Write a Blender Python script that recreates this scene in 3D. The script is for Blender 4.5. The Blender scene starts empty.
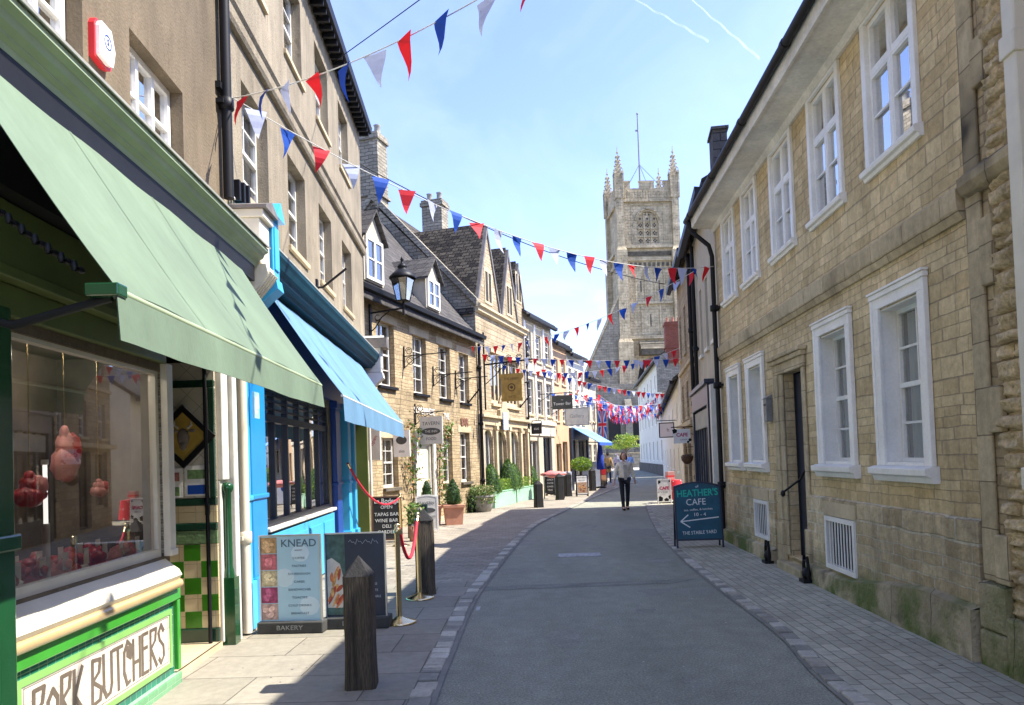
import bpy, math, random
from mathutils import Vector, Matrix, noise
R = math.radians
random.seed(11)
scene = bpy.context.scene
col = scene.collection
# ------------------------------------------------------------------ camera
F, PITCH, ROLL, EYE = 740.0, R(1.5), R(2.0), 1.6
SHIFT = 87.0
cf = Vector((0, math.cos(PITCH), math.sin(PITCH))); cu = Vector((0, -math.sin(PITCH), math.cos(PITCH))); cr = Vector((1, 0, 0))
cr, cu = cr*math.cos(ROLL)-cu*math.sin(ROLL), cr*math.sin(ROLL)+cu*math.cos(ROLL)
cam_data = bpy.data.cameras.new('camera'); cam = bpy.data.objects.new('camera', cam_data); col.objects.link(cam)
cam.matrix_world = Matrix(((cr.x, cu.x, -cf.x, 0), (cr.y, cu.y, -cf.y, 0), (cr.z, cu.z, -cf.z, EYE), (0, 0, 0, 1)))
cam_data.sensor_width = 36; cam_data.lens = F*36/1024; cam_data.shift_y = SHIFT/1024
cam_data.clip_start = .05; cam_data.clip_end = 30000
scene.camera = cam

def fd(P0, P1):
    "a street frontage: origin, angle, length"
    dx, dy = P1[0]-P0[0], P1[1]-P0[1]
    return (P0[0], P0[1], math.atan2(dy, dx), math.hypot(dx, dy))
# ------------------------------------------------------------------ tagging
def tag(o, label=None, cat=None, group=None, kind=None):
    if label: o['label'] = label
    if cat: o['category'] = cat
    if group: o['group'] = group
    if kind: o['kind'] = kind
    return o
def empty(name, loc, rz=0, label=None, cat=None, group=None):
    o = bpy.data.objects.new(name, None); col.objects.link(o)
    o.empty_display_size = .2
    o.location = loc if len(loc) == 3 else (loc[0], loc[1], 0); o.rotation_euler = (0, 0, rz)
    return tag(o, label, cat, group)
def kids(o): return [c for c in bpy.data.objects if c.parent == o]
def copy_tree(o, parent=None):
    c = o.copy(); col.objects.link(c)
    if parent is not None: c.parent = parent
    for ch in kids(o): copy_tree(ch, c)
    return c
# ------------------------------------------------------------------ mesh builder
class MB:
    def __init__(s): s.v = []; s.f = []; s.m = []; s.s = []
    def add(s, vs, fs, m=0, sm=False):
        b = len(s.v); s.v += [tuple(v) for v in vs]
        for f in fs: s.f.append(tuple(b+i for i in f)); s.m.append(m); s.s.append(sm)
        return s
    def box(s, x0, x1, y0, y1, z0, z1, m=0, T=None):
        if x0 > x1: x0, x1 = x1, x0
        if y0 > y1: y0, y1 = y1, y0
        if z0 > z1: z0, z1 = z1, z0
        vs = [Vector(p) for p in ((x0,y0,z0),(x1,y0,z0),(x1,y1,z0),(x0,y1,z0),(x0,y0,z1),(x1,y0,z1),(x1,y1,z1),(x0,y1,z1))]
        if T is not None: vs = [T@v for v in vs]
        return s.add(vs, [(0,3,2,1),(4,5,6,7),(0,1,5,4),(1,2,6,5),(2,3,7,6),(3,0,4,7)], m)
    def quad(s, a, b, c, d, m=0): return s.add([a, b, c, d], [(0,1,2,3)], m)
    def prism(s, pts, d0, d1, ax='y', m=0, T=None, sm=False):
        "closed outline pts extruded along an axis; pts are in the other two axes"
        def P(p, d):
            v = {'y': (p[0], d, p[1]), 'x': (d, p[0], p[1]), 'z': (p[0], p[1], d)}[ax]
            return T@Vector(v) if T is not None else v
        n = len(pts)
        vs = [P(p, d0) for p in pts]+[P(p, d1) for p in pts]
        s.add(vs, [tuple(range(n)), tuple(range(2*n-1, n-1, -1))], m)
        s.add(vs, [(i, i+n, (i+1) % n+n, (i+1) % n) for i in range(n)], m, sm)
        return s
    def tube(s, path, r, n=8, m=0, caps=True):
        path = [Vector(p) for p in path]; k = len(path)
        rs = r if isinstance(r, (list, tuple)) else [r]*k
        vs = []; up = None
        for i, p in enumerate(path):
            d = (path[min(i+1, k-1)]-path[max(i-1, 0)])
            d = d.normalized() if d.length > 1e-9 else Vector((0, 0, 1))
            if up is None: up = Vector((0, 0, 1)) if abs(d.z) < .9 else Vector((1, 0, 0))
            a = d.cross(up)
            if a.length < 1e-6: a = d.cross(Vector((0, 1, 0)))
            a.normalize(); b = a.cross(d).normalized(); up = b
            for j in range(n):
                t = 2*math.pi*j/n; vs.append(p+(a*math.cos(t)+b*math.sin(t))*rs[i])
        fs = [(i*n+j, i*n+(j+1) % n, (i+1)*n+(j+1) % n, (i+1)*n+j) for i in range(k-1) for j in range(n)]
        s.add(vs, fs, m, True)
        if caps:
            s.add(vs[:n], [tuple(range(n-1, -1, -1))], m); s.add(vs[-n:], [tuple(range(n))], m)
        return s
    def lathe(s, prof, c=(0, 0, 0), n=16, m=0, T=None):
        vs = []
        for r, z in prof:
            for j in range(n):
                t = 2*math.pi*j/n; v = Vector((c[0]+r*math.cos(t), c[1]+r*math.sin(t), c[2]+z)); vs.append(T@v if T is not None else v)
        k = len(prof)
        return s.add(vs, [(i*n+j, i*n+(j+1) % n, (i+1)*n+(j+1) % n, (i+1)*n+j) for i in range(k-1) for j in range(n)], m, True)
    def ball(s, c, r, n=10, m=0, jit=0, T=None):
        rx, ry, rz = r if isinstance(r, (tuple, list)) else (r, r, r)
        vs = []
        for i in range(n//2+1):
            ph = math.pi*i/(n//2)
            for j in range(n):
                t = 2*math.pi*j/n
                d = Vector((math.sin(ph)*math.cos(t), math.sin(ph)*math.sin(t), math.cos(ph)))
                q = 1+jit*noise.noise(d*2+Vector(c)*7)
                v = Vector((c[0]+rx*q*d.x, c[1]+ry*q*d.y, c[2]+rz*q*d.z)); vs.append(T@v if T is not None else v)
        k = n//2
        return s.add(vs, [(i*n+j, (i+1)*n+j, (i+1)*n+(j+1) % n, i*n+(j+1) % n) for i in range(k) for j in range(n)], m, True)
    def build(s, name, mats, parent=None, bevel=0, loc=None):
        me = bpy.data.meshes.new(name); me.from_pydata(s.v, [], s.f)
        mats = mats if isinstance(mats, (list, tuple)) else [mats]
        for mt in mats: me.materials.append(mt)
        me.polygons.foreach_set('material_index', [min(i, len(mats)-1) for i in s.m])
        me.polygons.foreach_set('use_smooth', s.s)
        me.update()
        o = bpy.data.objects.new(name, me); col.objects.link(o)
        if parent is not None: o.parent = parent
        if loc: o.location = loc
        if bevel:
            b = o.modifiers.new('bevel', 'BEVEL'); b.width = bevel; b.segments = 2; b.limit_method = 'ANGLE'; b.angle_limit = R(40)
        return o
def leaves(mb, pts, size, m=(0, 1), jit=.5, up=.3):
    for p in pts:
        s = size*random.uniform(1-jit, 1+jit)
        n = Vector((random.gauss(0, 1), random.gauss(0, 1), random.gauss(0, 1)+up)).normalized()
        a = n.orthogonal().normalized(); a = Matrix.Rotation(random.uniform(0, 6.28), 3, n)@a; b = n.cross(a)
        p = Vector(p)
        mb.add([p-a*s, p-b*s*.5+n*s*.12, p+a*s, p+b*s*.5+n*s*.12], [(0,1,2,3)], random.choice(m))
# ------------------------------------------------------------------ materials
def NT(name):
    m = bpy.data.materials.new(name); m.use_nodes = True; nt = m.node_tree
    b = nt.nodes['Principled BSDF']; return m, nt, b
def nd(nt, typ, **kw):
    n = nt.nodes.new(typ)
    for k, v in kw.items():
        if k in n.inputs: n.inputs[k].default_value = v
        else: setattr(n, k, v)
    return n
def L(nt, a, b): nt.links.new(a, b)
def rgba(c): return (c[0], c[1], c[2], 1)
def mapped(nt, scale=(1, 1, 1)):
    t = nd(nt, 'ShaderNodeTexCoord'); mp = nd(nt, 'ShaderNodeMapping'); mp.inputs['Scale'].default_value = scale
    L(nt, t.outputs['Object'], mp.inputs['Vector']); return mp.outputs[0]
def mulnoise(nt, colr, vec, scale, lo, hi, detail=4, rough=.6):
    n = nd(nt, 'ShaderNodeTexNoise'); n.inputs['Scale'].default_value = scale; n.inputs['Detail'].default_value = detail; n.inputs['Roughness'].default_value = rough
    L(nt, vec, n.inputs['Vector'])
    mr = nd(nt, 'ShaderNodeMapRange'); mr.inputs[1].default_value = .3; mr.inputs[2].default_value = .7; mr.inputs[3].default_value = lo; mr.inputs[4].default_value = hi
    L(nt, n.outputs[0], mr.inputs[0])
    mx = nd(nt, 'ShaderNodeMix', data_type='RGBA', blend_type='MULTIPLY'); mx.inputs[0].default_value = 1
    L(nt, colr, mx.inputs[6]); L(nt, mr.outputs[0], mx.inputs[7]); return mx.outputs[2]
def pm(name, c, rough=.6, var=.12, vs=4, metal=0, bump=0, bs=40, spec=.5, scale=(1, 1, 1), coat=0, fine=0):
    m, nt, b = NT(name)
    b.inputs['Roughness'].default_value = rough; b.inputs['Metallic'].default_value = metal; b.inputs['Specular IOR Level'].default_value = spec
    if coat: b.inputs['Coat Weight'].default_value = coat; b.inputs['Coat Roughness'].default_value = .08
    vec = mapped(nt, scale); rg = nd(nt, 'ShaderNodeRGB'); rg.outputs[0].default_value = rgba(c); o = rg.outputs[0]
    if var: o = mulnoise(nt, o, vec, vs, 1-var, 1+var)
    if fine: o = mulnoise(nt, o, vec, vs*12, 1-fine, 1+fine, 6)
    L(nt, o, b.inputs['Base Color'])
    if bump:
        n = nd(nt, 'ShaderNodeTexNoise'); n.inputs['Scale'].default_value = bs; n.inputs['Detail'].default_value = 5; L(nt, vec, n.inputs['Vector'])
        bp = nd(nt, 'ShaderNodeBump'); bp.inputs['Strength'].default_value = 1; bp.inputs['Distance'].default_value = bump
        L(nt, n.outputs[0], bp.inputs['Height']); L(nt, bp.outputs[0], b.inputs['Normal'])
    return m
def masonry(name, c1, c2, mortar, bw=.35, rh=.16, ms=.012, dist=.02, stain=(.75, 1.15), bump=.012, horiz=False, rot=0, rough=.9, fine=(.86, 1.12), streak=0, vscale=1, moss=0, off=.5, spots=0, irr=0, soot=None):
    m, nt, b = NT(name); b.inputs['Roughness'].default_value = rough; b.inputs['Specular IOR Level'].default_value = .25 if rough > .7 else .4
    t = nd(nt, 'ShaderNodeTexCoord'); sp = nd(nt, 'ShaderNodeSeparateXYZ'); L(nt, t.outputs['Object'], sp.inputs[0])
    cb = nd(nt, 'ShaderNodeCombineXYZ')
    if horiz:
        L(nt, sp.outputs[0], cb.inputs[0]); L(nt, sp.outputs[1], cb.inputs[1])
    else:
        ad = nd(nt, 'ShaderNodeMath', operation='ADD'); L(nt, sp.outputs[0], ad.inputs[0]); L(nt, sp.outputs[1], ad.inputs[1])
        mu = nd(nt, 'ShaderNodeMath', operation='MULTIPLY'); L(nt, sp.outputs[2], mu.inputs[0]); mu.inputs[1].default_value = vscale
        L(nt, ad.outputs[0], cb.inputs[0]); L(nt, mu.outputs[0], cb.inputs[1])
    mp = nd(nt, 'ShaderNodeMapping'); mp.inputs['Rotation'].default_value = (0, 0, rot); L(nt, cb.outputs[0], mp.inputs[0])
    n1 = nd(nt, 'ShaderNodeTexNoise'); n1.inputs['Scale'].default_value = 3.2; n1.inputs['Detail'].default_value = 3; L(nt, t.outputs['Object'], n1.inputs['Vector'])
    sb = nd(nt, 'ShaderNodeVectorMath', operation='SUBTRACT'); L(nt, n1.outputs['Color'], sb.inputs[0]); sb.inputs[1].default_value = (.5, .5, .5)
    sc = nd(nt, 'ShaderNodeVectorMath', operation='SCALE'); L(nt, sb.outputs[0], sc.inputs[0]); sc.inputs['Scale'].default_value = dist*4
    av = nd(nt, 'ShaderNodeVectorMath', operation='ADD'); L(nt, mp.outputs[0], av.inputs[0]); L(nt, sc.outputs[0], av.inputs[1])
    vout = av.outputs[0]
    if irr:      # uneven courses and block lengths
        def mth(op, a, b=None, c=None):
            n = nd(nt, 'ShaderNodeMath', operation=op)
            for i, q in enumerate((a, b, c)):
                if q is None: continue
                if isinstance(q, (int, float)): n.inputs[i].default_value = q
                else: L(nt, q, n.inputs[i])
            return n.outputs[0]
        s2 = nd(nt, 'ShaderNodeSeparateXYZ'); L(nt, av.outputs[0], s2.inputs[0]); u, v = s2.outputs[0], s2.outputs[1]
        v = mth('MULTIPLY_ADD', mth('SINE', mth('MULTIPLY', v, 1.1/rh)), rh*.28*irr, mth('MULTIPLY_ADD', mth('SINE', mth('MULTIPLY', v, .43/rh)), rh*.45*irr, v))
        wn = nd(nt, 'ShaderNodeTexWhiteNoise', noise_dimensions='1D'); L(nt, mth('FLOOR', mth('DIVIDE', v, rh)), wn.inputs['W'])
        u = mth('MULTIPLY_ADD', wn.outputs[0], bw*3, u); u = mth('MULTIPLY_ADD', mth('SINE', mth('MULTIPLY', u, 2.3/bw)), bw*.26*irr, u)
        c3 = nd(nt, 'ShaderNodeCombineXYZ'); L(nt, u, c3.inputs[0]); L(nt, v, c3.inputs[1]); vout = c3.outputs[0]
    br = nd(nt, 'ShaderNodeTexBrick'); br.offset = off
    for k, v in (('Scale', 1), ('Mortar Size', ms), ('Mortar Smooth', .35), ('Bias', 0), ('Brick Width', bw), ('Row Height', rh)): br.inputs[k].default_value = v
    br.inputs['Color1'].default_value = rgba(c1); br.inputs['Color2'].default_value = rgba(c2); br.inputs['Mortar'].default_value = rgba(mortar)
    L(nt, vout, br.inputs['Vector'])
    o = br.outputs['Color']
    o = mulnoise(nt, o, t.outputs['Object'], .7, stain[0], stain[1], 6, .65)
    o = mulnoise(nt, o, t.outputs['Object'], 14, fine[0], fine[1], 6, .7)
    if streak:
        ms_ = mapped(nt, (5, 5, .35)); o = mulnoise(nt, o, ms_, 1.3, 1-streak, 1+streak*.3, 5, .7)
    if spots:
        vo = nd(nt, 'ShaderNodeTexNoise'); vo.inputs['Scale'].default_value = 2.6; vo.inputs['Detail'].default_value = 8; L(nt, t.outputs['Object'], vo.inputs['Vector'])
        mr = nd(nt, 'ShaderNodeMapRange'); mr.inputs[1].default_value = .56; mr.inputs[2].default_value = .68; mr.inputs[3].default_value = 0; mr.inputs[4].default_value = spots; L(nt, vo.outputs[0], mr.inputs[0])
        mx = nd(nt, 'ShaderNodeMix', data_type='RGBA'); L(nt, mr.outputs[0], mx.inputs[0]); L(nt, o, mx.inputs[6]); mx.inputs[7].default_value = (.05, .045, .035, 1); o = mx.outputs[2]
    if moss:
        mz = nd(nt, 'ShaderNodeMapRange'); mz.inputs[1].default_value = moss; mz.inputs[2].default_value = 0; mz.inputs[3].default_value = 0; mz.inputs[4].default_value = 1; L(nt, sp.outputs[2], mz.inputs[0])
        nn = nd(nt, 'ShaderNodeTexNoise'); nn.inputs['Scale'].default_value = 2.1; nn.inputs['Detail'].default_value = 6; L(nt, t.outputs['Object'], nn.inputs['Vector'])
        m2 = nd(nt, 'ShaderNodeMapRange'); m2.inputs[1].default_value = .42; m2.inputs[2].default_value = .6; L(nt, nn.outputs[0], m2.inputs[0])
        mm = nd(nt, 'ShaderNodeMath', operation='MULTIPLY'); L(nt, mz.outputs[0], mm.inputs[0]); L(nt, m2.outputs[0], mm.inputs[1])
        mx = nd(nt, 'ShaderNodeMix', data_type='RGBA'); L(nt, mm.outputs[0], mx.inputs[0]); L(nt, o, mx.inputs[6]); mx.inputs[7].default_value = (.11, .15, .035, 1); o = mx.outputs[2]
    if soot:
        sn = nd(nt, 'ShaderNodeTexNoise'); sn.inputs['Scale'].default_value = 3.5; sn.inputs['Detail'].default_value = 7; L(nt, t.outputs['Object'], sn.inputs['Vector'])
        sd = nd(nt, 'ShaderNodeMath', operation='SUBTRACT'); L(nt, sp.outputs[2], sd.inputs[0]); sd.inputs[1].default_value = soot[0]
        sa = nd(nt, 'ShaderNodeMath', operation='ABSOLUTE'); L(nt, sd.outputs[0], sa.inputs[0]); sm = nd(nt, 'ShaderNodeMapRange'); sm.inputs[1].default_value = 0; sm.inputs[2].default_value = soot[1]; sm.inputs[3].default_value = .42; sm.inputs[4].default_value = -.3; L(nt, sa.outputs[0], sm.inputs[0])
        sx = nd(nt, 'ShaderNodeMath', operation='ADD'); L(nt, sn.outputs[0], sx.inputs[0]); L(nt, sm.outputs[0], sx.inputs[1]); sr = nd(nt, 'ShaderNodeMapRange'); sr.inputs[1].default_value = .5; sr.inputs[2].default_value = .95; sr.inputs[4].default_value = .93; L(nt, sx.outputs[0], sr.inputs[0])
        mx = nd(nt, 'ShaderNodeMix', data_type='RGBA'); L(nt, sr.outputs[0], mx.inputs[0]); L(nt, o, mx.inputs[6]); mx.inputs[7].default_value = (.035, .03, .025, 1); o = mx.outputs[2]
    L(nt, o, b.inputs['Base Color'])
    n2 = nd(nt, 'ShaderNodeTexNoise'); n2.inputs['Scale'].default_value = 22; n2.inputs['Detail'].default_value = 6; L(nt, t.outputs['Object'], n2.inputs['Vector'])
    iv = nd(nt, 'ShaderNodeMath', operation='MULTIPLY_ADD'); L(nt, br.outputs['Fac'], iv.inputs[0]); iv.inputs[1].default_value = -1; L(nt, n2.outputs[0], iv.inputs[2])
    bp = nd(nt, 'ShaderNodeBump'); bp.inputs['Strength'].default_value = 1; bp.inputs['Distance'].default_value = bump; L(nt, iv.outputs[0], bp.inputs['Height']); L(nt, bp.outputs[0], b.inputs['Normal'])
    return m
def render_mat(name, c, streak=.3, stain=.2, bump=.006, rough=.9, crack=0):
    m, nt, b = NT(name); b.inputs['Roughness'].default_value = rough; b.inputs['Specular IOR Level'].default_value = .25
    vec = mapped(nt); rg = nd(nt, 'ShaderNodeRGB'); rg.outputs[0].default_value = rgba(c); o = rg.outputs[0]
    o = mulnoise(nt, o, vec, .8, 1-stain, 1+stain*.6, 6, .7)
    o = mulnoise(nt, o, mapped(nt, (2.2, 2.2, .35)), 1.5, 1-streak, 1+streak*.3, 7, .7)
    o = mulnoise(nt, o, vec, 30, .93, 1.06, 5)
    if crack:
        cn = nd(nt, 'ShaderNodeTexNoise'); cn.inputs['Scale'].default_value = 2.2; cn.inputs['Detail'].default_value = 9; cn.inputs['Roughness'].default_value = .72; L(nt, mapped(nt, (2.6, 2.6, .9)), cn.inputs['Vector'])
        cm = nd(nt, 'ShaderNodeMapRange'); cm.inputs[1].default_value = .575; cm.inputs[2].default_value = .64; cm.inputs[3].default_value = 0; cm.inputs[4].default_value = crack; L(nt, cn.outputs[0], cm.inputs[0])
        cx = nd(nt, 'ShaderNodeMix', data_type='RGBA'); L(nt, cm.outputs[0], cx.inputs[0]); L(nt, o, cx.inputs[6]); cx.inputs[7].default_value = (c[0]*.45, c[1]*.4, c[2]*.35, 1); o = cx.outputs[2]
    L(nt, o, b.inputs['Base Color'])
    n = nd(nt, 'ShaderNodeTexNoise'); n.inputs['Scale'].default_value = 45; n.inputs['Detail'].default_value = 6; L(nt, vec, n.inputs['Vector'])
    bp = nd(nt, 'ShaderNodeBump'); bp.inputs['Distance'].default_value = bump; bp.inputs['Strength'].default_value = 1; L(nt, n.outputs[0], bp.inputs['Height']); L(nt, bp.outputs[0], b.inputs['Normal'])
    return m
def glass_mat(name, tint=(.75, .8, .78), base=.1, wave=.004, ws=2.5):
    m, nt, b = NT(name); nt.nodes.remove(b)
    out = nt.nodes['Material Output']
    tr = nd(nt, 'ShaderNodeBsdfTransparent'); tr.inputs[0].default_value = rgba(tint)
    gl = nd(nt, 'ShaderNodeBsdfGlossy'); gl.inputs['Roughness'].default_value = .015; gl.inputs[0].default_value = (1, 1, 1, 1)
    vec = mapped(nt); n = nd(nt, 'ShaderNodeTexNoise'); n.inputs['Scale'].default_value = ws; n.inputs['Detail'].default_value = 1; L(nt, vec, n.inputs['Vector'])
    bp = nd(nt, 'ShaderNodeBump'); bp.inputs['Distance'].default_value = wave; bp.inputs['Strength'].default_value = 1; L(nt, n.outputs[0], bp.inputs['Height']); L(nt, bp.outputs[0], gl.inputs['Normal'])
    fr = nd(nt, 'ShaderNodeFresnel'); fr.inputs[0].default_value = 1.52
    ad = nd(nt, 'ShaderNodeMath', operation='ADD', use_clamp=True); L(nt, fr.outputs[0], ad.inputs[0]); ad.inputs[1].default_value = base
    mx = nd(nt, 'ShaderNodeMixShader'); L(nt, ad.outputs[0], mx.inputs[0]); L(nt, tr.outputs[0], mx.inputs[1]); L(nt, gl.outputs[0], mx.inputs[2]); L(nt, mx.outputs[0], out.inputs[0])
    return m
def leaf_mat(name, c, tr=.35, var=.35):
    m, nt, b = NT(name); out = nt.nodes['Material Output']; b.inputs['Roughness'].default_value = .5
    vec = mapped(nt); rg = nd(nt, 'ShaderNodeRGB'); rg.outputs[0].default_value = rgba(c); o = mulnoise(nt, rg.outputs[0], vec, 7, 1-var, 1+var)
    L(nt, o, b.inputs['Base Color']); tl = nd(nt, 'ShaderNodeBsdfTranslucent'); L(nt, o, tl.inputs[0])
    mx = nd(nt, 'ShaderNodeMixShader'); mx.inputs[0].default_value = tr; L(nt, b.outputs[0], mx.inputs[1]); L(nt, tl.outputs[0], mx.inputs[2]); L(nt, mx.outputs[0], out.inputs[0])
    return m
M = {}
M['asphalt'] = pm('asphalt', (.29, .29, .225), .9, .10, 5, bump=.009, bs=120, fine=.42, spec=.3)
_nt = M['asphalt'].node_tree; _b = _nt.nodes['Principled BSDF']; _l = _b.inputs['Base Color'].links[0].from_socket
_o = mulnoise(_nt, _l, mapped(_nt, (1.4, .35, 1)), .8, .86, 1.12, 5, .6); _o = mulnoise(_nt, _o, mapped(_nt), 190, .62, 1.35, 2, .5); L(_nt, _o, _b.inputs['Base Color'])
M['kerbstone'] = pm('kerbstone', (.36, .33, .26), .85, .3, 3, bump=.006, bs=25, fine=.15)
M['slabs'] = masonry('slab_paving', (.25, .23, .18), (.32, .29, .23), (.13, .115, .09), .9, .62, .006, .003, (.82, 1.1), .003, True, R(1.5), off=.37)
M['blocks'] = masonry('block_paving', (.29, .255, .2), (.38, .335, .265), (.17, .15, .12), .22, .11, .006, .004, (.78, 1.12), .004, True, R(18))
M['blocks2'] = masonry('grey_block_paving', (.38, .36, .27), (.5, .475, .36), (.24, .225, .17), .21, .105, .006, .004, (.78, 1.12), .005, True, R(92))
M['kerbline'] = pm('kerb_joint', (.21, .2, .165), .9, .2, 3)
M['ground'] = pm('ground', (.14, .14, .12), .95, .3, .1)
M['ashlar'] = masonry('oolite_ashlar', (.64, .475, .25), (.82, .64, .365), (.5, .39, .24), .25, .108, .005, .010, (.7, 1.16), .014, irr=1, streak=.22, spots=.2, fine=(.76, 1.16))
M['ashlar_low'] = masonry('weathered_ashlar', (.56, .43, .25), (.76, .61, .38), (.78, .68, .48), .26, .108, .008, .012, (.6, 1.2), .02, irr=1, moss=.5, streak=.3, fine=(.7, 1.18), spots=.25)
M['trim'] = pm('dressed_stone', (.52, .42, .26), .9, .26, 1.5, bump=.004, bs=30, fine=.08)
M['sootyblocks'] = masonry('soot_stained_blocks', (.5, .4, .24), (.62, .5, .31), (.28, .22, .14), .62, .33, .005, .006, (.7, 1.16), .01, streak=.25, spots=.3, fine=(.8, 1.14), soot=(3.85, 1.0))
M['blockwork'] = masonry('large_dressed_blocks', (.52, .41, .24), (.66, .53, .33), (.3, .24, .15), .62, .33, .005, .006, (.7, 1.16), .008, streak=.25, spots=.25, fine=(.8, 1.14))
M['plinth'] = masonry('mossy_plinth', (.5, .41, .26), (.58, .48, .31), (.2, .18, .12), .7, .6, .006, .03, (.5, 1.15), .03, moss=1.3, spots=.6)
M['rubble'] = masonry('cotswold_rubble', (.38, .285, .16), (.53, .405, .24), (.32, .245, .145), .22, .085, .007, .02, (.66, 1.2), .014, irr=1, spots=.3, fine=(.72, 1.18))
M['rubble2'] = masonry('coursed_rubble', (.4, .31, .19), (.54, .43, .28), (.3, .24, .16), .32, .12, .008, .012, (.68, 1.15), .014, irr=1, spots=.25, fine=(.76, 1.15))
M['gablestone'] = masonry('grey_gable_stone', (.27, .24, .18), (.42, .37, .28), (.15, .13, .1), .3, .115, .01, .03, (.72, 1.15), .02)
M['rock'] = pm('rock_faced_stone', (.52, .4, .235), .95, .4, 2.6, bump=.05, bs=9, fine=.35)
M['sooty'] = pm('sooty_stone', (.1, .085, .06), .95, .45, 3, bump=.02, bs=10)
M['buff'] = render_mat('buff_render', (.2, .155, .1), .35, .25, crack=.4, bump=.007)
M['cream'] = render_mat('cracked_cream_render', (.34, .285, .2), .38, .32, crack=.65, bump=.01)
M['cream2'] = render_mat('pale_render', (.58, .51, .38), .22, .16)
M['white_wall'] = render_mat('white_wall_paint', (.8, .75, .61), .12, .1)
M['orange_wall'] = render_mat('peach_render', (.6, .4, .24), .15, .12)
M['soffit'] = pm('flaking_soffit_paint', (.74, .68, .56), .8, .22, 2.2, bump=.003, bs=20, fine=.1)
M['church'] = masonry('church_stone', (.56, .46, .29), (.68, .56, .36), (.44, .36, .24), .9, .45, .02, .05, (.62, 1.18), .03, streak=.35, spots=.45)
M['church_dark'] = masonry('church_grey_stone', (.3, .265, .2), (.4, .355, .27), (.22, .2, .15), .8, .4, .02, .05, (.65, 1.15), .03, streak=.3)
M['slate'] = masonry('stone_slates', (.04, .034, .028), (.15, .125, .09), (.012, .01, .009), .26, .15, .016, .02, (.65, 1.25), .03, vscale=1.3)
M['blue_slate'] = masonry('blue_slates', (.07, .064, .06), (.115, .105, .095), (.03, .028, .026), .3, .2, .01, .008, (.8, 1.15), .015, vscale=1.3)
M['lead'] = pm('lead_sheet', (.17, .15, .13), .6, .3, 5, bump=.004, bs=12)
M['white'] = pm('white_gloss_paint', (.86, .83, .76), .4, .09, 3, bump=.0015, bs=25, fine=.05)
M['offwhite'] = pm('aged_white_paint', (.64, .62, .56), .5, .12, 5, bump=.001, bs=30)
M['cream_paint'] = pm('cream_paint', (.7, .64, .5), .42, .08, 4, bump=.001, bs=30)
M['iron'] = pm('black_iron', (.01, .01, .011), .5, .2, 8, spec=.25)
M['dark'] = pm('opening_shade', (.03, .027, .024), .9, .2, 3)  # dark colour painted in for the shade inside windows and openings
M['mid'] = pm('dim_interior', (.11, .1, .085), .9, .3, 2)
M['glass'] = glass_mat('window_glass', (.75, .8, .8), .2, .003, 1.6); M['skyglass'] = glass_mat('sky_lit_old_glass', (.62, .68, .68), .52, .0025, 1.3); M['blueglass'] = glass_mat('bay_glass', (.75, .8, .85), .42, .002, 1.2)
M['shopglass'] = glass_mat('shop_glass', (.96, .96, .94), .16, .0008, .7)
M['curtain'] = pm('net_curtain', (.88, .87, .83), .9, .15, 6, scale=(8, 1, .4))
M['awn_green'] = pm('sage_awning_canvas', (.135, .19, .125), .85, .16, 1.6, bump=.002, bs=50, fine=.05, scale=(1, .5, .5))
M['awn_blue'] = pm('sky_blue_awning_canvas', (.11, .23, .35), .8, .12, 1.6, bump=.002, bs=50, fine=.05, scale=(1, .5, .5))
M['fascia_green'] = pm('moss_green_paint', (.32, .39, .23), .45, .15, 3, bump=.001)
M['green'] = pm('bottle_green_gloss', (.01, .065, .022), .2, .15, 3, coat=.5)
M['bright_green'] = pm('leaf_green_gloss', (.05, .3, .03), .18, .12, 3, coat=.6)
M['dkgreen'] = pm('dark_green_gloss', (.012, .045, .025), .25, .2, 3, coat=.4)
M['olive'] = pm('olive_green_paint', (.12, .155, .04), .5, .12, 3)
M['blue'] = pm('bright_blue_paint', (.02, .25, .62), .35, .08, 3)
M['ltblue'] = pm('light_blue_paint', (.06, .42, .72), .35, .08, 3)
M['navy'] = pm('deep_blue_paint', (.012, .06, .3), .3, .1, 3)
M['teal'] = pm('teal_blue_paint', (.003, .045, .07), .6, .15, 3, spec=.2)
M['night'] = pm('navy_black_paint', (.014, .022, .045), .35, .2, 3)
M['brass'] = pm('polished_brass', (.75, .58, .3), .22, .06, 6, metal=1)
M['rope'] = pm('red_velvet_rope', (.55, .02, .04), .75, .25, 60)
M['oak'] = pm('weathered_oak', (.075, .055, .036), .88, .8, 2.0, bump=.035, bs=7, scale=(11, 11, .5), fine=.6)
M['oakdark'] = pm('darkened_oak', (.014, .013, .013), .85, .4, 3, bump=.006, bs=12, scale=(6, 6, 1))
M['chalk'] = pm('chalk', (.75, .76, .74), .95, .12, 60)
M['board'] = pm('chalkboard_black', (.02, .02, .022), .7, .25, 4)
M['slateblue'] = pm('blue_chalkboard', (.012, .085, .135), .6, .25, 4)
M['teal_ink'] = pm('green_chalk', (.03, .5, .36), .9, .1, 40)
M['red'] = pm('signal_red', (.62, .02, .03), .45, .08, 3)
M['terra'] = pm('terracotta', (.5, .24, .15), .85, .15, 5, bump=.002)
M['planter'] = pm('pale_green_planter_paint', (.3, .52, .36), .5, .1, 3)
M['stonepot'] = pm('grey_stone_pot', (.28, .27, .24), .9, .2, 6, bump=.003)
M['redbrick'] = masonry('red_brick', (.2, .045, .025), (.28, .07, .04), (.22, .14, .1), .22, .075, .01, .003, (.8, 1.15), .006)
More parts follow.
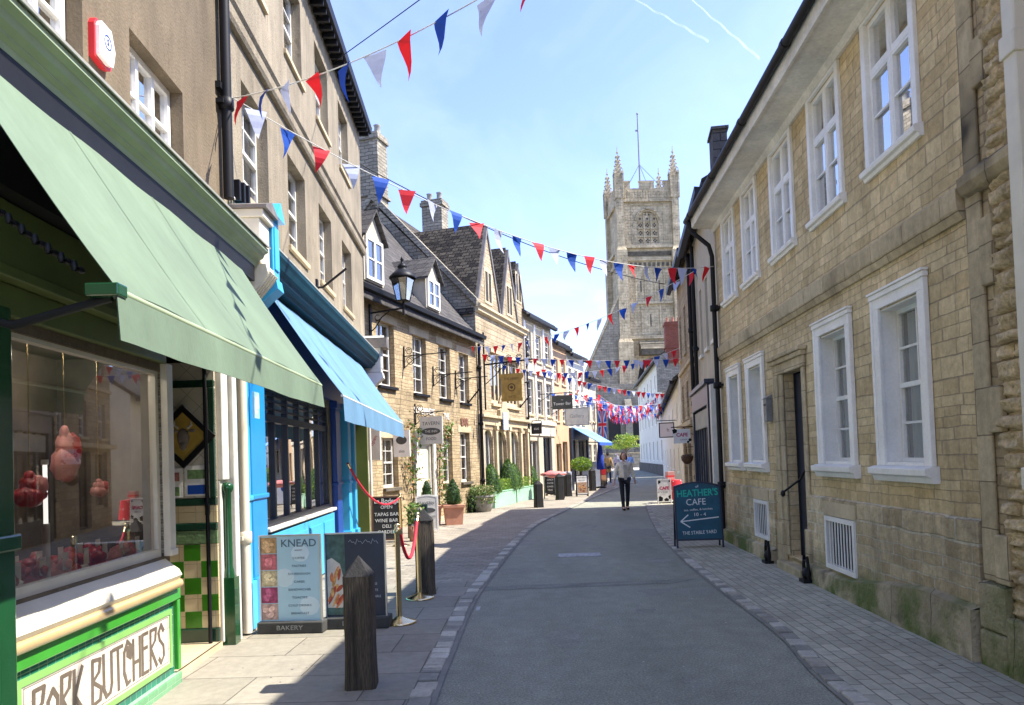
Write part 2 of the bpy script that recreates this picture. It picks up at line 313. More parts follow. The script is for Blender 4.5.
M['leafA'] = leaf_mat('leaf_dark', (.035, .085, .02)); M['leafB'] = leaf_mat('leaf_mid', (.075, .15, .03)); M['leafC'] = leaf_mat('leaf_lime', (.24, .34, .03)); M['leafD'] = leaf_mat('leaf_bright', (.14, .26, .04)); M['leafE'] = leaf_mat('leaf_cream', (.45, .42, .2))
M['bark'] = pm('bark', (.1, .075, .055), .9, .3, 8, bump=.01, bs=20)
M['soil'] = pm('soil', (.04, .03, .02), .95, .3, 10)
M['rubber'] = pm('black_rubber', (.05, .05, .046), .8, .3, 8, bump=.002)
def flag_mat(name, c):
    m, nt, b = NT(name); out = nt.nodes['Material Output']; b.inputs['Roughness'].default_value = .7
    b.inputs['Base Color'].default_value = rgba(c); tl = nd(nt, 'ShaderNodeBsdfTranslucent'); tl.inputs[0].default_value = rgba(c)
    vec = mapped(nt); rg = nd(nt, 'ShaderNodeRGB'); rg.outputs[0].default_value = rgba(c); o = mulnoise(nt, rg.outputs[0], vec, 6, .9, 1.08); L(nt, o, b.inputs['Base Color'])
    mx = nd(nt, 'ShaderNodeMixShader'); mx.inputs[0].default_value = .4; L(nt, b.outputs[0], mx.inputs[1]); L(nt, tl.outputs[0], mx.inputs[2]); L(nt, mx.outputs[0], out.inputs[0]); return m
M['fR'] = flag_mat('red_flag_cloth', (.78, .03, .05)); M['fB'] = flag_mat('blue_flag_cloth', (.01, .1, .5)); M['fW'] = flag_mat('white_flag_cloth', (.62, .66, .8))
# ------------------------------------------------------------------ lettering
def text(s, size, mat, parent, x, z, y=-.004, align='CENTER', name='lettering', ext=.001, sx=1.0, bold=0, rz=None, slant=0, rot=0, tilt=0):
    cu_ = bpy.data.curves.new('t', 'FONT'); cu_.body = s; cu_.size = size; cu_.align_x = align; cu_.align_y = 'CENTER'; cu_.extrude = ext; cu_.offset = bold; cu_.resolution_u = 3; cu_.shear = slant
    o = bpy.data.objects.new('t', cu_); col.objects.link(o); dg = bpy.context.evaluated_depsgraph_get(); dg.update()
    me = bpy.data.meshes.new_from_object(o.evaluated_get(dg)); bpy.data.objects.remove(o)
    c, sn = math.cos(rot), math.sin(rot)
    for v in me.vertices:
        a, b, cc = v.co.x*sx, v.co.y, v.co.z
        a, b = a*c-b*sn, a*sn+b*c
        v.co = (x+a, y-cc+tilt*b, z+b)
    me.materials.clear(); me.materials.append(mat); me.name = name
    ob = bpy.data.objects.new(name, me); col.objects.link(ob); ob.parent = parent
    return ob
# ------------------------------------------------------------------ skin figures
def skin(name, pts, edges, rad, mat, parent, sub=1, root=0):
    me = bpy.data.meshes.new(name); me.from_pydata([tuple(p) for p in pts], edges, []); o = bpy.data.objects.new(name, me); col.objects.link(o)
    md = o.modifiers.new('s', 'SKIN'); md.use_smooth_shade = True
    for i, r in enumerate(rad):
        sv = me.skin_vertices[0].data[i]; r = r if isinstance(r, tuple) else (r, r); sv.radius = r; sv.use_root = (i == root)
    sb = o.modifiers.new('u', 'SUBSURF'); sb.levels = sub; sb.render_levels = sub
    dg = bpy.context.evaluated_depsgraph_get(); dg.update(); m2 = bpy.data.meshes.new_from_object(o.evaluated_get(dg)); o.modifiers.clear(); o.data = m2; m2.name = name
    m2.materials.clear(); m2.materials.append(mat); o.parent = parent
    for p in m2.polygons: p.use_smooth = True
    return o
# ------------------------------------------------------------------ facade parts (local frame: x along the wall, -y towards the street)
def grid_wall(mb, x0, x1, z0, z1, holes, y=0, rev=.16, m=0, mr=0):
    xs = sorted({x0, x1}|{v for h in holes for v in h[:2] if x0 < v < x1}); zs = sorted({z0, z1}|{v for h in holes for v in h[2:4] if z0 < v < z1})
    for i in range(len(xs)-1):
        for j in range(len(zs)-1):
            cx, cz = (xs[i]+xs[i+1])/2, (zs[j]+zs[j+1])/2
            if any(h[0] < cx < h[1] and h[2] < cz < h[3] for h in holes): continue
            mb.quad((xs[i], y, zs[j]), (xs[i+1], y, zs[j]), (xs[i+1], y, zs[j+1]), (xs[i], y, zs[j+1]), m)
    for h in holes:
        a, b, c, d = h[:4]; r = y+(h[4] if len(h) > 4 else rev)
        mb.quad((a, y, c), (a, y, d), (a, r, d), (a, r, c), mr); mb.quad((b, y, c), (b, r, c), (b, r, d), (b, y, d), mr)
        mb.quad((a, y, d), (b, y, d), (b, r, d), (a, r, d), mr); mb.quad((a, y, c), (a, r, c), (b, r, c), (b, y, c), mr)
def body(parent, x0, x1, H, D, holes, mat, z0=0, ridge=None, mats=None, rev=.16, name='wall', gmat=None, ridge_y=None):
    mb = MB(); grid_wall(mb, x0, x1, z0, H, holes, rev=rev)
    ry = ridge_y or D/2
    for x in (x0, x1):
        if ridge: mb.add([(x, 0, z0), (x, D, z0), (x, D, H), (x, ry, ridge), (x, 0, H)], [(0, 1, 2, 3, 4)], 1)
        else: mb.quad((x, 0, z0), (x, D, z0), (x, D, H), (x, 0, H), 1)
    mb.quad((x0, D, z0), (x1, D, z0), (x1, D, H), (x0, D, H), 1)
    w = mb.build(name, [mat, gmat or mat], parent)
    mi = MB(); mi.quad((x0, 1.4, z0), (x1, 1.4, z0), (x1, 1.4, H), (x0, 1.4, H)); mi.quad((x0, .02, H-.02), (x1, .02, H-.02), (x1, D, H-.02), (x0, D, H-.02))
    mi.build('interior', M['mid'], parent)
    return w
def roof(parent, x0, x1, H, ridge, D, over=.3, th=.12, mat=None, ends=.06, ridge_y=None, name='roof'):
    ry = ridge_y or D/2; mb = MB(); sl = (ridge-H)/ry
    pts = [(-over, H-over*sl+.02), (ry, ridge+.02), (D+over, H-over*(ridge-H)/(D-ry)+.02), (D+over, H-over*(ridge-H)/(D-ry)+.02+th), (ry, ridge+.04+th), (-over, H-over*sl+.02+th)]
    mb.prism(pts, x0-ends, x1+ends, 'x'); return mb.build(name, mat or M['slate'], parent)
def window(parent, x0, x1, z0, z1, y=.12, cols=2, rows=2, fr=.055, bar=.022, kind='sash', frame='white', curtain=None, sill=None, glass='glass', name='window', dz=.0):
    "frame with glazing bars (the part) and its pane, sill and curtain (sub-parts)"
    mb = MB(); d = .05
    mb.box(x0, x0+fr, y, y+d, z0, z1); mb.box(x1-fr, x1, y, y+d, z0, z1); mb.box(x0+fr, x1-fr, y, y+d, z1-fr, z1); mb.box(x0+fr, x1-fr, y, y+d, z0, z0+fr*1.3)
    X0, X1, Z0, Z1 = x0+fr, x1-fr, z0+fr*1.3, z1-fr
    if kind == 'sash':
        zm = (Z0+Z1)/2; mb.box(X0, X1, y-.012, y+d*.8, zm-.022, zm+.022)
        for lo, hi, yo in ((Z0, zm-.022, .012), (zm+.022, Z1, 0)):
            for i in range(1, cols): xx = X0+(X1-X0)*i/cols; mb.box(xx-bar/2, xx+bar/2, y+yo, y+yo+.025, lo, hi)
            for j in range(1, rows): zz = lo+(hi-lo)*j/rows; mb.box(X0, X1, y+yo+.003, y+yo+.022, zz-bar/2, zz+bar/2)
    elif kind == 'casement':        # mullion, transom at about two thirds, one bar in the lower lights
        xm = (X0+X1)/2; zt = Z0+(Z1-Z0)*.64; mw = .027
        mb.box(xm-mw, xm+mw, y-.01, y+d, Z0, Z1); mb.box(X0, xm-mw, y-.008, y+d, zt-.025, zt+.025); mb.box(xm+mw, X1, y-.008, y+d, zt-.025, zt+.025)
        for a, b in ((X0, xm-mw), (xm+mw, X1)):
            for lo, hi in ((Z0, zt-.025), (zt+.025, Z1)):
                q = .022; mb.box(a, a+q, y-.004, y+.03, lo, hi); mb.box(b-q, b, y-.004, y+.03, lo, hi); mb.box(a+q, b-q, y-.004, y+.03, lo, lo+q); mb.box(a+q, b-q, y-.004, y+.03, hi-q, hi)
            zz = Z0+(zt-Z0)*.5; mb.box(a+.022, b-.022, y, y+.02, zz-.009, zz+.009)
    else:                            # plain lights
        for i in range(1, cols): xx = X0+(X1-X0)*i/cols; mb.box(xx-bar, xx+bar, y, y+d*.8, Z0, Z1)
        for j in range(1, rows): zz = Z0+(Z1-Z0)*j/rows; mb.box(X0, X1, y+.005, y+d*.7, zz-bar/2, zz+bar/2)
    w = mb.build(name, M[frame], parent)
    g = MB(); yy = y+.03; g.quad((X0, yy, Z0), (X1, yy, Z0), (X1, yy, Z1), (X0, yy, Z1)); g.build('pane', M[glass], w)
    if sill:
        sm, so, sh = sill; s = MB(); s.box(x0-.05, x1+.05, -so, y+.01, z0-sh, z0-.001); s.build('sill', M[sm], w, bevel=.008)
    if curtain == 'net':
        c = MB(); n = 36; yc = y+.085
        for a, b in ((X0, X0+(X1-X0)*.48), (X0+(X1-X0)*.55, X1)):
            ps = [(a+(b-a)*i/n, yc+.02*math.sin(i*1.9)+.01*math.sin(i*.7)) for i in range(n+1)]
            for i in range(n): c.quad((ps[i][0], ps[i][1], Z0), (ps[i+1][0], ps[i+1][1], Z0), (ps[i+1][0], ps[i+1][1], Z1), (ps[i][0], ps[i][1], Z1))
        c.build('curtain', M['curtain'], w)
    elif curtain == 'blind':
        c = MB(); c.box(X0+.01, X1-.01, y+.1, y+.11, Z0+(Z1-Z0)*random.uniform(.35, .6), Z1); c.build('blind', M['offwhite'], w)
    return w
def moulding(mb, x0, x1, prof, m=0):
    "outline prof in (y, z) run along x"
    mb.prism(prof, x0, x1, 'x', m)
def downpipe(x, y, z0, z1, parent=None, mat='iron', r=.045, name='downpipe', ankle=None, label=None, collars=True):
    mb = MB(); path = [(x, y, z0), (x, y, z1)]
    if ankle: path += [(x+ankle[0]*.5, y+ankle[1]*.5, z1+ankle[2]*.6), (x+ankle[0], y+ankle[1], z1+ankle[2])]
    mb.tube(path, r, 10)
    if collars:
        z = z0+.9
        while z < z1-.1:
            mb.lathe([(r, -.06), (r*1.35, -.05), (r*1.35, .05), (r, .06)], (x, y, z), 10); mb.box(x-r*1.9, x+r*1.9, y, y+r*1.7, z-.02, z+.02); z += 1.8
    return mb.build(name, M[mat], parent)
# ------------------------------------------------------------------ ground
mb = MB(); mb.quad((-900, -900, -.02), (900, -900, -.02), (900, 900, -.02), (-900, 900, -.02)); tag(mb.build('ground', M['ground']), kind='structure')
LW = [(-2.365+.043*12, -12), (-2.365, 0), (-2.67, 7.05), (-3.06, 15.6), (-3.45, 15.8), (-1.02, 23.3), (.5, 28.5), (5.31, 41.69), (6.5, 45), (7, 63)]
LK = [(-.86, -12), (-.8, 0), (-.75, 5.0), (-.73, 6.0), (-.65, 8.5), (-.4, 11.3), (-.06, 14.5), (.36, 17.6), (1.25, 21.6), (2.2, 25.5), (3.3, 30), (5.7, 39), (7.3, 45), (8.2, 63)]
RW = [(4.3, -12), (3.64, 0), (3.36, 4.98), (3.84, 13.41), (5.7, 25.6), (10.5, 52), (13.1, 76)]
RK = [(2.0, -12), (2.05, 0), (2.16, 4.6), (2.35, 6.2), (2.42, 7.4), (2.47, 8.6), (2.62, 11.1), (2.95, 14.5), (3.42, 17.9), (3.98, 21.6), (4.35, 23.6), (4.8, 24.7), (5.75, 25.2)]
def smooth(pts, n=6):
    out = []
    for i in range(len(pts)-1):
        p0, p1, p2, p3 = [Vector(pts[max(0, min(len(pts)-1, i+k))]) for k in (-1, 0, 1, 2)]
        for j in range(n):
            t = j/n; out.append(.5*((2*p1)+(p2-p0)*t+(2*p0-5*p1+4*p2-p3)*t*t+(3*p1-p0-3*p2+p3)*t**3))
    out.append(Vector(pts[-1])); return out
LKs, RKs = smooth(LK), smooth(RK)
mb = MB(); road = [(-14, -14), (16, -14), (16, 26), (24, 50), (60, 70), (60, 98), (-30, 98), (-30, 60), (-14, 40)]
mb.add([(x, y, 0) for x, y in road], [tuple(range(len(road)))]); tag(mb.build('road', M['asphalt']), kind='structure')
def wall_x(W, y):
    for a, b in zip(W, W[1:]):
        if a[1] <= y <= b[1]: return a[0]+(b[0]-a[0])*(y-a[1])/(b[1]-a[1])
    return W[-1][0]
def pavement(name, W, K, mat, y0, y1, z, side):
    mb = MB(); ys = [y0+(y1-y0)*i/60 for i in range(61)]
    kx = lambda y: wall_x([(p[0], p[1]) for p in K], y)
    for a, b in zip(ys, ys[1:]):
        pa = [(wall_x(W, a)-side*.6, a, z), (kx(a), a, z), (kx(b), b, z), (wall_x(W, b)-side*.6, b, z)]
        mb.quad(*(pa if side > 0 else pa[::-1]))
        mb.quad((kx(a), a, z), (kx(a), a, -.01), (kx(b), b, -.01), (kx(b), b, z))
    return tag(mb.build(name, M[mat]), kind='structure')
pavement('pavement', LW, LKs, 'slabs', -12, 9.7, .02, 1)
pavement('pavement', LW, LKs, 'blocks', 9.7, 62, .02, 1)
pavement('pavement', RW, RKs, 'blocks2', -12, 24.9, .02, -1)
def setts(K, side, z, y1, w=.13, rows=1):
    mb = MB(); acc = 0
    for row in range(rows):
        for a, b in zip(K, K[1:]):
            if b.y > y1 or a.y < -1: continue
            d = (b-a); ln = d.length; d.normalize(); nrm = Vector((d.y, -d.x))*side; n = max(1, round(ln/.21))
            for i in range(n):
                t0, t1 = a+d*(ln*i/n+.011), a+d*(ln*(i+1)/n-.011); o = nrm*(row*(w+.014)+random.uniform(-.006, .006)); h = z+random.uniform(-.005, .005); ww = w+random.uniform(-.01, .006)
                c = [t0+o, t1+o, t1+o+nrm*ww, t0+o+nrm*ww]; j = lambda: random.uniform(-.004, .004)
                vs = [(p.x, p.y, -.01) for p in c]+[(p.x+j(), p.y+j(), h+j()*.6) for p in c]
                mb.add(vs, [(4, 5, 6, 7), (0, 1, 5, 4), (1, 2, 6, 5), (2, 3, 7, 6), (3, 0, 4, 7)] if side > 0 else [(7, 6, 5, 4), (4, 5, 1, 0), (5, 6, 2, 1), (6, 7, 3, 2), (7, 4, 0, 3)], random.randint(0, 2))
    return tag(mb.build('kerb', [M['kerbstone'], pm('pale_kerbstone', (.45, .42, .34), .85, .25, 4, bump=.006, bs=25, fine=.15), pm('grey_kerbstone', (.26, .245, .2), .85, .25, 4, bump=.006, bs=25, fine=.15)], bevel=.008), kind='structure')
setts(LKs, 1, .025, 50, .15, 1); setts(RKs, -1, .026, 25.3, .12, 1)
def strip(K, side, y1, o0, o1, z, mat, name):
    mb = MB()
    for a, b in zip(K, K[1:]):
        if b.y > y1: continue
        d = (b-a).normalized(); nn = Vector((d.y, -d.x))*side
        q = [a+nn*o0, a+nn*o1, b+nn*o1, b+nn*o0]; q = q if side > 0 else q[::-1]; mb.quad(*[(p.x, p.y, z) for p in q])
    tag(mb.build(name, M[mat]), kind='structure')
strip(LKs, 1, 50, -.008, .19, .012, 'kerbline', 'kerb_bed'); strip(RKs, -1, 25.3, -.008, .15, .012, 'kerbline', 'kerb_bed')

# tar seam across the road and the repaired patch
def blotch(name, mat, spots, z):
    mb = MB()
    for cx, cy, rx, ry, sd in spots:
        n = 26; mb.add([(cx+rx*math.cos(6.283*i/n)*(1+.45*noise.noise(Vector((math.cos(6.283*i/n)*1.6, math.sin(6.283*i/n)*1.6, sd)))), cy+ry*math.sin(6.283*i/n)*(1+.45*noise.noise(Vector((math.cos(6.283*i/n)*1.6, math.sin(6.283*i/n)*1.6, sd+9)))), z) for i in range(n)], [tuple(range(n))])
    tag(mb.build(name, mat), kind='structure')
blotch('road_stain', pm('oily_asphalt', (.24, .235, .185), .75, .2, 4, bump=.008, bs=110, fine=.4), [(.4, 6.6, .16, .3, 1), (1.3, 7.6, .1, .14, 2), (.2, 14.2, .3, .5, 3), (2.1, 11.2, .22, .3, 4), (1.6, 17.0, .3, .6, 5), (1.2, 5.2, .07, .1, 6)], .002)
blotch('road_repair', pm('fresh_tar_patch', (.25, .245, .195), .85, .12, 6, bump=.009, bs=120, fine=.45), [(1.9, 8.6, .45, .28, 7), (.1, 10.6, .35, .3, 8), (2.6, 15.2, .4, .9, 9)], .0015)
blotch('gum_spots', pm('trodden_gum', (.5, .5, .46), .9, .1, 6), [(random.uniform(-.5, 2.1), random.uniform(4.8, 13), random.uniform(.006, .011), random.uniform(.006, .011), i) for i in range(50)], .0025)
blotch('gum_spots', pm('dark_gum', (.14, .13, .11), .9, .1, 6), [(random.uniform(-2.3, -1.0), random.uniform(5.0, 12), random.uniform(.006, .011), random.uniform(.006, .011), i) for i in range(50)]+[(random.uniform(2.7, 3.3), random.uniform(5.0, 12), random.uniform(.008, .018), random.uniform(.008, .018), i) for i in range(40)], .0225)
mb = MB(); mb.quad((-.55, 9.1, .003), (1.9, 9.15, .003), (2.3, 9.42, .003), (-.5, 9.38, .003)); tag(mb.build('road_patch', pm('tar_seam', (.2, .2, .16), .9, .25, 3, bump=.005, bs=70, fine=.3)), kind='structure')
mb = MB()
for x, y, w, h in ((-.35, 10.4, .05, .3), (-.2, 13.0, .05, .45), (.25, 16.2, .06, .5), (.95, 19.3, .06, .6), (-.45, 7.9, .04, .22), (2.7, 22.2, 1.0, .12), (3.3, 17.6, .8, .1), (2.3, 27, 1.2, .1)): 
    mb.quad((x, y, .0035), (x+w, y, .0035), (x+w+.02*h, y+h, .0035), (x+.02*h, y+h, .0035))
tag(mb.build('road_marking', pm('worn_white_line', (.42, .42, .4), .9, .4, 9)), kind='structure')
# ================================================================== LEFT ROW
def at_left(s): return (-2.365-.043*s, s)
ANG_A = math.atan2(16, -.688)
# ---------- butcher's building (s from -3 to 7)
b1 = empty('shop_building', (-2.365-.043*-3, -3), ANG_A, 'buff rendered building over the butcher shop with green tiled shopfront', 'building')
def X(s): return s+3
wins = [(X(3.62), X(4.5), 3.72, 4.72), (X(5.12), X(6.05), 3.72, 4.72), (X(.9), X(1.7), 3.72, 4.72)]
shop_open = [(X(3.62), X(5.5), .97, 2.34, .1), (X(5.6), X(6.62), .06, 2.5, .06), (X(1.2), X(3.5), .97, 2.34, .1), (X(3.5), X(3.62), .9701, 2.3399, .02)]
body(b1, 0, 10.0, 7.4, 6, wins+shop_open[:3], M['buff'], rev=.22)
for w in wins: window(b1, w[0]+.01, w[1]-.01, w[2], w[3], .1, 3, 3, frame='white', kind='lights', curtain=None, bar=.022, fr=.05, glass='skyglass', sill=('offwhite', .03, .05))
# reveal to the recessed windows already in the wall; parapet cap
mb = MB(); mb.box(-.1, 10.0, -.25, .3, 7.4, 7.6); mb.build('parapet_cap', M['trim'], b1)
# cornice / fascia of the shop
mb = MB(); moulding(mb, .5, X(6.95), [(0, 3.5), (-.30, 3.5), (-.31, 3.53), (-.335, 3.545), (-.335, 3.555), (-.37, 3.575), (-.385, 3.61), (-.42, 3.63), (-.42, 3.66), (-.40, 3.68), (0, 3.76)]); mb.build('cornice', M['fascia_green'], b1)
mb = MB(); moulding(mb, .5, X(6.95), [(-.40, 3.683), (-.44, 3.663), (-.445, 3.675), (-.40, 3.70), (0, 3.785), (0, 3.77)]); mb.build('lead_flashing', M['offwhite'], b1)
mb = MB(); mb.box(.5, X(6.9), -.3, -.003, 3.35, 3.498); mb.box(.5, X(6.9), -.2, -.003, 2.95, 3.345); mb.build('awning_box', M['iron'], b1)
mb = MB(); mb.box(.5, X(5.5), -.1, -.003, 2.62, 2.945); mb.box(.5, X(5.5), -.13, -.003, 2.56, 2.617); mb.box(.5, X(5.5), -.05, -.003, 2.40, 2.557); mb.build('fascia_board', M['olive'], b1, bevel=.006)
# shop window pieces
sw = window(b1, X(3.62), X(5.5), .97, 2.36, .02, 1, 1, fr=.045, kind='plain', frame='cream_paint', glass='shopglass', name='shop_window')
sw['label'] = 'wide plate glass butcher window with meat hung behind'
sw2 = window(b1, X(1.2), X(3.42), .97, 2.36, .02, 1, 1, fr=.045, kind='plain', frame='cream_paint', glass='shopglass', name='shop_window')
mb = MB(); moulding(mb, X(3.5), X(5.52), [(.02, .80), (-.1, .80), (-.12, .83), (-.1, .87), (-.06, .9), (.02, .968)], 0); mb.build('sill', M['cream_paint'], b1)
mb = MB(); mb.tube([(X(3.5), -.085, .765), (X(5.54), -.085, .765)], .036, 12); mb.build('sill_roll', pm('caramel_glazed_tile', (.5, .36, .17), .25, .1, 3, coat=.5), b1)
mb = MB(); mb.box(X(3.5), X(5.6), -.075, -.003, .64, .725); mb.box(X(3.5), X(3.58), -.07, -.003, .12, .638); mb.box(X(5.55), X(5.6), -.07, .05, .12, .638); mb.build('glazed_band', M['bright_green'], b1, bevel=.008)
M['gtile'] = masonry('green_glazed_tile', (.008, .13, .085), (.02, .19, .12), (.2, .3, .22), .076, .076, .003, 0, (.85, 1.12), .002, rough=.15, off=0, fine=(.95, 1.05))
M['gtile2'] = masonry('pale_green_glazed_tile', (.12, .3, .15), (.16, .36, .19), (.35, .5, .35), .15, .05, .002, 0, (.85, 1.12), .002, rough=.2, off=.5, fine=(.95, 1.05))
M['wtile'] = masonry('cream_sign_tile', (.66, .6, .5), (.7, .64, .54), (.4, .36, .3), .152, .152, .0022, 0, (.93, 1.05), .001, rough=.22, off=0, fine=(.97, 1.03))
M['ctile'] = masonry('cream_wall_tile', (.66, .52, .28), (.73, .6, .36), (.4, .33, .2), .153, .153, .0025, 0, (.88, 1.08), .001, rough=.22, off=0, fine=(.96, 1.04))
mb = MB(); mb.box(X(3.58), X(5.55), -.035, -.003, .10, .638); mb.build('stall_riser', M['gtile'], b1)
mb = MB(); zt, zb = .585, .165
for a, b_, c, d in ((X(3.66), X(5.49), zt-.035, zt), (X(3.66), X(5.49), zb, zb+.035), (X(3.66), X(3.70), zb+.035, zt-.035), (X(5.45), X(5.49), zb+.035, zt-.035)): mb.box(a, b_, -.052, -.036, c, d)
mb.build('sign_border', pm('lime_glazed_tile', (.22, .45, .12), .2, .1, 5), b1)
mb = MB(); mb.box(X(3.70), X(5.45), -.045, -.036, zb+.035, zt-.035); sgn = mb.build('tiled_sign', M['wtile'], b1); sgn['label'] = 'cream tiled sign reading PORK BUTCHERS in brown art nouveau letters'
M['umber'] = pm('umber_glaze', (.13, .10, .075), .3, .15, 20)
mb = MB()
for q in (0, 1):
    a, b_, c, d = X(3.715)+q*.0, X(5.435), zb+.048, zt-.048
for a, b_, c, d in ((X(3.72), X(5.43), zt-.052, zt-.048), (X(3.72), X(5.43), zb+.048, zb+.052), (X(3.72), X(3.724), zb+.052, zt-.052), (X(5.426), X(5.43), zb+.052, zt-.052)): mb.box(a, b_, -.0465, -.0455, c, d)
mb.build('sign_line', M['umber'], sgn)
# art-nouveau letters drawn as strokes: (x, y) in a 1 x 2.6 cell
GL = {'P': ([[(0, 0), (.06, 2.5)], [(.06, 2.5), (.75, 2.5), (.62, 1.75), (.1, 1.35)]], .95),
      'O': ([[(.4, 0), (.05, .6), (.05, 1.6), (.4, 2.1), (.72, 1.6), (.72, .6), (.4, 0)]], .98),
      'R': ([[(0, 0), (.06, 2.5)], [(.06, 2.5), (.72, 2.5), (.6, 1.75), (.08, 1.3), (.75, 0)]], .95),
      'K': ([[(0, 0), (.05, 2.5)], [(.7, 2.5), (.06, 1.1), (.8, 0)]], .95),
      'B': ([[(0, 0), (.05, 2.5)], [(.05, 2.5), (.72, 2.4), (.6, 1.7), (.06, 1.3), (.78, .75), (.68, .1), (0, 0)]], 1.0),
      'U': ([[(.02, 2.5), (.03, .5), (.25, .03), (.6, .15), (.75, .6), (.74, 2.5)]], 1.0),
      'T': ([[(-.1, 2.5), (.85, 2.5)], [(.37, 2.5), (.4, 0)]], .95),
      'C': ([[(.55, 1.75), (.7, 2.1), (.4, 2.2), (.38, 1.75), (.7, 1.5), (.8, 2.2), (.4, 2.6), (.05, 2.0), (.02, .8), (.3, .0), (.6, .1)]], .98),
      'H': ([[(0, 0), (.02, 2.5)], [(.7, 0), (.72, 2.5)], [(.01, 1.05), (.71, 1.05)]], 1.0),
      'E': ([[(0, 0), (.02, 2.5), (.65, 2.5)], [(.01, 1.6), (.55, 1.6)], [(0, 0), (.65, 0)]], .9),
      'S': ([[(.7, 2.1), (.4, 2.55), (.08, 2.1), (.2, 1.6), (.65, 1.1), (.7, .4), (.35, 0), (.1, .35)]], .85)}
mb = MB(); total = sum(GL[c][1] if c != ' ' else .55 for c in 'PORK BUTCHERS'); x = X(3.80); k = (X(5.37)-X(3.80))/total; hz = (zt-zb-.15)/2.6
for ch in 'PORK BUTCHERS':
    if ch == ' ': x += .55*k; continue
    for st in GL[ch][0]:
        for (ax, az), (bx, bz) in zip(st, st[1:]):
            p, q = Vector((x+ax*k, zb+.075+az*hz)), Vector((x+bx*k, zb+.075+bz*hz)); d = q-p; n = Vector((-d.y, d.x)).normalized()*(.012 if abs(d.y) < abs(d.x) else .0155)
            e = d.normalized()*.008
            mb.prism([tuple(p-n-e), tuple(q-n+e), tuple(q+n+e), tuple(p+n-e)][::-1], -.047-random.uniform(0, .0006), -.0452, 'y')
    x += GL[ch][1]*k
mb.build('lettering', M['umber'], sgn)
mb = MB(); mb.box(X(3.5), X(5.6), -.075, -.003, -.02, .10); mb.build('plinth', M['gtile2'], b1, bevel=.01)
# near stone-green pier and tiles beyond it
mb = MB(); mb.box(X(3.36), X(3.5), -.16, 0, 0, 2.4); mb.box(X(3.33), X(3.53), -.19, -.001, 0, .5); mb.box(X(3.34), X(3.52), -.18, -.001, 1.25, 1.33); mb.build('pier', M['green'], b1, bevel=.012)
mb = MB(); mb.box(X(1.2), X(3.33), -.05, -.003, 0, .97); mb.build('stall_riser', M['gtile'], b1)
mb = MB(); mb.box(X(5.5), X(5.6), -.05, .05, .97, 2.40); mb.box(X(5.49), X(5.61), -.06, -.051, .97, 1.02); mb.build('window_post', M['cream_paint'], b1, bevel=.01)
# door recess: floor, lining, tiled return wall that faces back down the street
mb = MB(); y2 = .85
mb.quad((X(5.6), .0, .075), (X(6.62), 0, .075), (X(6.62), y2, .075), (X(5.6), y2, .075)); mb.quad((X(5.6), -.02, .0), (X(6.62), -.02, 0), (X(6.62), -.02, .076), (X(5.6), -.02, .076)); mb.build('door_step', M['trim'], b1)
mb = MB(); xr = X(6.62)
mb.box(xr-.012, xr+.02, .0, y2, .20, .94); mb.box(xr-.012, xr+.02, 0, y2, 1.13, 1.28)
mb.build('tiled_return', M['ctile'], b1)
mb = MB(); mb.box(xr-.0121, xr+.02, 0, y2, 1.35, 2.56); rt = mb.build('diamond_tiles', None or masonry('diamond_cream_tile', (.6, .55, .42), (.66, .6, .47), (.36, .32, .25), .153, .153, .003, 0, (.9, 1.05), .001, rough=.25, rot=R(45), off=0, fine=(.97, 1.03)), b1)
g = .148; gcheck = pm('green_check_glaze', (.05, .2, .015), .2, .2, 6)
for iz, iy in ((0, 2), (1, 1), (2, 2), (3, 1), (4, 2), (1, 3), (3, 3)):
    mb = MB(); mb.box(xr-.016, xr-.0125, .0+(iy-1)*g+.002, .0+iy*g-.002, .2+iz*g+.002, .2+(iz+1)*g-.002); mb.build('green_tile', gcheck, b1)
for a4 in ((xr-.03, 0, y2, .076, .195), (xr-.02, 0, y2, 1.065, 1.125), (xr-.024, 0, y2, 1.285, 1.345), (xr-.03, 0, .05, 1.35, 2.33), (xr-.028, 0, y2, 2.335, 2.40)):
    mb = MB(); mb.box(a4[0], xr+.02, *a4[1:]); mb.build('green_moulding', M['dkgreen'], b1, bevel=.006)
mb = MB(); mb.box(xr-.018, xr+.02, 0, y2, .945, 1.06); mb.build('relief_frieze', pm('pale_green_relief', (.14, .22, .1), .3, .4, 30, bump=.006, bs=40), b1)
# diamond plaque with a bull's head
pl = MB(); yc, zc = .27, 1.9; T = Matrix.Translation((xr-.02, yc, zc))@Matrix.Rotation(R(45), 4, 'X')
for a, b_, c, d in ((-.2, .2, .155, .2), (-.2, .2, -.2, -.155), (-.2, -.155, -.155, .155), (.155, .2, -.155, .155)): pl.box(-.03, 0, a, b_, c, d, 0, T)
pl.box(-.012, 0, -.155, .155, -.155, .155, 1, T); pq = pl.build('diamond_plaque', [M['iron'], pm('ochre_ground', (.5, .33, .06), .5, .2, 8)], b1)
hd = MB(); hd.ball((xr-.035, yc+.0, zc-.01), (.012, .055, .085), 12); hd.ball((xr-.04, yc+.0, zc-.085), (.012, .035, .04), 10); hd.ball((xr-.035, yc-.075, zc+.05), (.006, .035, .016), 8); hd.ball((xr-.035, yc+.075, zc+.05), (.006, .035, .016), 8)
hd.tube([(xr-.035, yc-.04, zc+.075), (xr-.035, yc-.075, zc+.1), (xr-.035, yc-.07, zc+.135)], [.012, .009, .003], 6, 1); hd.tube([(xr-.035, yc+.04, zc+.075), (xr-.035, yc+.075, zc+.1), (xr-.035, yc+.07, zc+.135)], [.012, .009, .003], 6, 1)
hd.build('bull_head', [pm('grey_hide', (.24, .2, .17), .7, .3, 20), M['offwhite']], pq)
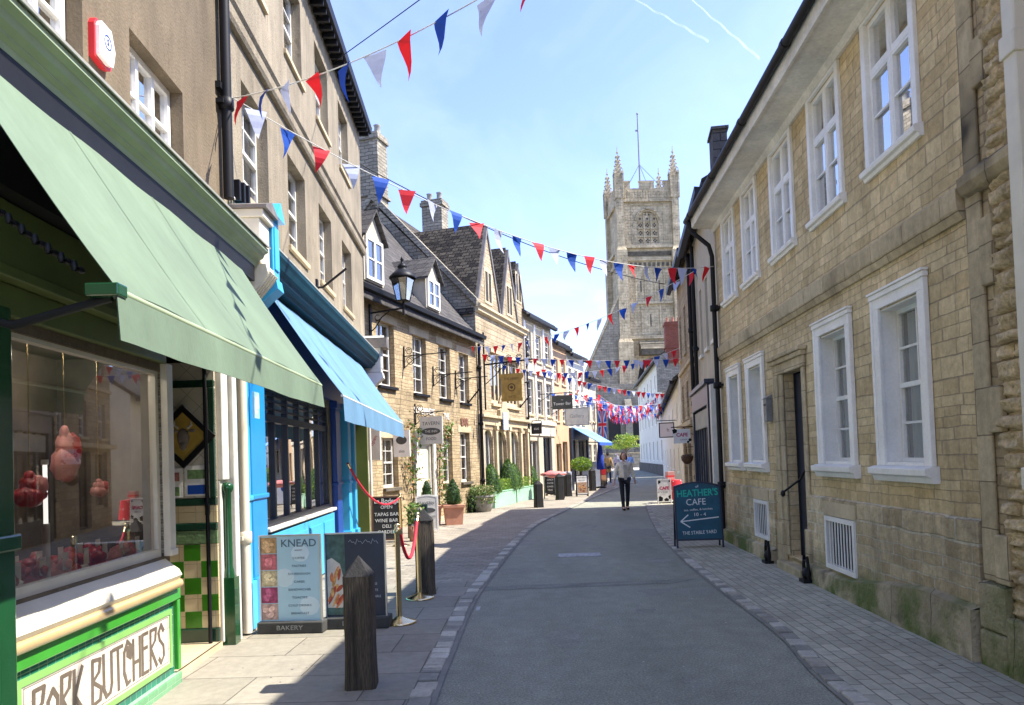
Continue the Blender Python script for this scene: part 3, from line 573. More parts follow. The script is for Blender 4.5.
# notices under the plaque
for k, (ya, yb, za, zb_, rows_) in enumerate(((.07, .27, 1.37, 1.64, 2), (.29, .45, 1.36, 1.62, 3))):
    nt_ = MB(); nt_.box(xr-.024, xr-.0155, ya, yb, za, zb_, 0)
    hh = (zb_-za)/2
    for r_ in range(2): nt_.box(xr-.026, xr-.0245, ya+.025, yb-.025, za+.015+r_*hh, za+.015+r_*hh+hh*.6, 1+(r_+k) % 3)
    nt_.build('notice', [M['white'], M['navy'], pm('photo_green', (.12, .2, .08), .5, .4, 30), pm('photo_pink', (.4, .15, .12), .5, .4, 30)], b1)
# bottle green colonnette at the end of the shop
mb = MB(); cx = X(6.74); mb.lathe([(.05, 0), (.05, .62), (.045, .66), (.036, .7), (.034, 1.2), (.036, 1.36), (.055, 1.39), (.06, 1.43), (.04, 1.45), (0, 1.46)], (cx, -.05, .02), 16); mb.box(cx-.06, cx+.08, -.115, .0, .01, .62)
mb.build('colonnette', M['green'], b1)
mb = MB(); mb.tube([(X(6.55), .06, .05), (X(6.55), .06, 2.5)], .018, 8); mb.box(X(6.53), X(6.57), .045, .075, 1.2, 1.3); mb.build('gate_bar', M['iron'], b1)
mb = MB(); mb.box(X(6.84), X(6.95), -.09, 0, 0, 2.9); mb.box(X(6.66), X(6.82), -.05, .02, 1.5, 2.9); mb.box(X(6.66), X(6.82), -.02, .02, .05, 1.5); mb.build('pilaster', M['offwhite'], b1, bevel=.01)
# console at the fascia end (cream, with lead cap)
mb = MB(); c0, c1 = X(6.97), X(7.28)
mb.box(c0, c1, -.34, -.003, 3.55, 3.98); mb.box(c0-.02, c1+.02, -.38, -.003, 3.98, 4.06)
mb.prism([(0, 3.0), (-.08, 3.02), (-.16, 3.1), (-.2, 3.2), (-.26, 3.27), (-.34, 3.36), (-.4, 3.45), (-.38, 3.54), (0, 3.545)], c0+.02, c1-.02, 'x')
for q in range(4): mb.prism([(-.09, 3.03), (-.2, 3.13), (-.24, 3.23), (-.37, 3.38), (-.43, 3.46), (-.36, 3.5), (-.1, 3.2)], c0+.04+q*.065, c0+.07+q*.065, 'x')
mb.build('console', M['cream_paint'], b1, bevel=.008)
mb = MB(); mb.prism([(c0-.05, 4.06), (c1+.05, 4.06), (c1+.05, 4.09), ((c0+c1)/2, 4.17), (c0-.05, 4.09)], -.42, -.003, 'y'); mb.build('lead_cap', M['lead'], b1)
# interior of the butcher's: back wall, counter
mb = MB(); mb.quad((X(1.2), .75, .3), (X(5.5), .75, .3), (X(5.5), .75, 2.5), (X(1.2), .75, 2.5)); mb.quad((X(1.2), .1, .95), (X(5.5), .1, .95), (X(5.5), .75, .95), (X(1.2), .75, .95)); mb.quad((X(1.2), .1, 2.45), (X(5.5), .1, 2.45), (X(5.5), .75, 2.45), (X(1.2), .75, 2.45))
mb.quad((X(5.5), .1, .9), (X(5.5), .75, .9), (X(5.5), .75, 2.5), (X(5.5), .1, 2.5))
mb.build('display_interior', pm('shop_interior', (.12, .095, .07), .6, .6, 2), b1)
mt = pm('raw_red_meat', (.5, .03, .035), .35, .55, 9, bump=.01, bs=14); fat = pm('pink_fat', (.75, .3, .27), .4, .25, 10, bump=.006, bs=20)
P0 = Vector((-2.365-.043*-3, -3, 0)); MA = Matrix.Translation(P0)@Matrix.Rotation(ANG_A, 4, 'Z')
def wl(x, y, z): return tuple(MA@Vector((x, y, z)))
def hang(name, s, y, z, r, label, fat_=False):
    p = wl(X(s), y, z); e = empty(name, p, ANG_A, label, 'meat'); mb = MB(); mb.ball((0, 0, -r[2]*.35), (r[0], r[1], r[2]*.65), 18, 0, .25); mb.ball((r[0]*.1, 0, r[2]*.25), (r[0]*.62, r[1]*.8, r[2]*.6), 16, 0, .3); mb.ball((0, 0, r[2]*.75), (r[0]*.28, r[1]*.4, r[2]*.35), 12, 0, .2); mb.build('joint', fat if fat_ else mt, e)
    mb = MB(); mb.ball((r[0]*.35, -r[1]*.45, r[2]*.2), (r[0]*.5, r[1]*.6, r[2]*.6), 16, 0, .3); mb.build('fat', mt if fat_ else fat, e)
    mb = MB(); mb.tube([(0, 0, r[2]*.9), (0, 0, 2.44-z)], .004, 6); mb.tube([(0, 0, r[2]*.9), (.03, 0, r[2]*.8), (.02, 0, r[2]*.55)], .006, 6); mb.build('hook', M['brass'], e)
hang('hanging_meat', 3.88, .2, 1.5, (.11, .07, .085), 'dark red rib joint hanging at the left of the butcher window')
hang('hanging_meat', 4.22, .2, 1.52, (.11, .07, .1), 'red rib joint hanging second from left in the butcher window')
hang('hanging_meat', 4.62, .22, 1.72, (.11, .07, .17), 'pale pink cut of pork hanging in the middle of the butcher window', True)
hang('hanging_meat', 5.02, .22, 1.5, (.07, .05, .06), 'small pink joint hanging at the right of the butcher window', True)
for i in range(15):
    s = 3.74+i*.115; kx = random.uniform(-.02, .02); z = .985
    e = empty('tray_of_meat', wl(X(s), .2+.22*(i % 2), .951), ANG_A, None, None, 'trays of meat laid out in the butcher window')
    tag(e, 'tray of %s with a price ticket in the butcher window display' % ('dark red cuts' if i % 3 else 'pink pork cuts'), 'tray')
    mb = MB(); mb.box(-.065, .065, -.08, .08, 0, .02); mb.build('tray', M['offwhite'], e, bevel=.004); e.scale = (1.5, 1.25, 1.7)
    mb = MB()
    for q in range(5): mb.ball((random.uniform(-.035, .035), random.uniform(-.05, .05), .035+.01*q), (.035, .035, .022), 10, 0, .6)
    mb.build('cuts', mt if i % 3 else fat, e)
    mb = MB(); mb.box(-.02, .02, -.062, -.06, .05, .11); mb.build('price_ticket', M['white'], e)
e = empty('glow_tube', wl(X(4.3), .16, 1.32), ANG_A, 'short upright lit tube standing in the butcher window', 'lamp')
tb = NT('added_glow'); tb[2].inputs['Emission Color'].default_value = (1, .93, .85, 1); tb[2].inputs['Emission Strength'].default_value = 7
tc = NT('dim_lit_tube'); tc[2].inputs['Emission Color'].default_value = (1, .95, .9, 1); tc[2].inputs['Emission Strength'].default_value = .3
mb = MB(); mb.tube([(0, 0, .0), (0, 0, .34)], .012, 10); mb.build('tube', tc[0], e)
mb = MB(); mb.tube([(0, 0, -.36), (0, 0, 0)], .02, 10); mb.tube([(0, 0, .34), (0, 0, .37)], .02, 10); mb.build('holder', M['offwhite'], e)
e = empty('glow_tube', wl(X(3.8), .3, 2.41), ANG_A, 'added glowing strip under the butcher window ceiling that brightens the meat', 'lamp')  # added glowing tube, put in so the meat display reads
mb = MB(); mb.tube([(0, 0, 0), (1.4, 0, 0)], .015, 10); mb.build('tube', tb[0], e)
mb = MB(); mb.box(-.05, 1.45, -.03, .03, .016, .04); mb.build('holder', M['offwhite'], e)
# awning of the butcher's
def awning(name, s0, s1, top, bar, val, mat, label, ruffle=0, arms=True, edge=None):
    "top = (offset, z), bar = (offset, z)"
    e = empty(name, (-2.365-.043*s0, s0), ANG_A, label, 'awning')
    Ln = s1-s0; n = 24
    mb = MB(); th = .006
    for i in range(n):
        xa, xb = Ln*i/n, Ln*(i+1)/n
        m_ = 6
        for j in range(m_):
            def pt(x, t, o=0):
                y = -(top[0]+(bar[0]-top[0])*t); z = top[1]+(bar[1]-top[1])*t
                sag = -.03*math.sin(math.pi*t)*(1+.35*math.sin(x*4))+.006*math.sin(x*6.5+t*5); return (x, y, z+sag+o)
            a, b_, c, d = pt(xa, j/m_), pt(xb, j/m_), pt(xb, (j+1)/m_), pt(xa, (j+1)/m_)
            mb.add([a, d, c, b_], [(0, 1, 2, 3)], 0, True); a, b_, c, d = [(p[0], p[1], p[2]-th) for p in (a, b_, c, d)]; mb.add([a, b_, c, d], [(0, 1, 2, 3)], 0, True)
    mb.build('canopy', M[mat], e)
    for q in range(1, int(Ln/.95)):
        xq = q*.95; mb = MB(); k = 8
        for j in range(k):
            p = [(-(top[0]+(bar[0]-top[0])*t), top[1]+(bar[1]-top[1])*t-.03*math.sin(math.pi*t)*(1+.35*math.sin(xq*4))+.006*math.sin(xq*6.5+t*5)+.003) for t in (j/k, (j+1)/k)]
            mb.quad((xq-.012, *p[0]), (xq-.012, *p[1]), (xq+.012, *p[1]), (xq+.012, *p[0]))
        mb.build('seam', M[mat], e)
    mb = MB(); nn = 60
    zs = lambda x: -.004*math.sin(x*3)
    def vy(x, t): return -bar[0]-.012*t-.005*t*math.sin(x*7)-.002*t*math.sin(x*19)
    for i in range(nn):
        xa, xb = Ln*i/nn, Ln*(i+1)/nn
        for yy in (0, .004):
            for t0, t1 in ((0, .5), (.5, 1)):
                mb.add([(xa, vy(xa, t0)+yy, bar[1]-.02-val*t0), (xb, vy(xb, t0)+yy, bar[1]-.02-val*t0), (xb, vy(xb, t1)+yy, bar[1]-.02-val*t1+(zs(xb) if t1 == 1 else 0)), (xa, vy(xa, t1)+yy, bar[1]-.02-val*t1+(zs(xa) if t1 == 1 else 0))], [(0, 1, 2, 3)], 0, True)
    mb.build('valance', M[mat], e)
    mb = MB(); mb.tube([(0, -bar[0]+.012, bar[1]-.012), (Ln, -bar[0]+.012, bar[1]-.012)], .016, 8); mb.build('front_bar', M[edge or 'iron'], e)
    if arms:
        for x in (.06,):
            mb = MB(); mb.tube([(x, -.02, bar[1]+.0), (x, -.2, bar[1]+.03), (x, -.32, bar[1]+.02), (x, -.45, bar[1]-.1), (x, -.55, bar[1]-.13), (x, -bar[0]+.05, bar[1]-.03)], .018, 8); mb.build('arm', M['iron'], e)
        mb = MB(); mb.box(-.01, .07, -bar[0]-.01, -bar[0]+.12, bar[1]-.035, bar[1]+.015); mb.build('end_bracket', M['green'], e, bevel=.006)
    return e
aw = awning('shop_awning', 2.8, 6.5, (.31, 3.36), (.98, 2.32), .19, 'awn_green', 'sage green canvas awning pulled out over the pork butcher window', edge='fascia_green')
mb = MB()
for i in range(30):
    t = i/29; x = .05; y = -.1-(.72)*t; z = 3.15-.75*t-.08*math.sin(math.pi*t)
    T = Matrix.Translation((x, y, z))@Matrix.Rotation(R(90*(i % 2)), 4, 'Y')
    mb.lathe([(.009, -.02), (.015, 0), (.009, .02)], (0, 0, 0), 6, 0, T)
mb.build('chain', M['iron'], aw)
# alarm box
e = empty('alarm_box', wl(X(4.58), 0, 4.23), ANG_A, 'white and red burglar alarm box on buff wall above green fascia', 'alarm box')
mb = MB(); mb.prism([(0, 0), (.14, -.015), (.2, .0), (.235, .13), (.18, .27), (.03, .27), (0, .22)], -.075, -.02, 'y'); mb.build('cover', M['white'], e, bevel=.012)
mb = MB(); mb.prism([(-.02, -.02), (.14, -.04), (.22, -.02), (.25, .13), (.18, .28), (.01, .28), (-.02, .23)], -.045, 0, 'y'); mb.build('backplate', M['red'], e, bevel=.008)
mb = MB(); T = Matrix.Translation((.12, -.076, .15))@Matrix.Rotation(R(90), 4, 'X'); mb.lathe([(.055, 0), (.055, .002), (.045, .002), (.045, 0)], (0, 0, 0), 24, 0, T); mb.build('logo', M['navy'], e)
text('S', .07, M['navy'], e, .12, .15, -.078); e.scale = (.85, .85, .85)
# the black downpipe at the joint between buff and cream buildings
pe = empty('downpipe', wl(X(6.93), 0, 0), ANG_A, 'black cast iron downpipe at the joint of the buff and cream buildings on the left', 'drainpipe')
downpipe(0, -.07, 4.15, 7.5, pe, name='pipe', r=.05, ankle=None)
for z in (5.2, 6.6):
    mb = MB(); mb.box(-.1, .1, -.05, 0, z-.03, z+.03); mb.build('bracket', M['iron'], pe)
# floodlight strips beside the pipe
e = empty('floodlight', wl(X(7.1), -.02, 4.2), ANG_A, 'small black floodlights on lead cap under the left sash window', 'lamp')
mb = MB()
for q in range(3): mb.box(q*.08, q*.08+.05, -.1-.02*q, -.02, 0, .2)
mb.build('lamp_body', M['iron'], e, bevel=.005)
mb = MB(); mb.tube([(.1, -.02, .05), (-.1, -.06, 0), (-.15, -.1, -.05)], .01, 6); mb.build('cable', M['offwhite'], e)

# ---------- tall cream building with the blue shop (s 7.0 - 15.6)
b2 = empty('tall_building', at_left(7.0)+(0,), ANG_A, 'tall cracked cream three storey building over the blue shopfront', 'building')
def Y2(s): return s-7.0
w1 = [(Y2(a), Y2(a)+.95, 4.45, 5.65) for a in (7.6, 9.45, 11.3, 13.2)]
w2 = [(Y2(a), Y2(a)+.95, 7.0, 8.2) for a in (7.6, 9.45, 11.3, 13.2)]
w0 = [(Y2(7.98), Y2(11.55), .95, 2.5, .12), (Y2(13.25), Y2(15.35), .05, 2.5, .5)]
body(b2, 0, 8.6, 8.75, 7, w1+w2+w0, M['cream'], rev=.22, ridge=10.8)
roof(b2, 0, 8.6, 8.75, 10.8, 7, .22, .12, M['slate'])
mb = MB(); moulding(mb, 0, 8.62, [(0, 6.02), (-.05, 6.02), (-.07, 6.06), (-.07, 6.16), (-.1, 6.2), (-.1, 6.23), (0, 6.27)]); mb.build('string_course', M['cream'], b2)
mb = MB(); moulding(mb, -.02, 8.64, [(-.12, 8.62), (-.26, 8.64), (-.28, 8.76), (-.24, 8.78), (-.12, 8.74)]); mb.build('gutter', M['iron'], b2)
for i in range(40):
    mb = MB(); mb.box(.1+i*.215, .16+i*.215, -.22, -.02, 8.55, 8.62); mb.build('gutter_bracket', M['iron'], b2)
for i, w in enumerate(w1+w2): window(b2, w[0], w[1], w[2], w[3], .13, 2, 2, frame='offwhite', fr=.045, kind='sash', curtain=('net' if i % 3 == 0 else 'blind' if i % 3 == 1 else None), sill=('trim', .04, .07))
# blue shopfront
ib = pm('shop_fittings', (.12, .1, .09), .8, .6, 3)
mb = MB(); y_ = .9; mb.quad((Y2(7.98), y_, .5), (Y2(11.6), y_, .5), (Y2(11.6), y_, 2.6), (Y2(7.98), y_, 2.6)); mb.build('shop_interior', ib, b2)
sw = MB(); a, b_, z0, z1, y = Y2(7.98), Y2(11.55), .95, 2.5, .02
sw.box(a, b_, y-.03, y+.06, z0, z0+.06); sw.box(a, b_, y, y+.06, z1-.05, z1); sw.box(a, b_, y-.01, y+.05, 2.12, 2.2)
for i in range(7):
    xx = a+.03+(b_-a-.06)*i/6; sw.box(xx-.026, xx+.026, y, y+.05, z0+.06, z1-.05)
for zz in (2.27, 2.36, 2.43): sw.box(a, b_, y+.005, y+.03, zz-.012, zz+.012)
sw = sw.build('shop_window', M['night'], b2)
g = MB(); g.quad((a, y+.035, z0), (b_, y+.035, z0), (b_, y+.035, z1), (a, y+.035, z1)); g.build('pane', M['blueglass'], sw)
mb = MB(); mb.box(a-.02, b_+.05, -.09, .02, .90, .945); mb.build('sill', M['offwhite'], b2, bevel=.01)
mb = MB(); mb.box(a, b_, -.06, -.003, .05, .868)
for i in range(4):
    x0 = a+.12+i*.88; mb.box(x0, x0+.7, -.075, -.061, .15, .78)
mb.build('stall_riser', M['ltblue'], b2, bevel=.01)
def pilaster(x0, x1, d, z1, mat, nm='pilaster'):
    mb = MB(); mb.box(x0, x1, -d, -.003, .04, z1); mb.box(x0-.03, x1+.03, -d-.03, -.002, .04, .5); mb.box(x0-.02, x1+.02, -d-.02, -.0015, 1.28, 1.33); mb.box(x0-.03, x1+.03, -d-.03, -.0025, z1-.12, z1); mb.build(nm, M[mat], b2, bevel=.012)
pilaster(Y2(7.16), Y2(7.28), .1, 2.6, 'ltblue'); pilaster(Y2(7.42), Y2(7.92), .07, 2.62, 'blue'); pilaster(Y2(11.7), Y2(12.1), .09, 2.62, 'navy'); pilaster(Y2(12.35), Y2(12.6), .16, 2.62, 'ltblue'); pilaster(Y2(12.72), Y2(12.88), .2, 2.6, 'ltblue', 'colonnette')
mb = MB(); mb.box(Y2(12.9), Y2(13.2), -.04, -.003, 0, 2.6); mb.build('door_post', M['cream_paint'], b2)
# green doorway
mb = MB(); xa, xb = Y2(13.25), Y2(15.35); mb.box(xa, xb, .3, .36, .05, 2.5)
for i in range(3):
    for j in range(2): mb.box(xa+.08+i*.68, xa+.64+i*.68, .285, .299, .25+j*1.1, 1.15+j*1.1)
mb.box(xb-.06, xb, -.03, .29, .05, 2.5); mb.build('door', M['olive'], b2, bevel=.006)
mb = MB(); mb.tube([(Y2(15.45), -.06, .05), (Y2(15.45), -.06, 2.6)], .03, 8); mb.build('conduit', M['offwhite'], b2)
# fascia and cornice in teal, with consoles
mb = MB(); mb.box(Y2(7.45), Y2(15.3), -.07, -.003, 2.62, 3.5); mb.build('fascia_board', M['navy'], b2)
mb = MB(); moulding(mb, Y2(7.5), Y2(15.3), [(0, 3.58), (-.17, 3.58), (-.19, 3.62), (-.24, 3.65), (-.24, 3.69), (-.29, 3.72), (-.31, 3.78), (-.33, 3.82), (-.33, 3.86), (0, 3.96)]); mb.build('cornice', M['teal'], b2)
mb = MB(); moulding(mb, Y2(7.5), Y2(15.3), [(-.335, 3.865), (-.34, 3.88), (0, 3.985), (0, 3.965)]); mb.build('lead_flashing', M['offwhite'], b2)
def console(x0, x1, mat, nm='console', cap='lead'):
    mb = MB(); mb.box(x0, x1, -.36, -.003, 3.5, 4.1)
    mb.box(x0+.04, x1-.04, -.375, -.361, 3.58, 4.02)
    mb.prism([(0, 2.95), (-.1, 2.96), (-.18, 3.05), (-.2, 3.2), (-.3, 3.3), (-.4, 3.38), (-.38, 3.49), (0, 3.495)], x0, x1, 'x')
    mb.prism([(x0-.04, 4.1), (x1+.04, 4.1), ((x0+x1)/2, 4.28)], -.42, -.003, 'y'); mb.build(nm, M[mat], b2, bevel=.01)
console(Y2(7.32), Y2(7.55), 'ltblue'); console(Y2(15.3), Y2(15.58), 'offwhite')
mb = MB(); mb.box(Y2(15.2), Y2(15.62), -.5, -.003, 4.0, 4.2); mb.build('lead_cap', M['lead'], b2)
awning('shop_awning', 8.05, 14.3, (.1, 3.52), (.88, 2.37), .27, 'awn_blue', 'sky blue canvas awning over the blue shopfront, beyond the green awning', arms=False, edge='offwhite')
# flag pole stub on the wall
e = empty('flagpole_stub', at_left(10.95)+(4.25,), ANG_A, 'short black flagpole socket slanting out of the cream wall above the blue awning', 'pole')
mb = MB(); mb.box(-.04, .04, -.03, 0, -.12, .12); mb.tube([(0, -.02, 0), (0, -.1, 0), (0.02, -.45, .28)], .018, 8); mb.build('pole', M['iron'], e)
# blue-white number sign
e = empty('wall_sign', at_left(7.3)+(2.22,), ANG_A, 'small pale blue and white sign fixed to the blue pilaster by the butcher doorway', 'sign')
mb = MB(); mb.box(-.05, .11, -.16, -.14, -.13, .13); mb.build('plate', pm('pale_blue_enamel', (.35, .62, .78), .4, .05, 5), e)
mb = MB(); mb.box(-.03, .02, -.163, -.161, -.09, .08); mb.box(.04, .09, -.163, -.161, -.03, .1); mb.build('panel', M['white'], e)
pe = empty('downpipe', at_left(7.06)+(0,), ANG_A, 'cream painted pipe between the butcher doorway and the blue shop', 'drainpipe')
downpipe(0, -.1, .04, 2.7, pe, 'cream_paint', .045, name='pipe')
# ---------- stone cottage with dormers (frontage B, x -1.2 .. 7.25)
B0, B1 = Vector((-3.2, 16.6)), Vector((.5, 28.5)); ANG_B = math.atan2(B1.y-B0.y, B1.x-B0.x)
def atB(s, y=0, z=0):
    d = (B1-B0).normalized(); n = Vector((-d.y, d.x)); p = B0+d*s+n*y; return (p.x, p.y, z)
b3 = empty('stone_cottage', atB(0), ANG_B, 'low honey stone inn with two dormers and iron sign brackets', 'building')
hi = [(.5, 1.4, 3.42, 4.95), (2.45, 3.3, 3.38, 4.9), (4.15, 5.0, 3.36, 4.88), (5.7, 6.5, 3.34, 4.85)]
lo = [(.62, 1.42, 1.02, 2.2), (4.2, 4.95, .98, 2.35), (5.6, 6.4, .96, 2.45)]
door = (2.5, 3.5, .12, 2.2)
body(b3, -1.3, 7.25, 5.55, 6.2, hi+lo+[door], M['rubble'], ridge=9.4, rev=.18)
rf = roof(b3, -1.3, 7.2, 5.55, 9.4, 6.2, .28, .1, M['blue_slate'])
mb = MB(); moulding(mb, -1.3, 7.25, [(-.24, 5.40), (-.36, 5.42), (-.38, 5.52), (-.34, 5.53), (-.24, 5.5)]); mb.build('gutter', M['iron'], b3)

for i, w in enumerate(hi):
    window(b3, w[0]+.02, w[1]-.02, w[2], w[3], .13, 2, 2, frame='offwhite', curtain='net' if i % 2 else None, sill=('iron', .08, .07))
    mb = MB(); mb.box(w[0]-.18, w[1]+.18, -.012, -.002, w[3], w[3]+.2); mb.build('lintel', M['trim'], b3)
for i, w in enumerate(lo):
    window(b3, w[0]+.02, w[1]-.02, w[2], w[3], .13, 2, 2, frame='offwhite', curtain='net' if i == 0 else None, sill=('sooty', .08, .08)); mb = MB(); mb.box(w[0]-.15, w[1]+.15, -.012, -.002, w[3], w[3]+.2); mb.build('lintel', M['trim'], b3)
dr = MB(); a, b_, z0, z1 = door; dr.box(a+.06, b_-.06, .1, .14, z0, z1-.05)
for q in ((.2, .9), (1.05, 1.95)): dr.box(a+.18, b_-.18, .088, .099, z0+q[0], z0+q[1])
dr = dr.build('door', pm('pale_sage_door', (.62, .62, .48), .45, .08, 4), b3); mb = MB(); mb.ball((b_-.15, .07, 1.1), .03, 8); mb.build('handle', M['brass'], dr)
mb = MB()
for u, v in ((a, a+.06), (b_-.06, b_)): mb.box(u, v, .04, .16, z0, z1)
mb.box(a, b_, .04, .16, z1-.05, z1); mb.box(a-.16, a, -.05, .02, z0, z1+.02); mb.box(b_, b_+.16, -.05, .02, z0, z1+.02); mb.box(a-.2, b_+.2, -.12, .02, z1+.02, z1+.2); mb.build('door_frame', M['offwhite'], b3, bevel=.008)
mb = MB(); mb.box(a-.1, b_+.1, -.25, .1, .0, .119); mb.build('door_step', M['trim'], b3, bevel=.02)
def dormer(parent, x0, x1, zf, zt, ztop, yf, slope, back):
    "dormer with cheeks, gable and window; front at local y = yf"
    d = MB(); xm = (x0+x1)/2
    d.prism([(x0, zf), (x1, zf), (x1, zt), (xm, ztop), (x0, zt)], yf, yf+back, 'y')
    d = d.build('dormer', M['cream2'], parent)
    r = MB(); o = .1; t = .06
    r.prism([(x0-o, zt-o*.8), (xm, ztop+.02), (xm, ztop+t+.03), (x0-o, zt-o*.8+t)], yf-.12, yf+back, 'y'); r.prism([(x1+o, zt-o*.8), (x1+o, zt-o*.8+t), (xm, ztop+t+.031), (xm, ztop+.021)], yf-.12, yf+back, 'y'); r.build('dormer_roof', M['blue_slate'], d)
    f = MB(); a, b, c, e = x0+.06, x1-.06, zf+.04, zt-.02; q = .07
    f.box(a, b, yf-.05, yf-.004, c, c+q); f.box(a, b, yf-.05, yf-.004, e-q, e); f.box(a, a+q, yf-.05, yf-.004, c+q, e-q); f.box(b-q, b, yf-.05, yf-.004, c+q, e-q); f.box(xm-.035, xm+.035, yf-.055, yf-.004, c+q, e-q); f.box(a+q, b-q, yf-.045, yf-.004, (c+e)/2-.015, (c+e)/2+.015)
    f.build('dormer_window', M['white'], d); g = MB(); g.quad((a+q, yf-.02, c+q), (b-q, yf-.02, c+q), (b-q, yf-.02, e-q), (a+q, yf-.02, e-q)); g.build('pane', M['glass'], d)
dormer(b3, .1, 1.05, 5.8, 6.85, 7.45, .06, 1, 1.8); dormer(b3, 3.55, 4.5, 5.8, 6.65, 7.2, .06, 1, 1.6)
# painted lettering on the wall
text('SOMEWHERE', .25, M['white'], b3, 3.05, 2.93, -.02, ext=.004, sx=.9); text('THE', .25, M['white'], b3, 4.55, 2.86, -.02, ext=.004, sx=.9)
text('BAR', .32, pm('rust_letters', (.22, .1, .06), .7, .2, 9), b3, 5.95, 2.75, -.03, ext=.008, bold=.01)
# creeper
mb = MB()
pts = []
for path, wd, n in (([(2.2, .1), (2.1, 1.2), (2.2, 2.3), (2.9, 2.55), (3.9, 2.5)], .12, 260), ([(3.75, .3), (3.85, 1.5), (4.0, 2.4), (4.6, 2.6)], .14, 300), ([(1.9, 1.0), (1.75, 2.0), (2.0, 2.7)], .1, 120)):
    for i in range(n):
        t = random.random()*(len(path)-1); k = min(int(t), len(path)-2); u = t-k; x_ = path[k][0]*(1-u)+path[k+1][0]*u; z_ = path[k][1]*(1-u)+path[k+1][1]*u
        pts.append((x_+random.gauss(0, wd), -.08-random.random()*.14, z_+random.gauss(0, wd)))
cr_ = empty('climbing_plant', atB(0), ANG_B, 'thin leafy creeper climbing round the pale inn doorway', 'climber'); leaves(mb, pts, .05, (0, 1, 2)); mb.build('foliage', [M['leafB'], M['leafD'], pm('bronze_leaf', (.3, .16, .05), .6, .3, 8)], cr_)
mb = MB(); mb.tube([(2.2, -.05, .05), (2.1, -.06, 1.2), (2.2, -.06, 2.3), (2.9, -.06, 2.55), (3.9, -.06, 2.5)], [.02, .018, .014, .01, .006], 6); mb.tube([(3.75, -.05, .05), (3.85, -.06, 1.5), (4.0, -.06, 2.4), (4.6, -.06, 2.6)], [.02, .016, .012, .006], 6); mb.build('stem', M['bark'], cr_)
# ---------- gabled stone house (x 7.3 .. 12.9)
b4 = empty('gabled_house', atB(7.27), ANG_B, 'tall stone house with three steep gables and chimneys', 'building')
ar = [(.5, 1.35, .75, 2.6, .14), (1.75, 2.85, .75, 2.6, .14), (3.2, 4.3, .75, 2.6, .14), (4.6, 5.2, .2, 2.55, .2)]
up = [(1.35, 4.55, 3.5, 5.2, .12)]
b4w = body(b4, 0, 5.6, 6.6, 7, ar+up, M['rubble2'], ridge=10.3, gmat=M['gablestone'])
roof(b4, 0.12, 5.6, 6.6, 10.3, 7, .1, .12, M['slate'])
mb = MB(); mb.prism([(-.1, 6.5), (3.5, 10.42), (7.1, 6.5), (7.1, 6.75), (3.5, 10.68), (-.1, 6.75)], -.1, .13, 'x'); mb.build('coping', M['gablestone'], b4)
mb = MB(); mb.prism([(-.04, 6.35), (-.12, 6.4), (-.12, 6.5), (-.2, 6.55), (-.2, 6.62), (0, 6.66), (0, 6.35)], 0, 5.6, 'x'); mb.build('cornice', M['trim'], b4)
def arch_infill(x0, x1, z1, rise, y=.03, d=.1, parent=None, mat='trim'):
    n = 12; xm = (x0+x1)/2; w = (x1-x0)/2; mb = MB()
    top = [(x0+(x1-x0)*i/n, z1-rise*(1-math.sqrt(max(0, 1-((x0+(x1-x0)*i/n-xm)/w)**2)))) for i in range(n+1)]
    for (a, za), (b, zb_) in zip(top, top[1:]):
        if z1-min(za, zb_) > .002: mb.prism([(a, za-.0), (b, zb_-.0), (b, z1-.001), (a, z1-.001)], y, y+d, 'y')
    return mb.build('arch_head', M[mat], parent)
for i, h in enumerate(ar[:3]):
    arch_infill(h[0], h[1], h[3], .35, .02, .1, b4); window(b4, h[0]+.03, h[1]-.03, h[2], h[3], .13, 2, 1, kind='lights', frame='trim' if i == 1 else 'offwhite', curtain='net', sill=('trim', .08, .1))
mb = MB(); mb.box(4.63, 5.17, .12, .17, .2, 2.5); mb.build('door', pm('brown_door', (.16, .09, .05), .5, .2, 6), b4, bevel=.01)
for x in (.12, 1.55, 3.02, 4.45, 5.35):
    mb = MB(); mb.box(x-.09, x+.09, -.1, -.003, .1, 2.7); mb.box(x-.12, x+.12, -.13, -.002, .1, .5); mb.box(x-.12, x+.12, -.13, -.002, 2.6, 2.74); mb.build('pilaster', M['trim'], b4, bevel=.01)
mb = MB(); mb.box(0, 5.6, -.05, -.003, 2.745, 2.98); mb.box(0, 1.9, -.16, -.003, 2.98, 3.07); mb.box(2.9, 5.6, -.16, -.003, 2.98, 3.07); mb.build('shop_cornice', M['trim'], b4, bevel=.01)
mb = MB(); mb.prism([(1.9, 2.98), (2.9, 2.98), (2.9, 3.3), (2.7, 3.35), (2.62, 3.6), (2.4, 3.85), (2.18, 3.6), (2.1, 3.35), (1.9, 3.3)], -.12, -.003, 'y'); pk = mb.build('aedicule', M['trim'], b4, bevel=.01)
mb = MB(); mb.box(2.12, 2.68, -.15, -.121, 2.62, 3.22); mb.build('plaque', pm('pale_blue_plaque', (.42, .5, .62), .5, .25, 22), b4)
wn = window(b4, 1.37, 4.53, 3.5, 5.2, .06, 7, 1, kind='lights', frame='trim', bar=.06, fr=.1, sill=('trim', .08, .1)); mb = MB(); mb.box(1.2, 4.7, -.1, -.003, 5.21, 5.34); mb.build('drip_mould', M['trim'], b4)
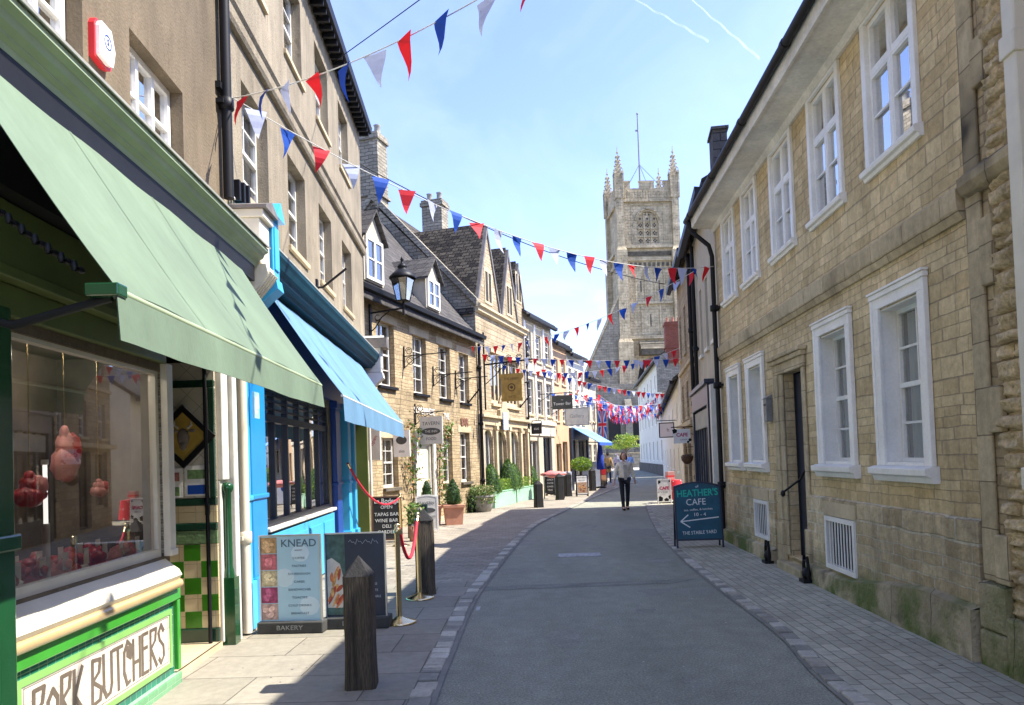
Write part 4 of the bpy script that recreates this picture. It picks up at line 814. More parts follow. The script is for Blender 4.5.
def fgable(xc, hw, zb_, apex, back, nm='front_gable'):
    g = MB(); g.prism([(xc-hw, zb_), (xc+hw, zb_), (xc, apex)], -.01, .25, 'y'); g = g.build(nm, M['rubble2'], b4)
    r = MB(); t = .13; o = .16; k = (apex-zb_)/hw
    r.prism([(xc-hw-o, zb_-o*k), (xc, apex+.02), (xc, apex+.04+t*1.6), (xc-hw-o-t, zb_-o*k)], .05, back, 'y'); r.prism([(xc+hw+o, zb_-o*k), (xc+hw+o+t, zb_-o*k), (xc, apex+.04+t*1.6), (xc, apex+.02)], .05, back, 'y'); r.build('gable_roof', M['slate'], g)
    c = MB(); c.prism([(xc-hw-.08, zb_), (xc-hw+.02, zb_), (xc, apex-.06), (xc+hw-.02, zb_), (xc+hw+.08, zb_), (xc, apex+.16)], -.06, .06, 'y'); c.build('coping', M['lead'], g)
    w = MB(); ww = .38; h0, h1 = zb_+.25, zb_+1.25
    w.box(xc-ww, xc+ww, -.03, -.011, h0-.08, h0); w.box(xc-ww, xc+ww, -.03, -.011, h1, h1+.08); w.box(xc-ww, xc-ww+.08, -.03, -.011, h0, h1); w.box(xc+ww-.08, xc+ww, -.03, -.011, h0, h1); w.box(xc-.04, xc+.04, -.03, -.011, h0, h1); w.build('mullioned_window', M['trim'], g)
    q = MB(); q.quad((xc-ww+.08, -.014, h0), (xc+ww-.08, -.014, h0), (xc+ww-.08, -.014, h1), (xc-ww+.08, -.014, h1)); q.build('pane', M['dark'], g)
fgable(1.35, 1.15, 6.66, 9.35, 3.6); fgable(3.7, .98, 6.66, 9.15, 3.4); fgable(4.95, .6, 7.4, 8.95, 3.0)
mb = MB(); mb.prism([(4.35, 6.66), (5.55, 6.66), (5.55, 7.4), (4.35, 7.4)], -.01, .3, 'y'); mb.build('gable_base', M['rubble2'], b4)
def chimney(parent, x, y, z0, z1, w, d, mat, pots=2, name='chimney'):
    mb = MB(); mb.box(x-w/2, x+w/2, y-d/2, y+d/2, z0, z1-.25); mb.box(x-w/2-.06, x+w/2+.06, y-d/2-.06, y+d/2+.06, z1-.25, z1-.1); mb.box(x-w/2-.02, x+w/2+.02, y-d/2-.02, y+d/2+.02, z1-.1, z1); mb.box(x-w/2-.07, x+w/2+.07, y-d/2-.07, y+d/2+.07, z0+(z1-z0)*.35, z0+(z1-z0)*.35+.1)
    c = mb.build(name, M[mat], parent)
    p = MB()
    for i in range(pots): p.lathe([(.13, 0), (.11, .1), (.1, .3), (.13, .34), (.1, .35), (.08, .2)], (x, y-d/2+d*(i+.5)/pots, z1), 10)
    if pots: p.build('chimney_pots', M['terra'] if mat == 'redbrick' else M['stonepot'], c)
chimney(b4, .35, 3.75, 9.4, 12.75, .7, .95, 'gablestone', 3); chimney(b4, 5.1, 3.4, 9.6, 12.0, .65, .85, 'gablestone', 2)
e = empty('downpipe', atB(7.3), ANG_B, 'dark red downpipe between the dormer inn and the gabled stone house', 'drainpipe'); downpipe(0, -.08, .05, 5.3, e, name='pipe', r=.05)
e = empty('downpipe', atB(12.75), ANG_B, 'black downpipe at far edge of the gabled stone house', 'drainpipe'); downpipe(0, -.08, .05, 6.3, e, name='pipe', r=.05)
# ---------- frontage C: cream town house, peach house, white house, last house
C0, C1 = Vector((.5, 28.5)), Vector((5.31, 41.69)); ANG_C = math.atan2(C1.y-C0.y, C1.x-C0.x)
def atC(s, y=0, z=0):
    d = (C1-C0).normalized(); n = Vector((-d.y, d.x)); p = C0+d*s+n*y; return (p.x, p.y, z)
def town(name, s0, s1, H, ridge, D, mat, rmat, rows, label, ang, at, shop=None, sill='trim', frame='offwhite', over=.2, lintel=None, y=0, kind='sash'):
    b = empty(name, at(s0, y), ang, label, 'building'); W = s1-s0; holes = []
    for (z0, z1, n, ww) in rows:
        for i in range(n):
            c = W*(i+.5)/n; holes.append((c-ww/2, c+ww/2, z0, z1))
    sh = []
    if shop: sh = [(a, b_, z0, z1, .15) for a, b_, z0, z1, *_ in shop]
    body(b, 0, W, H, D, holes+sh, M[mat], ridge=ridge, rev=.13); roof(b, 0, W, H, ridge, D, over, .12, M[rmat])
    mb = MB(); moulding(mb, 0, W, [(-over, H-.22), (-over-.12, H-.2), (-over-.13, H-.08), (-over, H-.1)]); mb.build('gutter', M['iron'], b)
    for i, h in enumerate(holes):
        window(b, h[0], h[1], h[2], h[3], .08, 2, 2, frame=frame, sill=(sill, .06, .08), curtain='net' if i % 2 else None, kind=kind)
    if shop:
        for a, b_, z0, z1, kind_, fm in shop:
            w = window(b, a, b_, z0, z1, .1, max(1, round((b_-a)/.6)), 1, kind='lights', frame=fm, name=kind_, glass='shopglass', bar=.035)
    return b
b5 = town('town_house', .2, 3.95, 7.3, 9.2, 7, 'cream2', 'blue_slate', [(5.55, 6.65, 3, .72), (3.35, 4.75, 3, .78)], 'cream town house with pilasters beyond the gabled stone house', ANG_C, atC, [(.35, 1.5, .3, 2.3, 'shop_window', 'offwhite'), (2.1, 3.3, .1, 2.45, 'door', 'night')])
mb = MB()
for x in (.08, 1.28, 2.48, 3.62): mb.box(x-.07, x+.07, -.06, -.003, 3.2, 7.0)
mb.build('pilasters', M['white'], b5)
for q, z0, z1 in ((.12, 2.95, 3.1), (.05, 2.5, 2.945), (.1, 4.98, 5.08)):
    mb = MB(); mb.box(0, 3.75, -q, -.003, z0, z1); mb.build('fascia_board', M['cream_paint'], b5, bevel=.01)
b6 = town('town_house', 3.97, 6.3, 6.7, 8.2, 7, 'orange_wall', 'slate', [(4.9, 6.0, 2, .6), (3.2, 4.2, 2, .6)], 'narrow peach rendered house with dark roof', ANG_C, atC, [(.2, 1.0, .8, 2.2, 'shop_window', 'trim'), (1.2, 2.0, .1, 2.3, 'door', 'trim')])
b7 = town('town_house', 6.32, 9.6, 6.5, 8.1, 7, 'white_wall', 'slate', [(4.7, 5.8, 3, .6), (3.2, 4.1, 3, .6)], 'white house above the dark shopfront with blue blind', ANG_C, atC, [(.3, 1.4, .4, 2.4, 'shop_window', 'night'), (1.6, 3.0, .1, 2.4, 'shop_window', 'night')])
mb = MB(); mb.box(0, 3.28, -.12, -.003, 2.42, 2.95); mb.box(0, .28, -.1, -.003, 0, 2.42); mb.box(3.05, 3.28, -.1, -.003, 0, 2.42); mb.build('shopfront', M['night'], b7)
b8 = town('town_house', 9.62, 11.9, 5.7, 7.3, 7, 'cream2', 'slate', [(3.4, 4.6, 2, .6), (1.0, 2.2, 2, .7)], 'cream house furthest along the left side of the street', ANG_C, atC)
# blue blind over the dark shop
e = empty('shop_awning', atC(6.7), ANG_C, 'small mid blue blind over dark shopfront at the far left', 'awning')
mb = MB(); mb.prism([(-.05, 3.0), (-1.3, 2.25), (-1.3, 2.22), (-.05, 2.96)], 0, 2.9, 'x'); mb.build('canopy', pm('mid_blue_canvas', (.16, .32, .62), .8, .08, 3), e)
mb = MB(); mb.box(0, 2.9, -1.31, -1.3, 2.1, 2.24); mb.build('valance', pm('royal_blue_canvas', (.03, .1, .5), .8, .08, 3), e)
mb = MB(); mb.tube([(.05, -.05, 2.3), (.05, -1.28, 2.24)], .015, 6); mb.tube([(2.85, -.05, 2.3), (2.85, -1.28, 2.24)], .015, 6); mb.build('arm', M['iron'], e)
# ================================================================== RIGHT ROW
A0, A1 = Vector((3.84, 13.41)), Vector((3.36, 4.98)); ANG_R = math.atan2(A1.y-A0.y, A1.x-A0.x)
def atR(s, y=0, z=0):
    d = (A1-A0).normalized(); n = Vector((-d.y, d.x)); p = A0+d*s+n*y; return (p.x, p.y, z)
r1 = empty('georgian_house', atR(0), ANG_R, 'long honey ashlar town house with white windows along the right side', 'building')
RL = 8.05
ux = [(.55, 1.42), (1.9, 2.75), (3.42, 4.36), (4.95, 5.9), (6.47, 7.48)]
uw = [(a+.08, b_-.08, 4.2, 5.56) for a, b_ in ux]
gx = [(.52, 1.42), (1.78, 2.76), (4.86, 5.93), (6.42, 7.46)]
gw = [(a+.13, b_-.13, 1.42, 2.86, .2) for a, b_ in gx]
dw = (3.62, 4.36, .2, 2.6, .12)
vents = [(2.05, 2.78, .3, .86, .1), (5.03, 5.85, .26, .84, .1)]
body(r1, 0, RL, 5.78, 7, uw+gw+[dw]+vents, M['ashlar'], ridge=8.2, rev=.13)
roof(r1, 0, RL+6, 5.9, 8.4, 7, .02, .14, M['slate'], ends=.05)
mb = MB(); mb.prism([(-.003, 5.60), (-.04, 5.60), (-.07, 5.68), (-.40, 5.70), (-.41, 5.67), (-.44, 5.67), (-.45, 5.86), (-.42, 5.86), (0.05, 5.88)], -.05, RL+6, 'x'); mb.build('soffit', M['soffit'], r1)
mb = MB(); mb.tube([(-.1, -.505, 5.85), (RL+6, -.505, 5.85)], .052, 10)
x = .3
while x < RL+6:
    mb.tube([(x-.04, -.505, 5.85), (x+.04, -.505, 5.85)], .06, 10); x += 1.83
mb.build('gutter', M['iron'], r1)
mb = MB(); mb.prism([(-.003, 3.24), (-.03, 3.24), (-.07, 3.32), (-.075, 3.46), (-.05, 3.49), (-.003, 3.52)], -.01, RL, 'x'); mb.build('string_course', M['blockwork'], r1)
# weathered lower wall proud of the ashlar, and the plinth course
mb = MB()
segs = [(-.01, 3.05), (4.42, RL)]
for a, b_ in segs:
    grid = [(v[0], v[1], v[2], v[3], .04) for v in vents if v[0] > a and v[1] < b_]
    grid_wall(mb, a, b_, 0, 1.02, grid, y=-.035, rev=.04)
    mb.quad((a, -.035, 1.02), (b_, -.035, 1.02), (b_, 0, 1.045), (a, 0, 1.045)); mb.quad((a, 0, 0), (a, -.035, 0), (a, -.035, 1.02), (a, 0, 1.045)); mb.quad((b_, -.035, 0), (b_, 0, 0), (b_, 0, 1.045), (b_, -.035, 1.02))
mb.build('lower_wall', M['ashlar_low'], r1)
for a, b_ in ((-.01, 3.1), (4.38, RL)):
    mb = MB(); n = max(1, int((b_-a)/.16)); prev = None
    for i in range(n):
        x0, x1 = a+(b_-a)*i/n, a+(b_-a)*(i+1)/n; hh = lambda v: .2+.05*noise.noise(Vector((v*1.3, 0, 3)))+.2*max(0, min(1, (v-5.6)/1.6)); h = hh(x0); h2 = hh(x1); y0 = -.11+.025*noise.noise(Vector((x0*2.1, 5, 0))); y1 = -.11+.025*noise.noise(Vector((x1*2.1, 5, 0)))
        mb.quad((x0, y0-.01, .0), (x1, y1-.01, .0), (x1, y1, h2), (x0, y0, h)); mb.add([(x0, y0, h), (x1, y1, h2), (x1, -.034, h2+.025), (x0, -.034, h+.025)], [(0, 1, 2, 3)])
    mb.quad((b_, -.12, 0), (b_, 0, 0), (b_, 0, h2), (b_, -.12, h2)); mb.build('plinth', M['plinth'], r1)
def rock_face(name, parent, x0, x1, z0, z1, y, mat, rows=.14, jit=.04, seed=1, lens=(.18, .42), depth=.05):
    rnd = random.Random(seed); mb = MB(); z = z0
    while z < z1-.03:
        h = min(rows*rnd.uniform(.75, 1.3), z1-z); x = x0
        while x < x1-.03:
            w = min(rnd.uniform(*lens), x1-x); d = depth*rnd.uniform(.5, 1.3); nx, nz = 9, 7; vs = []
            for j in range(nz+1):
                for i in range(nx+1):
                    u, v = i/nx, j/nz; e_ = min(1, 9*min(u, 1-u))*min(1, 9*min(v, 1-v)); px_, pz_ = x+.008+(w-.016)*u, z+.007+(h-.014)*v
                    nn = noise.noise(Vector((px_*7, pz_*12, seed)))*jit+noise.noise(Vector((px_*26, pz_*30, seed)))*jit*.55
                    vs.append((px_+nn*.15, y-e_*(d+nn), pz_+nn*.12))
            mb.add(vs, [(j*(nx+1)+i, j*(nx+1)+i+1, (j+1)*(nx+1)+i+1, (j+1)*(nx+1)+i) for j in range(nz) for i in range(nx)], 0, True)
            x += w
        z += h
    return mb.build(name, mat, parent)
# rotten stones at the near corner of the plinth
None and rock_face('eroded_stones', r1, 6.9, RL-.02, .0, .5, -.06, M['plinth'], .25, .07, 5, (.4, .7), .05)
def archi(parent, a, b_, z0, z1, mat='white', w=.13, sill=True, nm='surround', d=.035):
    mb = MB(); o = w
    for (x0, x1, c, e) in ((a-.0, a+o, z0, z1-o), (b_-o, b_, z0, z1-o), (a, b_, z1-o, z1)):
        mb.box(x0, x1, -d, -.003, c, e)
    mb.box(a-.01, a+.03, -d-.012, -.003, z0, z1-.036); mb.box(b_-.03, b_+.01, -d-.012, -.003, z0, z1-.036); mb.box(a-.02, b_+.02, -d-.02, -.003, z1-.035, z1+.012); mb.box(a-.03, b_+.03, -d-.035, -.003, z1+.0125, z1+.035)
    s = mb.build(nm, M[mat], parent, bevel=.006)
    if sill:
        mb = MB(); mb.prism([(-.003, z0-.14), (-.06, z0-.14), (-.075, z0-.09), (-.115, z0-.075), (-.12, z0-.02), (-.06, z0-.001), (.02, z0-.0)], a-.045, b_+.045, 'x'); mb.build('sill', M[mat], parent, bevel=.006)
    return s
for i, ((a, b_), h) in enumerate(zip(gx, gw)):
    archi(r1, a+.03, b_-.01, 1.42, 3.0); window(r1, h[0], h[1], h[2], h[3], .14, 2, 2, fr=.05, curtain='net', frame='white', name='sash_window')
    mb = MB()   # panelled white lining of the reveal
    mb.box(h[0]+.0005, h[0]+.012, .0, .139, h[2], h[3]-.001); mb.box(h[1]-.012, h[1]-.0005, .0, .139, h[2], h[3]-.001); mb.box(h[0]+.0125, h[1]-.0125, 0, .139, h[3]-.012, h[3]-.0005); mb.box(h[0]+.0125, h[1]-.0125, -.01, .139, h[2]+.0005, h[2]+.03)
    mb.build('reveal_lining', M['white'], r1)
for i, ((a, b_), h) in enumerate(zip(ux, uw)):
    mb = MB(); w = .085
    for (x0, x1, c, e) in ((a, a+w, 4.2, 5.565), (b_-w, b_, 4.2, 5.565)): mb.box(x0, x1, -.035, .02, c, e)
    mb.box(a, b_, -.036, .02, 5.566, 5.6); mb.build('surround', M['white'], r1, bevel=.006)
    window(r1, h[0], h[1], h[2], h[3], .01, 2, 2, fr=.03, kind='casement', frame='white', name='casement_window', glass='skyglass')
    mb = MB(); mb.prism([(.0, 4.10), (-.035, 4.10), (-.045, 4.13), (-.075, 4.14), (-.085, 4.18), (-.07, 4.2), (0, 4.21)], a-.03, b_+.03, 'x'); mb.build('sill', M['white'], r1, bevel=.005)
# doorcase, dark doorway with a door standing ajar
mb = MB()
mb.box(3.28, 3.46, -.05, -.003, .2, 2.6); mb.box(3.46, 3.62, -.03, -.003, .2, 2.6); mb.box(4.36, 4.48, -.03, -.003, .2, 2.6)
mb.box(3.26, 4.5, -.045, -.003, 2.601, 2.74); mb.box(3.22, 4.53, -.08, -.003, 2.74, 2.8); mb.box(3.19, 4.56, -.11, -.003, 2.8, 2.85); mb.box(3.24, 3.5, -.075, -.003, .0, .62); mb.box(4.37, 4.52, -.07, -.003, 0, .62)
mb.build('doorcase', M['blockwork'], r1, bevel=.012)
mb = MB(); mb.box(3.4, 4.36, -.14, .45, 0, .12); mb.box(3.62, 4.36, .0, .45, .12, .199); mb.build('door_step', pm('worn_step', (.42, .34, .2), .9, .3, 4, bump=.01, bs=12), r1, bevel=.02)
mb = MB(); mb.quad((3.6, .3, .1), (4.4, .3, .1), (4.4, .3, 2.7), (3.6, .3, 2.7)); mb.quad((3.621, .121, .1), (3.621, .3, .1), (3.621, .3, 2.7), (3.621, .121, 2.7)); mb.build('doorway_shade', M['dark'], r1)  # dark sheets that paint the shade behind the door
T = Matrix.Translation((3.64, .18, .2))@Matrix.Rotation(R(-1), 4, 'Z'); mb = MB(); mb.box(0, .7, -.04, 0, 0, 2.38, 0, T); dr = mb.build('door', M['night'], r1)
mb = MB(); mb.box(.42, .5, -.055, -.041, 1.25, 1.38, 0, T); mb.build('letter_plate', pm('steel', (.6, .6, .62), .3, .05, 5, metal=1), dr)
mb = MB(); mb.tube([(4.33, .05, 1.45), (4.1, -.0, 1.22), (3.86, -.13, 1.06)], .014, 8); mb.ball((3.82, -.14, 1.03), (.045, .03, .045), 10); mb.build('handrail', M['iron'], r1)
for i, v in enumerate(vents):
    mb = MB(); a, b_, c, d = v[:4]; mb.box(a, b_, -.06, .02, c, c+.05); mb.box(a, b_, -.06, .02, d-.05, d); mb.box(a, a+.05, -.06, .02, c+.05, d-.05); mb.box(b_-.05, b_, -.06, .02, c+.05, d-.05)
    n = 9 if i else 7
    for k in range(1, n):
        xx = a+.05+(b_-a-.1)*k/n; mb.box(xx-.011, xx+.011, -.052, -.045, c+.05, d-.05)
    mb.build('cellar_grille', M['white'], r1)
    mb = MB(); mb.quad((a, .0, c), (b_, .0, c), (b_, .0, d), (a, .0, d)); mb.build('grille_shade', M['dark'], r1)  # dark sheet painted in for the shade behind the bars
    mb = MB(); mb.box(a-.03, b_+.03, -.05, -.036, d+.01, d+.16); mb.build('lintel', M['trim'], r1)
# things fixed to the front
e = empty('letterbox', atR(2.92, 0, 2.0), ANG_R, 'grey metal box fixed on the right wall left of the stone doorcase', 'box')
mb = MB(); mb.box(0, .14, -.09, 0, 0, .32); mb.prism([(-.11, .32), (0, .32), (0, .38)], -.01, .15, 'x'); mb.build('box', pm('grey_metal', (.2, .2, .19), .5, .2, 8), e, bevel=.006); mb = MB(); mb.box(.02, .12, -.095, -.0905, .22, .25); mb.build('slot', M['iron'], e)
for s, lb in ((3.02, 'black iron boot scraper at the far side of the stone doorstep'), (4.62, 'black iron boot scraper at the near side of the stone doorstep')):
    e = empty('boot_scraper', atR(s, -.15, .02), ANG_R, lb, 'boot scraper', 'boot scrapers by the stone doorway')
    mb = MB(); mb.box(-.09, .09, -.06, .06, 0, .04); mb.tube([(-.07, 0, .04), (-.08, 0, .2), (-.05, 0, .3), (-.02, 0, .25)], .02, 8); mb.tube([(.07, 0, .04), (.08, 0, .2), (.05, 0, .3), (.02, 0, .25)], .02, 8); mb.box(-.07, .07, -.01, .01, .13, .17); mb.ball((0, 0, .1), (.07, .05, .07), 10); mb.build('scraper', M['iron'], e)
e = empty('downpipe', atR(.06), ANG_R, 'tall black downpipe at the far corner of the long ashlar house', 'drainpipe')
mb = MB(); mb.tube([(0, -.09, .06), (0, -.09, 5.15), (0, -.14, 5.35), (0, -.44, 5.62), (0, -.505, 5.84)], .042, 10)
for z in (1.0, 2.8, 4.2): mb.lathe([(.05, -.06), (.075, -.05), (.075, .05), (.05, .06)], (0, -.09, z), 10); mb.box(-.1, .1, -.07, 0, z-.02, z+.02)
mb.build('pipe', M['iron'], e)
# ---------- rubble house nearest on the right
r0 = empty('rubble_house', atR(8.06), ANG_R, 'rough rock faced stone house at the right edge of the view', 'building')
body(r0, 0, 6, 5.78, 7, [], M['rubble'], rev=.1)
rock_face('rock_faced_stones', r0, .30, 1.6, .42, 5.68, .0, M['rock'], .115, .04, 3, (.14, .36), .04)
mb = MB(); z = 0; k = 0
rnd = random.Random(4)
mb.box(.01, .2, -.025, -.002, .62, 5.66)
qs = []
z = .62
while z < 5.3:
    h = rnd.uniform(.3, .5)
    if k % 3 == 0: mb.box(.2005, .36, -.05, -.002, z, z+h-.01)
    z += h; k += 1
mb.build('quoins', M['sootyblocks'], r0, bevel=.012)
mb = MB(); mb.box(.02, .34, -.075, -.001, .28, .615); mb.box(.345, .62, -.085, -.001, .0, .415); mb.box(.02, .34, -.08, -.001, 0, .275); mb.build('base_blocks', M['plinth'], r0, bevel=.02)
rock_face('base_stones', r0, .62, 1.8, .0, .42, -.02, M['rock'], .2, .05, 8)
mb = MB(); mb.prism([(0, 3.36), (-.07, 3.38), (-.1, 3.44), (-.1, 3.5), (0, 3.58)], .06, 1.0, 'x'); mb.build('ledge', M['sootyblocks'], r0, bevel=.015)

e = empty('downpipe', atR(8.98), ANG_R, 'cream square section downpipe at the right edge of the view', 'drainpipe')
mb = MB(); mb.box(-.06, .06, -.22, -.1, .1, 5.7); mb.build('pipe', M['cream_paint'], e, bevel=.012)
for z in (1.3, 3.95):
    mb = MB(); mb.box(-.075, .075, -.235, -.085, z, z+.14); mb.build('collar', M['cream_paint'], e, bevel=.01)
# ---------- frontage beyond: cream render with dark shop, yellow stone house, low white house, tall white house
B_0, B_1 = Vector((5.65, 25.28)), Vector((3.84, 13.41)); ANG_S = math.atan2(B_1.y-B_0.y, B_1.x-B_0.x)
def atS(s, y=0, z=0):
    d = (B_1-B_0).normalized(); n = Vector((-d.y, d.x)); p = B_0+d*s+n*y; return (p.x, p.y, z)
r2 = town('rendered_house', 7.3, 11.9, 6.6, 8.2, 6, 'cream2', 'slate', [(3.75, 5.2, 4, .42)], 'tall cream rendered house with dark shopfront behind the downpipe on the right', ANG_S, atS, sill='cream_paint')
mb = MB(); mb.box(3.9, 4.45, .06, .32, 6.3, 7.6); mb.box(3.85, 4.5, .03, .35, 7.601, 7.65); mb.build('slate_hung_dormer', M['blue_slate'], r2)
mb = MB(); mb.box(.15, 3.6, -.14, -.003, 2.55, 2.95); mb.box(.15, .4, -.14, -.003, .05, 2.55); mb.box(3.35, 3.6, -.14, -.003, .05, 2.55); mb.box(.4, 3.35, -.05, -.003, .05, .6)
for i in range(6): mb.box(.4+i*.5, .46+i*.5, -.06, -.003, .6, 2.55)
mb.box(.1, 3.65, -.2, -.003, 2.95, 3.04); mb.build('shopfront', M['night'], r2, bevel=.01)
mb = MB(); mb.quad((.4, -.03, .6), (3.35, -.03, .6), (3.35, -.03, 2.1), (.4, -.03, 2.1)); mb.build('shop_window_pane', M['shopglass'], r2)
mb = MB(); mb.quad((.4, -.02, .6), (3.35, -.02, .6), (3.35, -.02, 2.5), (.4, -.02, 2.5)); mb.build('shop_shade', M['dark'], r2)  # dark sheet on the wall, painting the shop's inner shade
mb = MB(); mb.box(.45, 3.3, -.1, -.061, 2.12, 2.5); mb.build('sign_board', pm('aged_grey_board', (.33, .32, .27), .6, .2, 4), r2)
mb = MB(); mb.box(3.75, 4.0, -.12, -.003, .05, 2.9); mb.build('white_post', M['offwhite'], r2)
e = empty('downpipe', atS(8.25), ANG_S, 'black downpipe on the cream rendered house on the right', 'drainpipe'); downpipe(0, -.07, 3.1, 6.4, e, name='pipe', r=.045)
r3 = town('stone_house', 2.3, 7.28, 6.75, 8.6, 6, 'rubble2', 'slate', [(4.4, 5.7, 3, .6), (2.6, 3.6, 3, .6)], 'yellow stone house with hanging cow sign on the right', ANG_S, atS, [(.4, 1.5, .6, 2.2, 'shop_window', 'trim'), (1.9, 2.9, .1, 2.2, 'door', 'night')], sill='trim')
mb = MB(); mb.box(0, 4.98, -.18, -.003, 2.3, 2.42); mb.box(0, 4.98, -.06, -.003, 3.95, 4.05); mb.build('ledge', M['trim'], r3, bevel=.01)
e = empty('downpipe', atS(7.25), ANG_S, 'black downpipe between the rendered house and the yellow stone house', 'drainpipe'); downpipe(0, -.07, .1, 6.5, e, name='pipe', r=.05)
D0, D1 = Vector((10.35, 51)), Vector((5.4, 23.0)); ANG_T = math.atan2(D1.y-D0.y, D1.x-D0.x)
def atT(s, y=0, z=0):
    d = (D1-D0).normalized(); n = Vector((-d.y, d.x)); p = D0+d*s+n*y; return (p.x, p.y, z)
r4 = town('low_white_house', 0, 25.5, 4.25, 6.0, 5, 'white_wall', 'slate', [(2.9, 3.5, 6, .55), (.9, 1.8, 6, .6)], 'low white painted house with framed sign beyond the yellow stone house', ANG_T, atT, sill='white')
E0, E1 = Vector((13.1, 76)), Vector((10.85, 52.8)); ANG_U = math.atan2(E1.y-E0.y, E1.x-E0.x)
def atU(s, y=0, z=0):
    d = (E1-E0).normalized(); n = Vector((-d.y, d.x)); p = E0+d*s+n*y; return (p.x, p.y, z)
r5 = town('tall_white_house', 0, 23.3, 8.6, 10.6, 7, 'white_wall', 'slate', [(6.6, 7.7, 7, .8), (3.9, 5.2, 7, .8), (1.1, 2.6, 7, .8)], 'long three storey white house at the far right end', ANG_U, atU, sill='white', over=.35)
mb = MB(); mb.box(0, 23.3, -.15, -.003, 0, .8); mb.build('plinth', M['sooty'], r5)
mb = MB(); mb.prism([(-.35, 6.0), (-.35, 8.4), (3.5, 10.9), (7.3, 8.4), (7.3, 6.0)], 23.3, 23.9, 'x'); mb.build('gable_wall', M['gablestone'], r5)
chimney(r5, 23.6, .9, 8.0, 10.9, .9, 1.2, 'redbrick', 3)
# ================================================================== CHURCH
TX0, TX1, TY = 18.5, 27.5, 118.0     # tower front face
ch = empty('church_tower', ((TX0+TX1)/2, TY, 0), R(3), 'tall stone church tower with pinnacles closing the street', 'church tower')
W = TX1-TX0; hw = W/2; D = W
top = 43.2
bel = (-1.75, 1.75, 35.4, 40.6, .7)
def face(holes, y=0):
    mb = MB(); grid_wall(mb, -hw, hw, 0, top, holes, y=y, rev=.7); return mb
mb = face([bel, (-2.6, 2.6, 4, 17.0, .8)])
mb.quad((-hw, D, 0), (-hw, 0, 0), (-hw, 0, top), (-hw, D, top)); mb.quad((hw, 0, 0), (hw, D, 0), (hw, D, top), (hw, 0, top)); mb.quad((-hw, D, 0), (hw, D, 0), (hw, D, top), (-hw, D, top)); mb.quad((-hw, 0, top-.5), (hw, 0, top-.5), (hw, D, top-.5), (-hw, D, top-.5))
mb.build('shaft', M['church'], ch)
def pointed(mb, xc, w, z0, zs, zt, y0, y1, m=0, n=8):
    "solid spandrels above a pointed arch spanning w"
    x0, x1 = xc-w/2, xc+w/2
    l = [(x0+(w/2)*i/n, zs+(zt-zs)*math.sqrt(1-(1-i/n)**2)) for i in range(n+1)]
    for (a, za), (b, zb_) in zip(l, l[1:]):
        mb.prism([(a, za), (b, zb_), (b, zt), (a, zt)], y0, y1, 'y', m); mb.prism([(2*xc-b, zb_), (2*xc-a, za), (2*xc-a, zt), (2*xc-b, zt)], y0, y1, 'y', m)
# belfry window
bw = MB(); bw.quad((-1.75, .3, 35.4), (1.75, .3, 35.4), (1.75, .3, 40.6), (-1.75, .3, 40.6))
for x in (-.58, .58): bw.box(x-.1, x+.1, .0, .29, 35.4, 40.3)
for x in (-1.16, 0, 1.16):
    bw.box(x-.46, x+.46, .12, .29, 36.5, 36.65); bw.box(x-.46, x+.46, .12, .29, 37.75, 37.9); bw.box(x-.46, x+.46, .12, .29, 39.0, 39.15)
pointed(bw, 0, 3.5, 0, 38.6, 40.6, .02, .29)
dk = []
for x in (-1.16, 0, 1.16):
    for z in (35.95, 37.2, 38.45):
        for a, b in ((0, .22), (0, -.22), (.2, 0), (-.2, 0)): dk.append((x+a, z+b, .13, .15))
    dk.append((x, 39.5, .14, .26))
for x in (-.58, .58, -.3, .3): dk.append((x, 39.95 if abs(x) > .4 else 40.15, .1, .18))
for x, z, a, b in dk: bw.prism([(x-a, z), (x, z-b), (x+a, z), (x, z+b)], .26, .299, 'y', 1)  # flat dark insets, shade of the openings put into the colour
bw.build('belfry_window', [M['church'], M['dark']], ch)
hm = MB()
for s in (-1, 1): hm.tube([(s*2.0, -.1, 39.2), (s*1.95, -.12, 39.6), (s*1.3, -.12, 40.6), (0, -.12, 41.1)], .14, 6)
hm.box(-2.7, -2.55, -.12, 0, 35.4, 41.6); hm.box(2.55, 2.7, -.12, 0, 35.4, 41.6); hm.box(-2.7, 2.7, -.13, 0, 41.6, 41.8); hm.build('hood_mould', M['church'], ch)
# great west window
gw_ = MB(); gw_.quad((-2.6, .7, 4), (2.6, .7, 4), (2.6, .7, 17), (-2.6, .7, 17), 1)
for x in (-1.3, 0, 1.3): gw_.box(x-.12, x+.12, .1, .5, 4, 16)
for z in (8, 12): gw_.box(-2.6, 2.6, .15, .45, z-.15, z+.15)
pointed(gw_, 0, 5.2, 0, 13.5, 17, .02, .6); gw_.build('west_window', [M['church'], M['dark']], ch)
# string courses
for z, h, o in ((42.1, .35, .4), (34.6, .45, .45), (32.6, .5, .3), (25.6, .4, .35), (20.0, .5, .5)):
    mb = MB()
    for y0, y1, x0, x1 in ((-o, 0, -hw-o, hw+o), (0, D, -hw-o, -hw), (0, D, hw, hw+o)): mb.prism([(x0, z), (x1, z), (x1, z+h*.6), (x1-.0, z+h), (x0, z+h)], y0, y1, 'y')
    mb.build('string_course', M['church'], ch)
mb = MB()   # frieze of small panels below the belfry, and blind slits
for i in range(11): mb.box(-3.9+i*.74, -3.5+i*.74, -.16, -.01, 31.7, 32.3)
for x in (-1.5, 1.5): mb.box(x-.1, x+.1, -.03, -.002, 27.6, 29.4)
mb.box(-.2, 0, -.03, -.002, 22, 24); mb.box(-3.9, 3.7, -.1, -.01, 33.4, 34.1)
mb.build('panel_frieze', M['sooty'], ch)
mb = MB()   # raised panel ribs of the middle stage
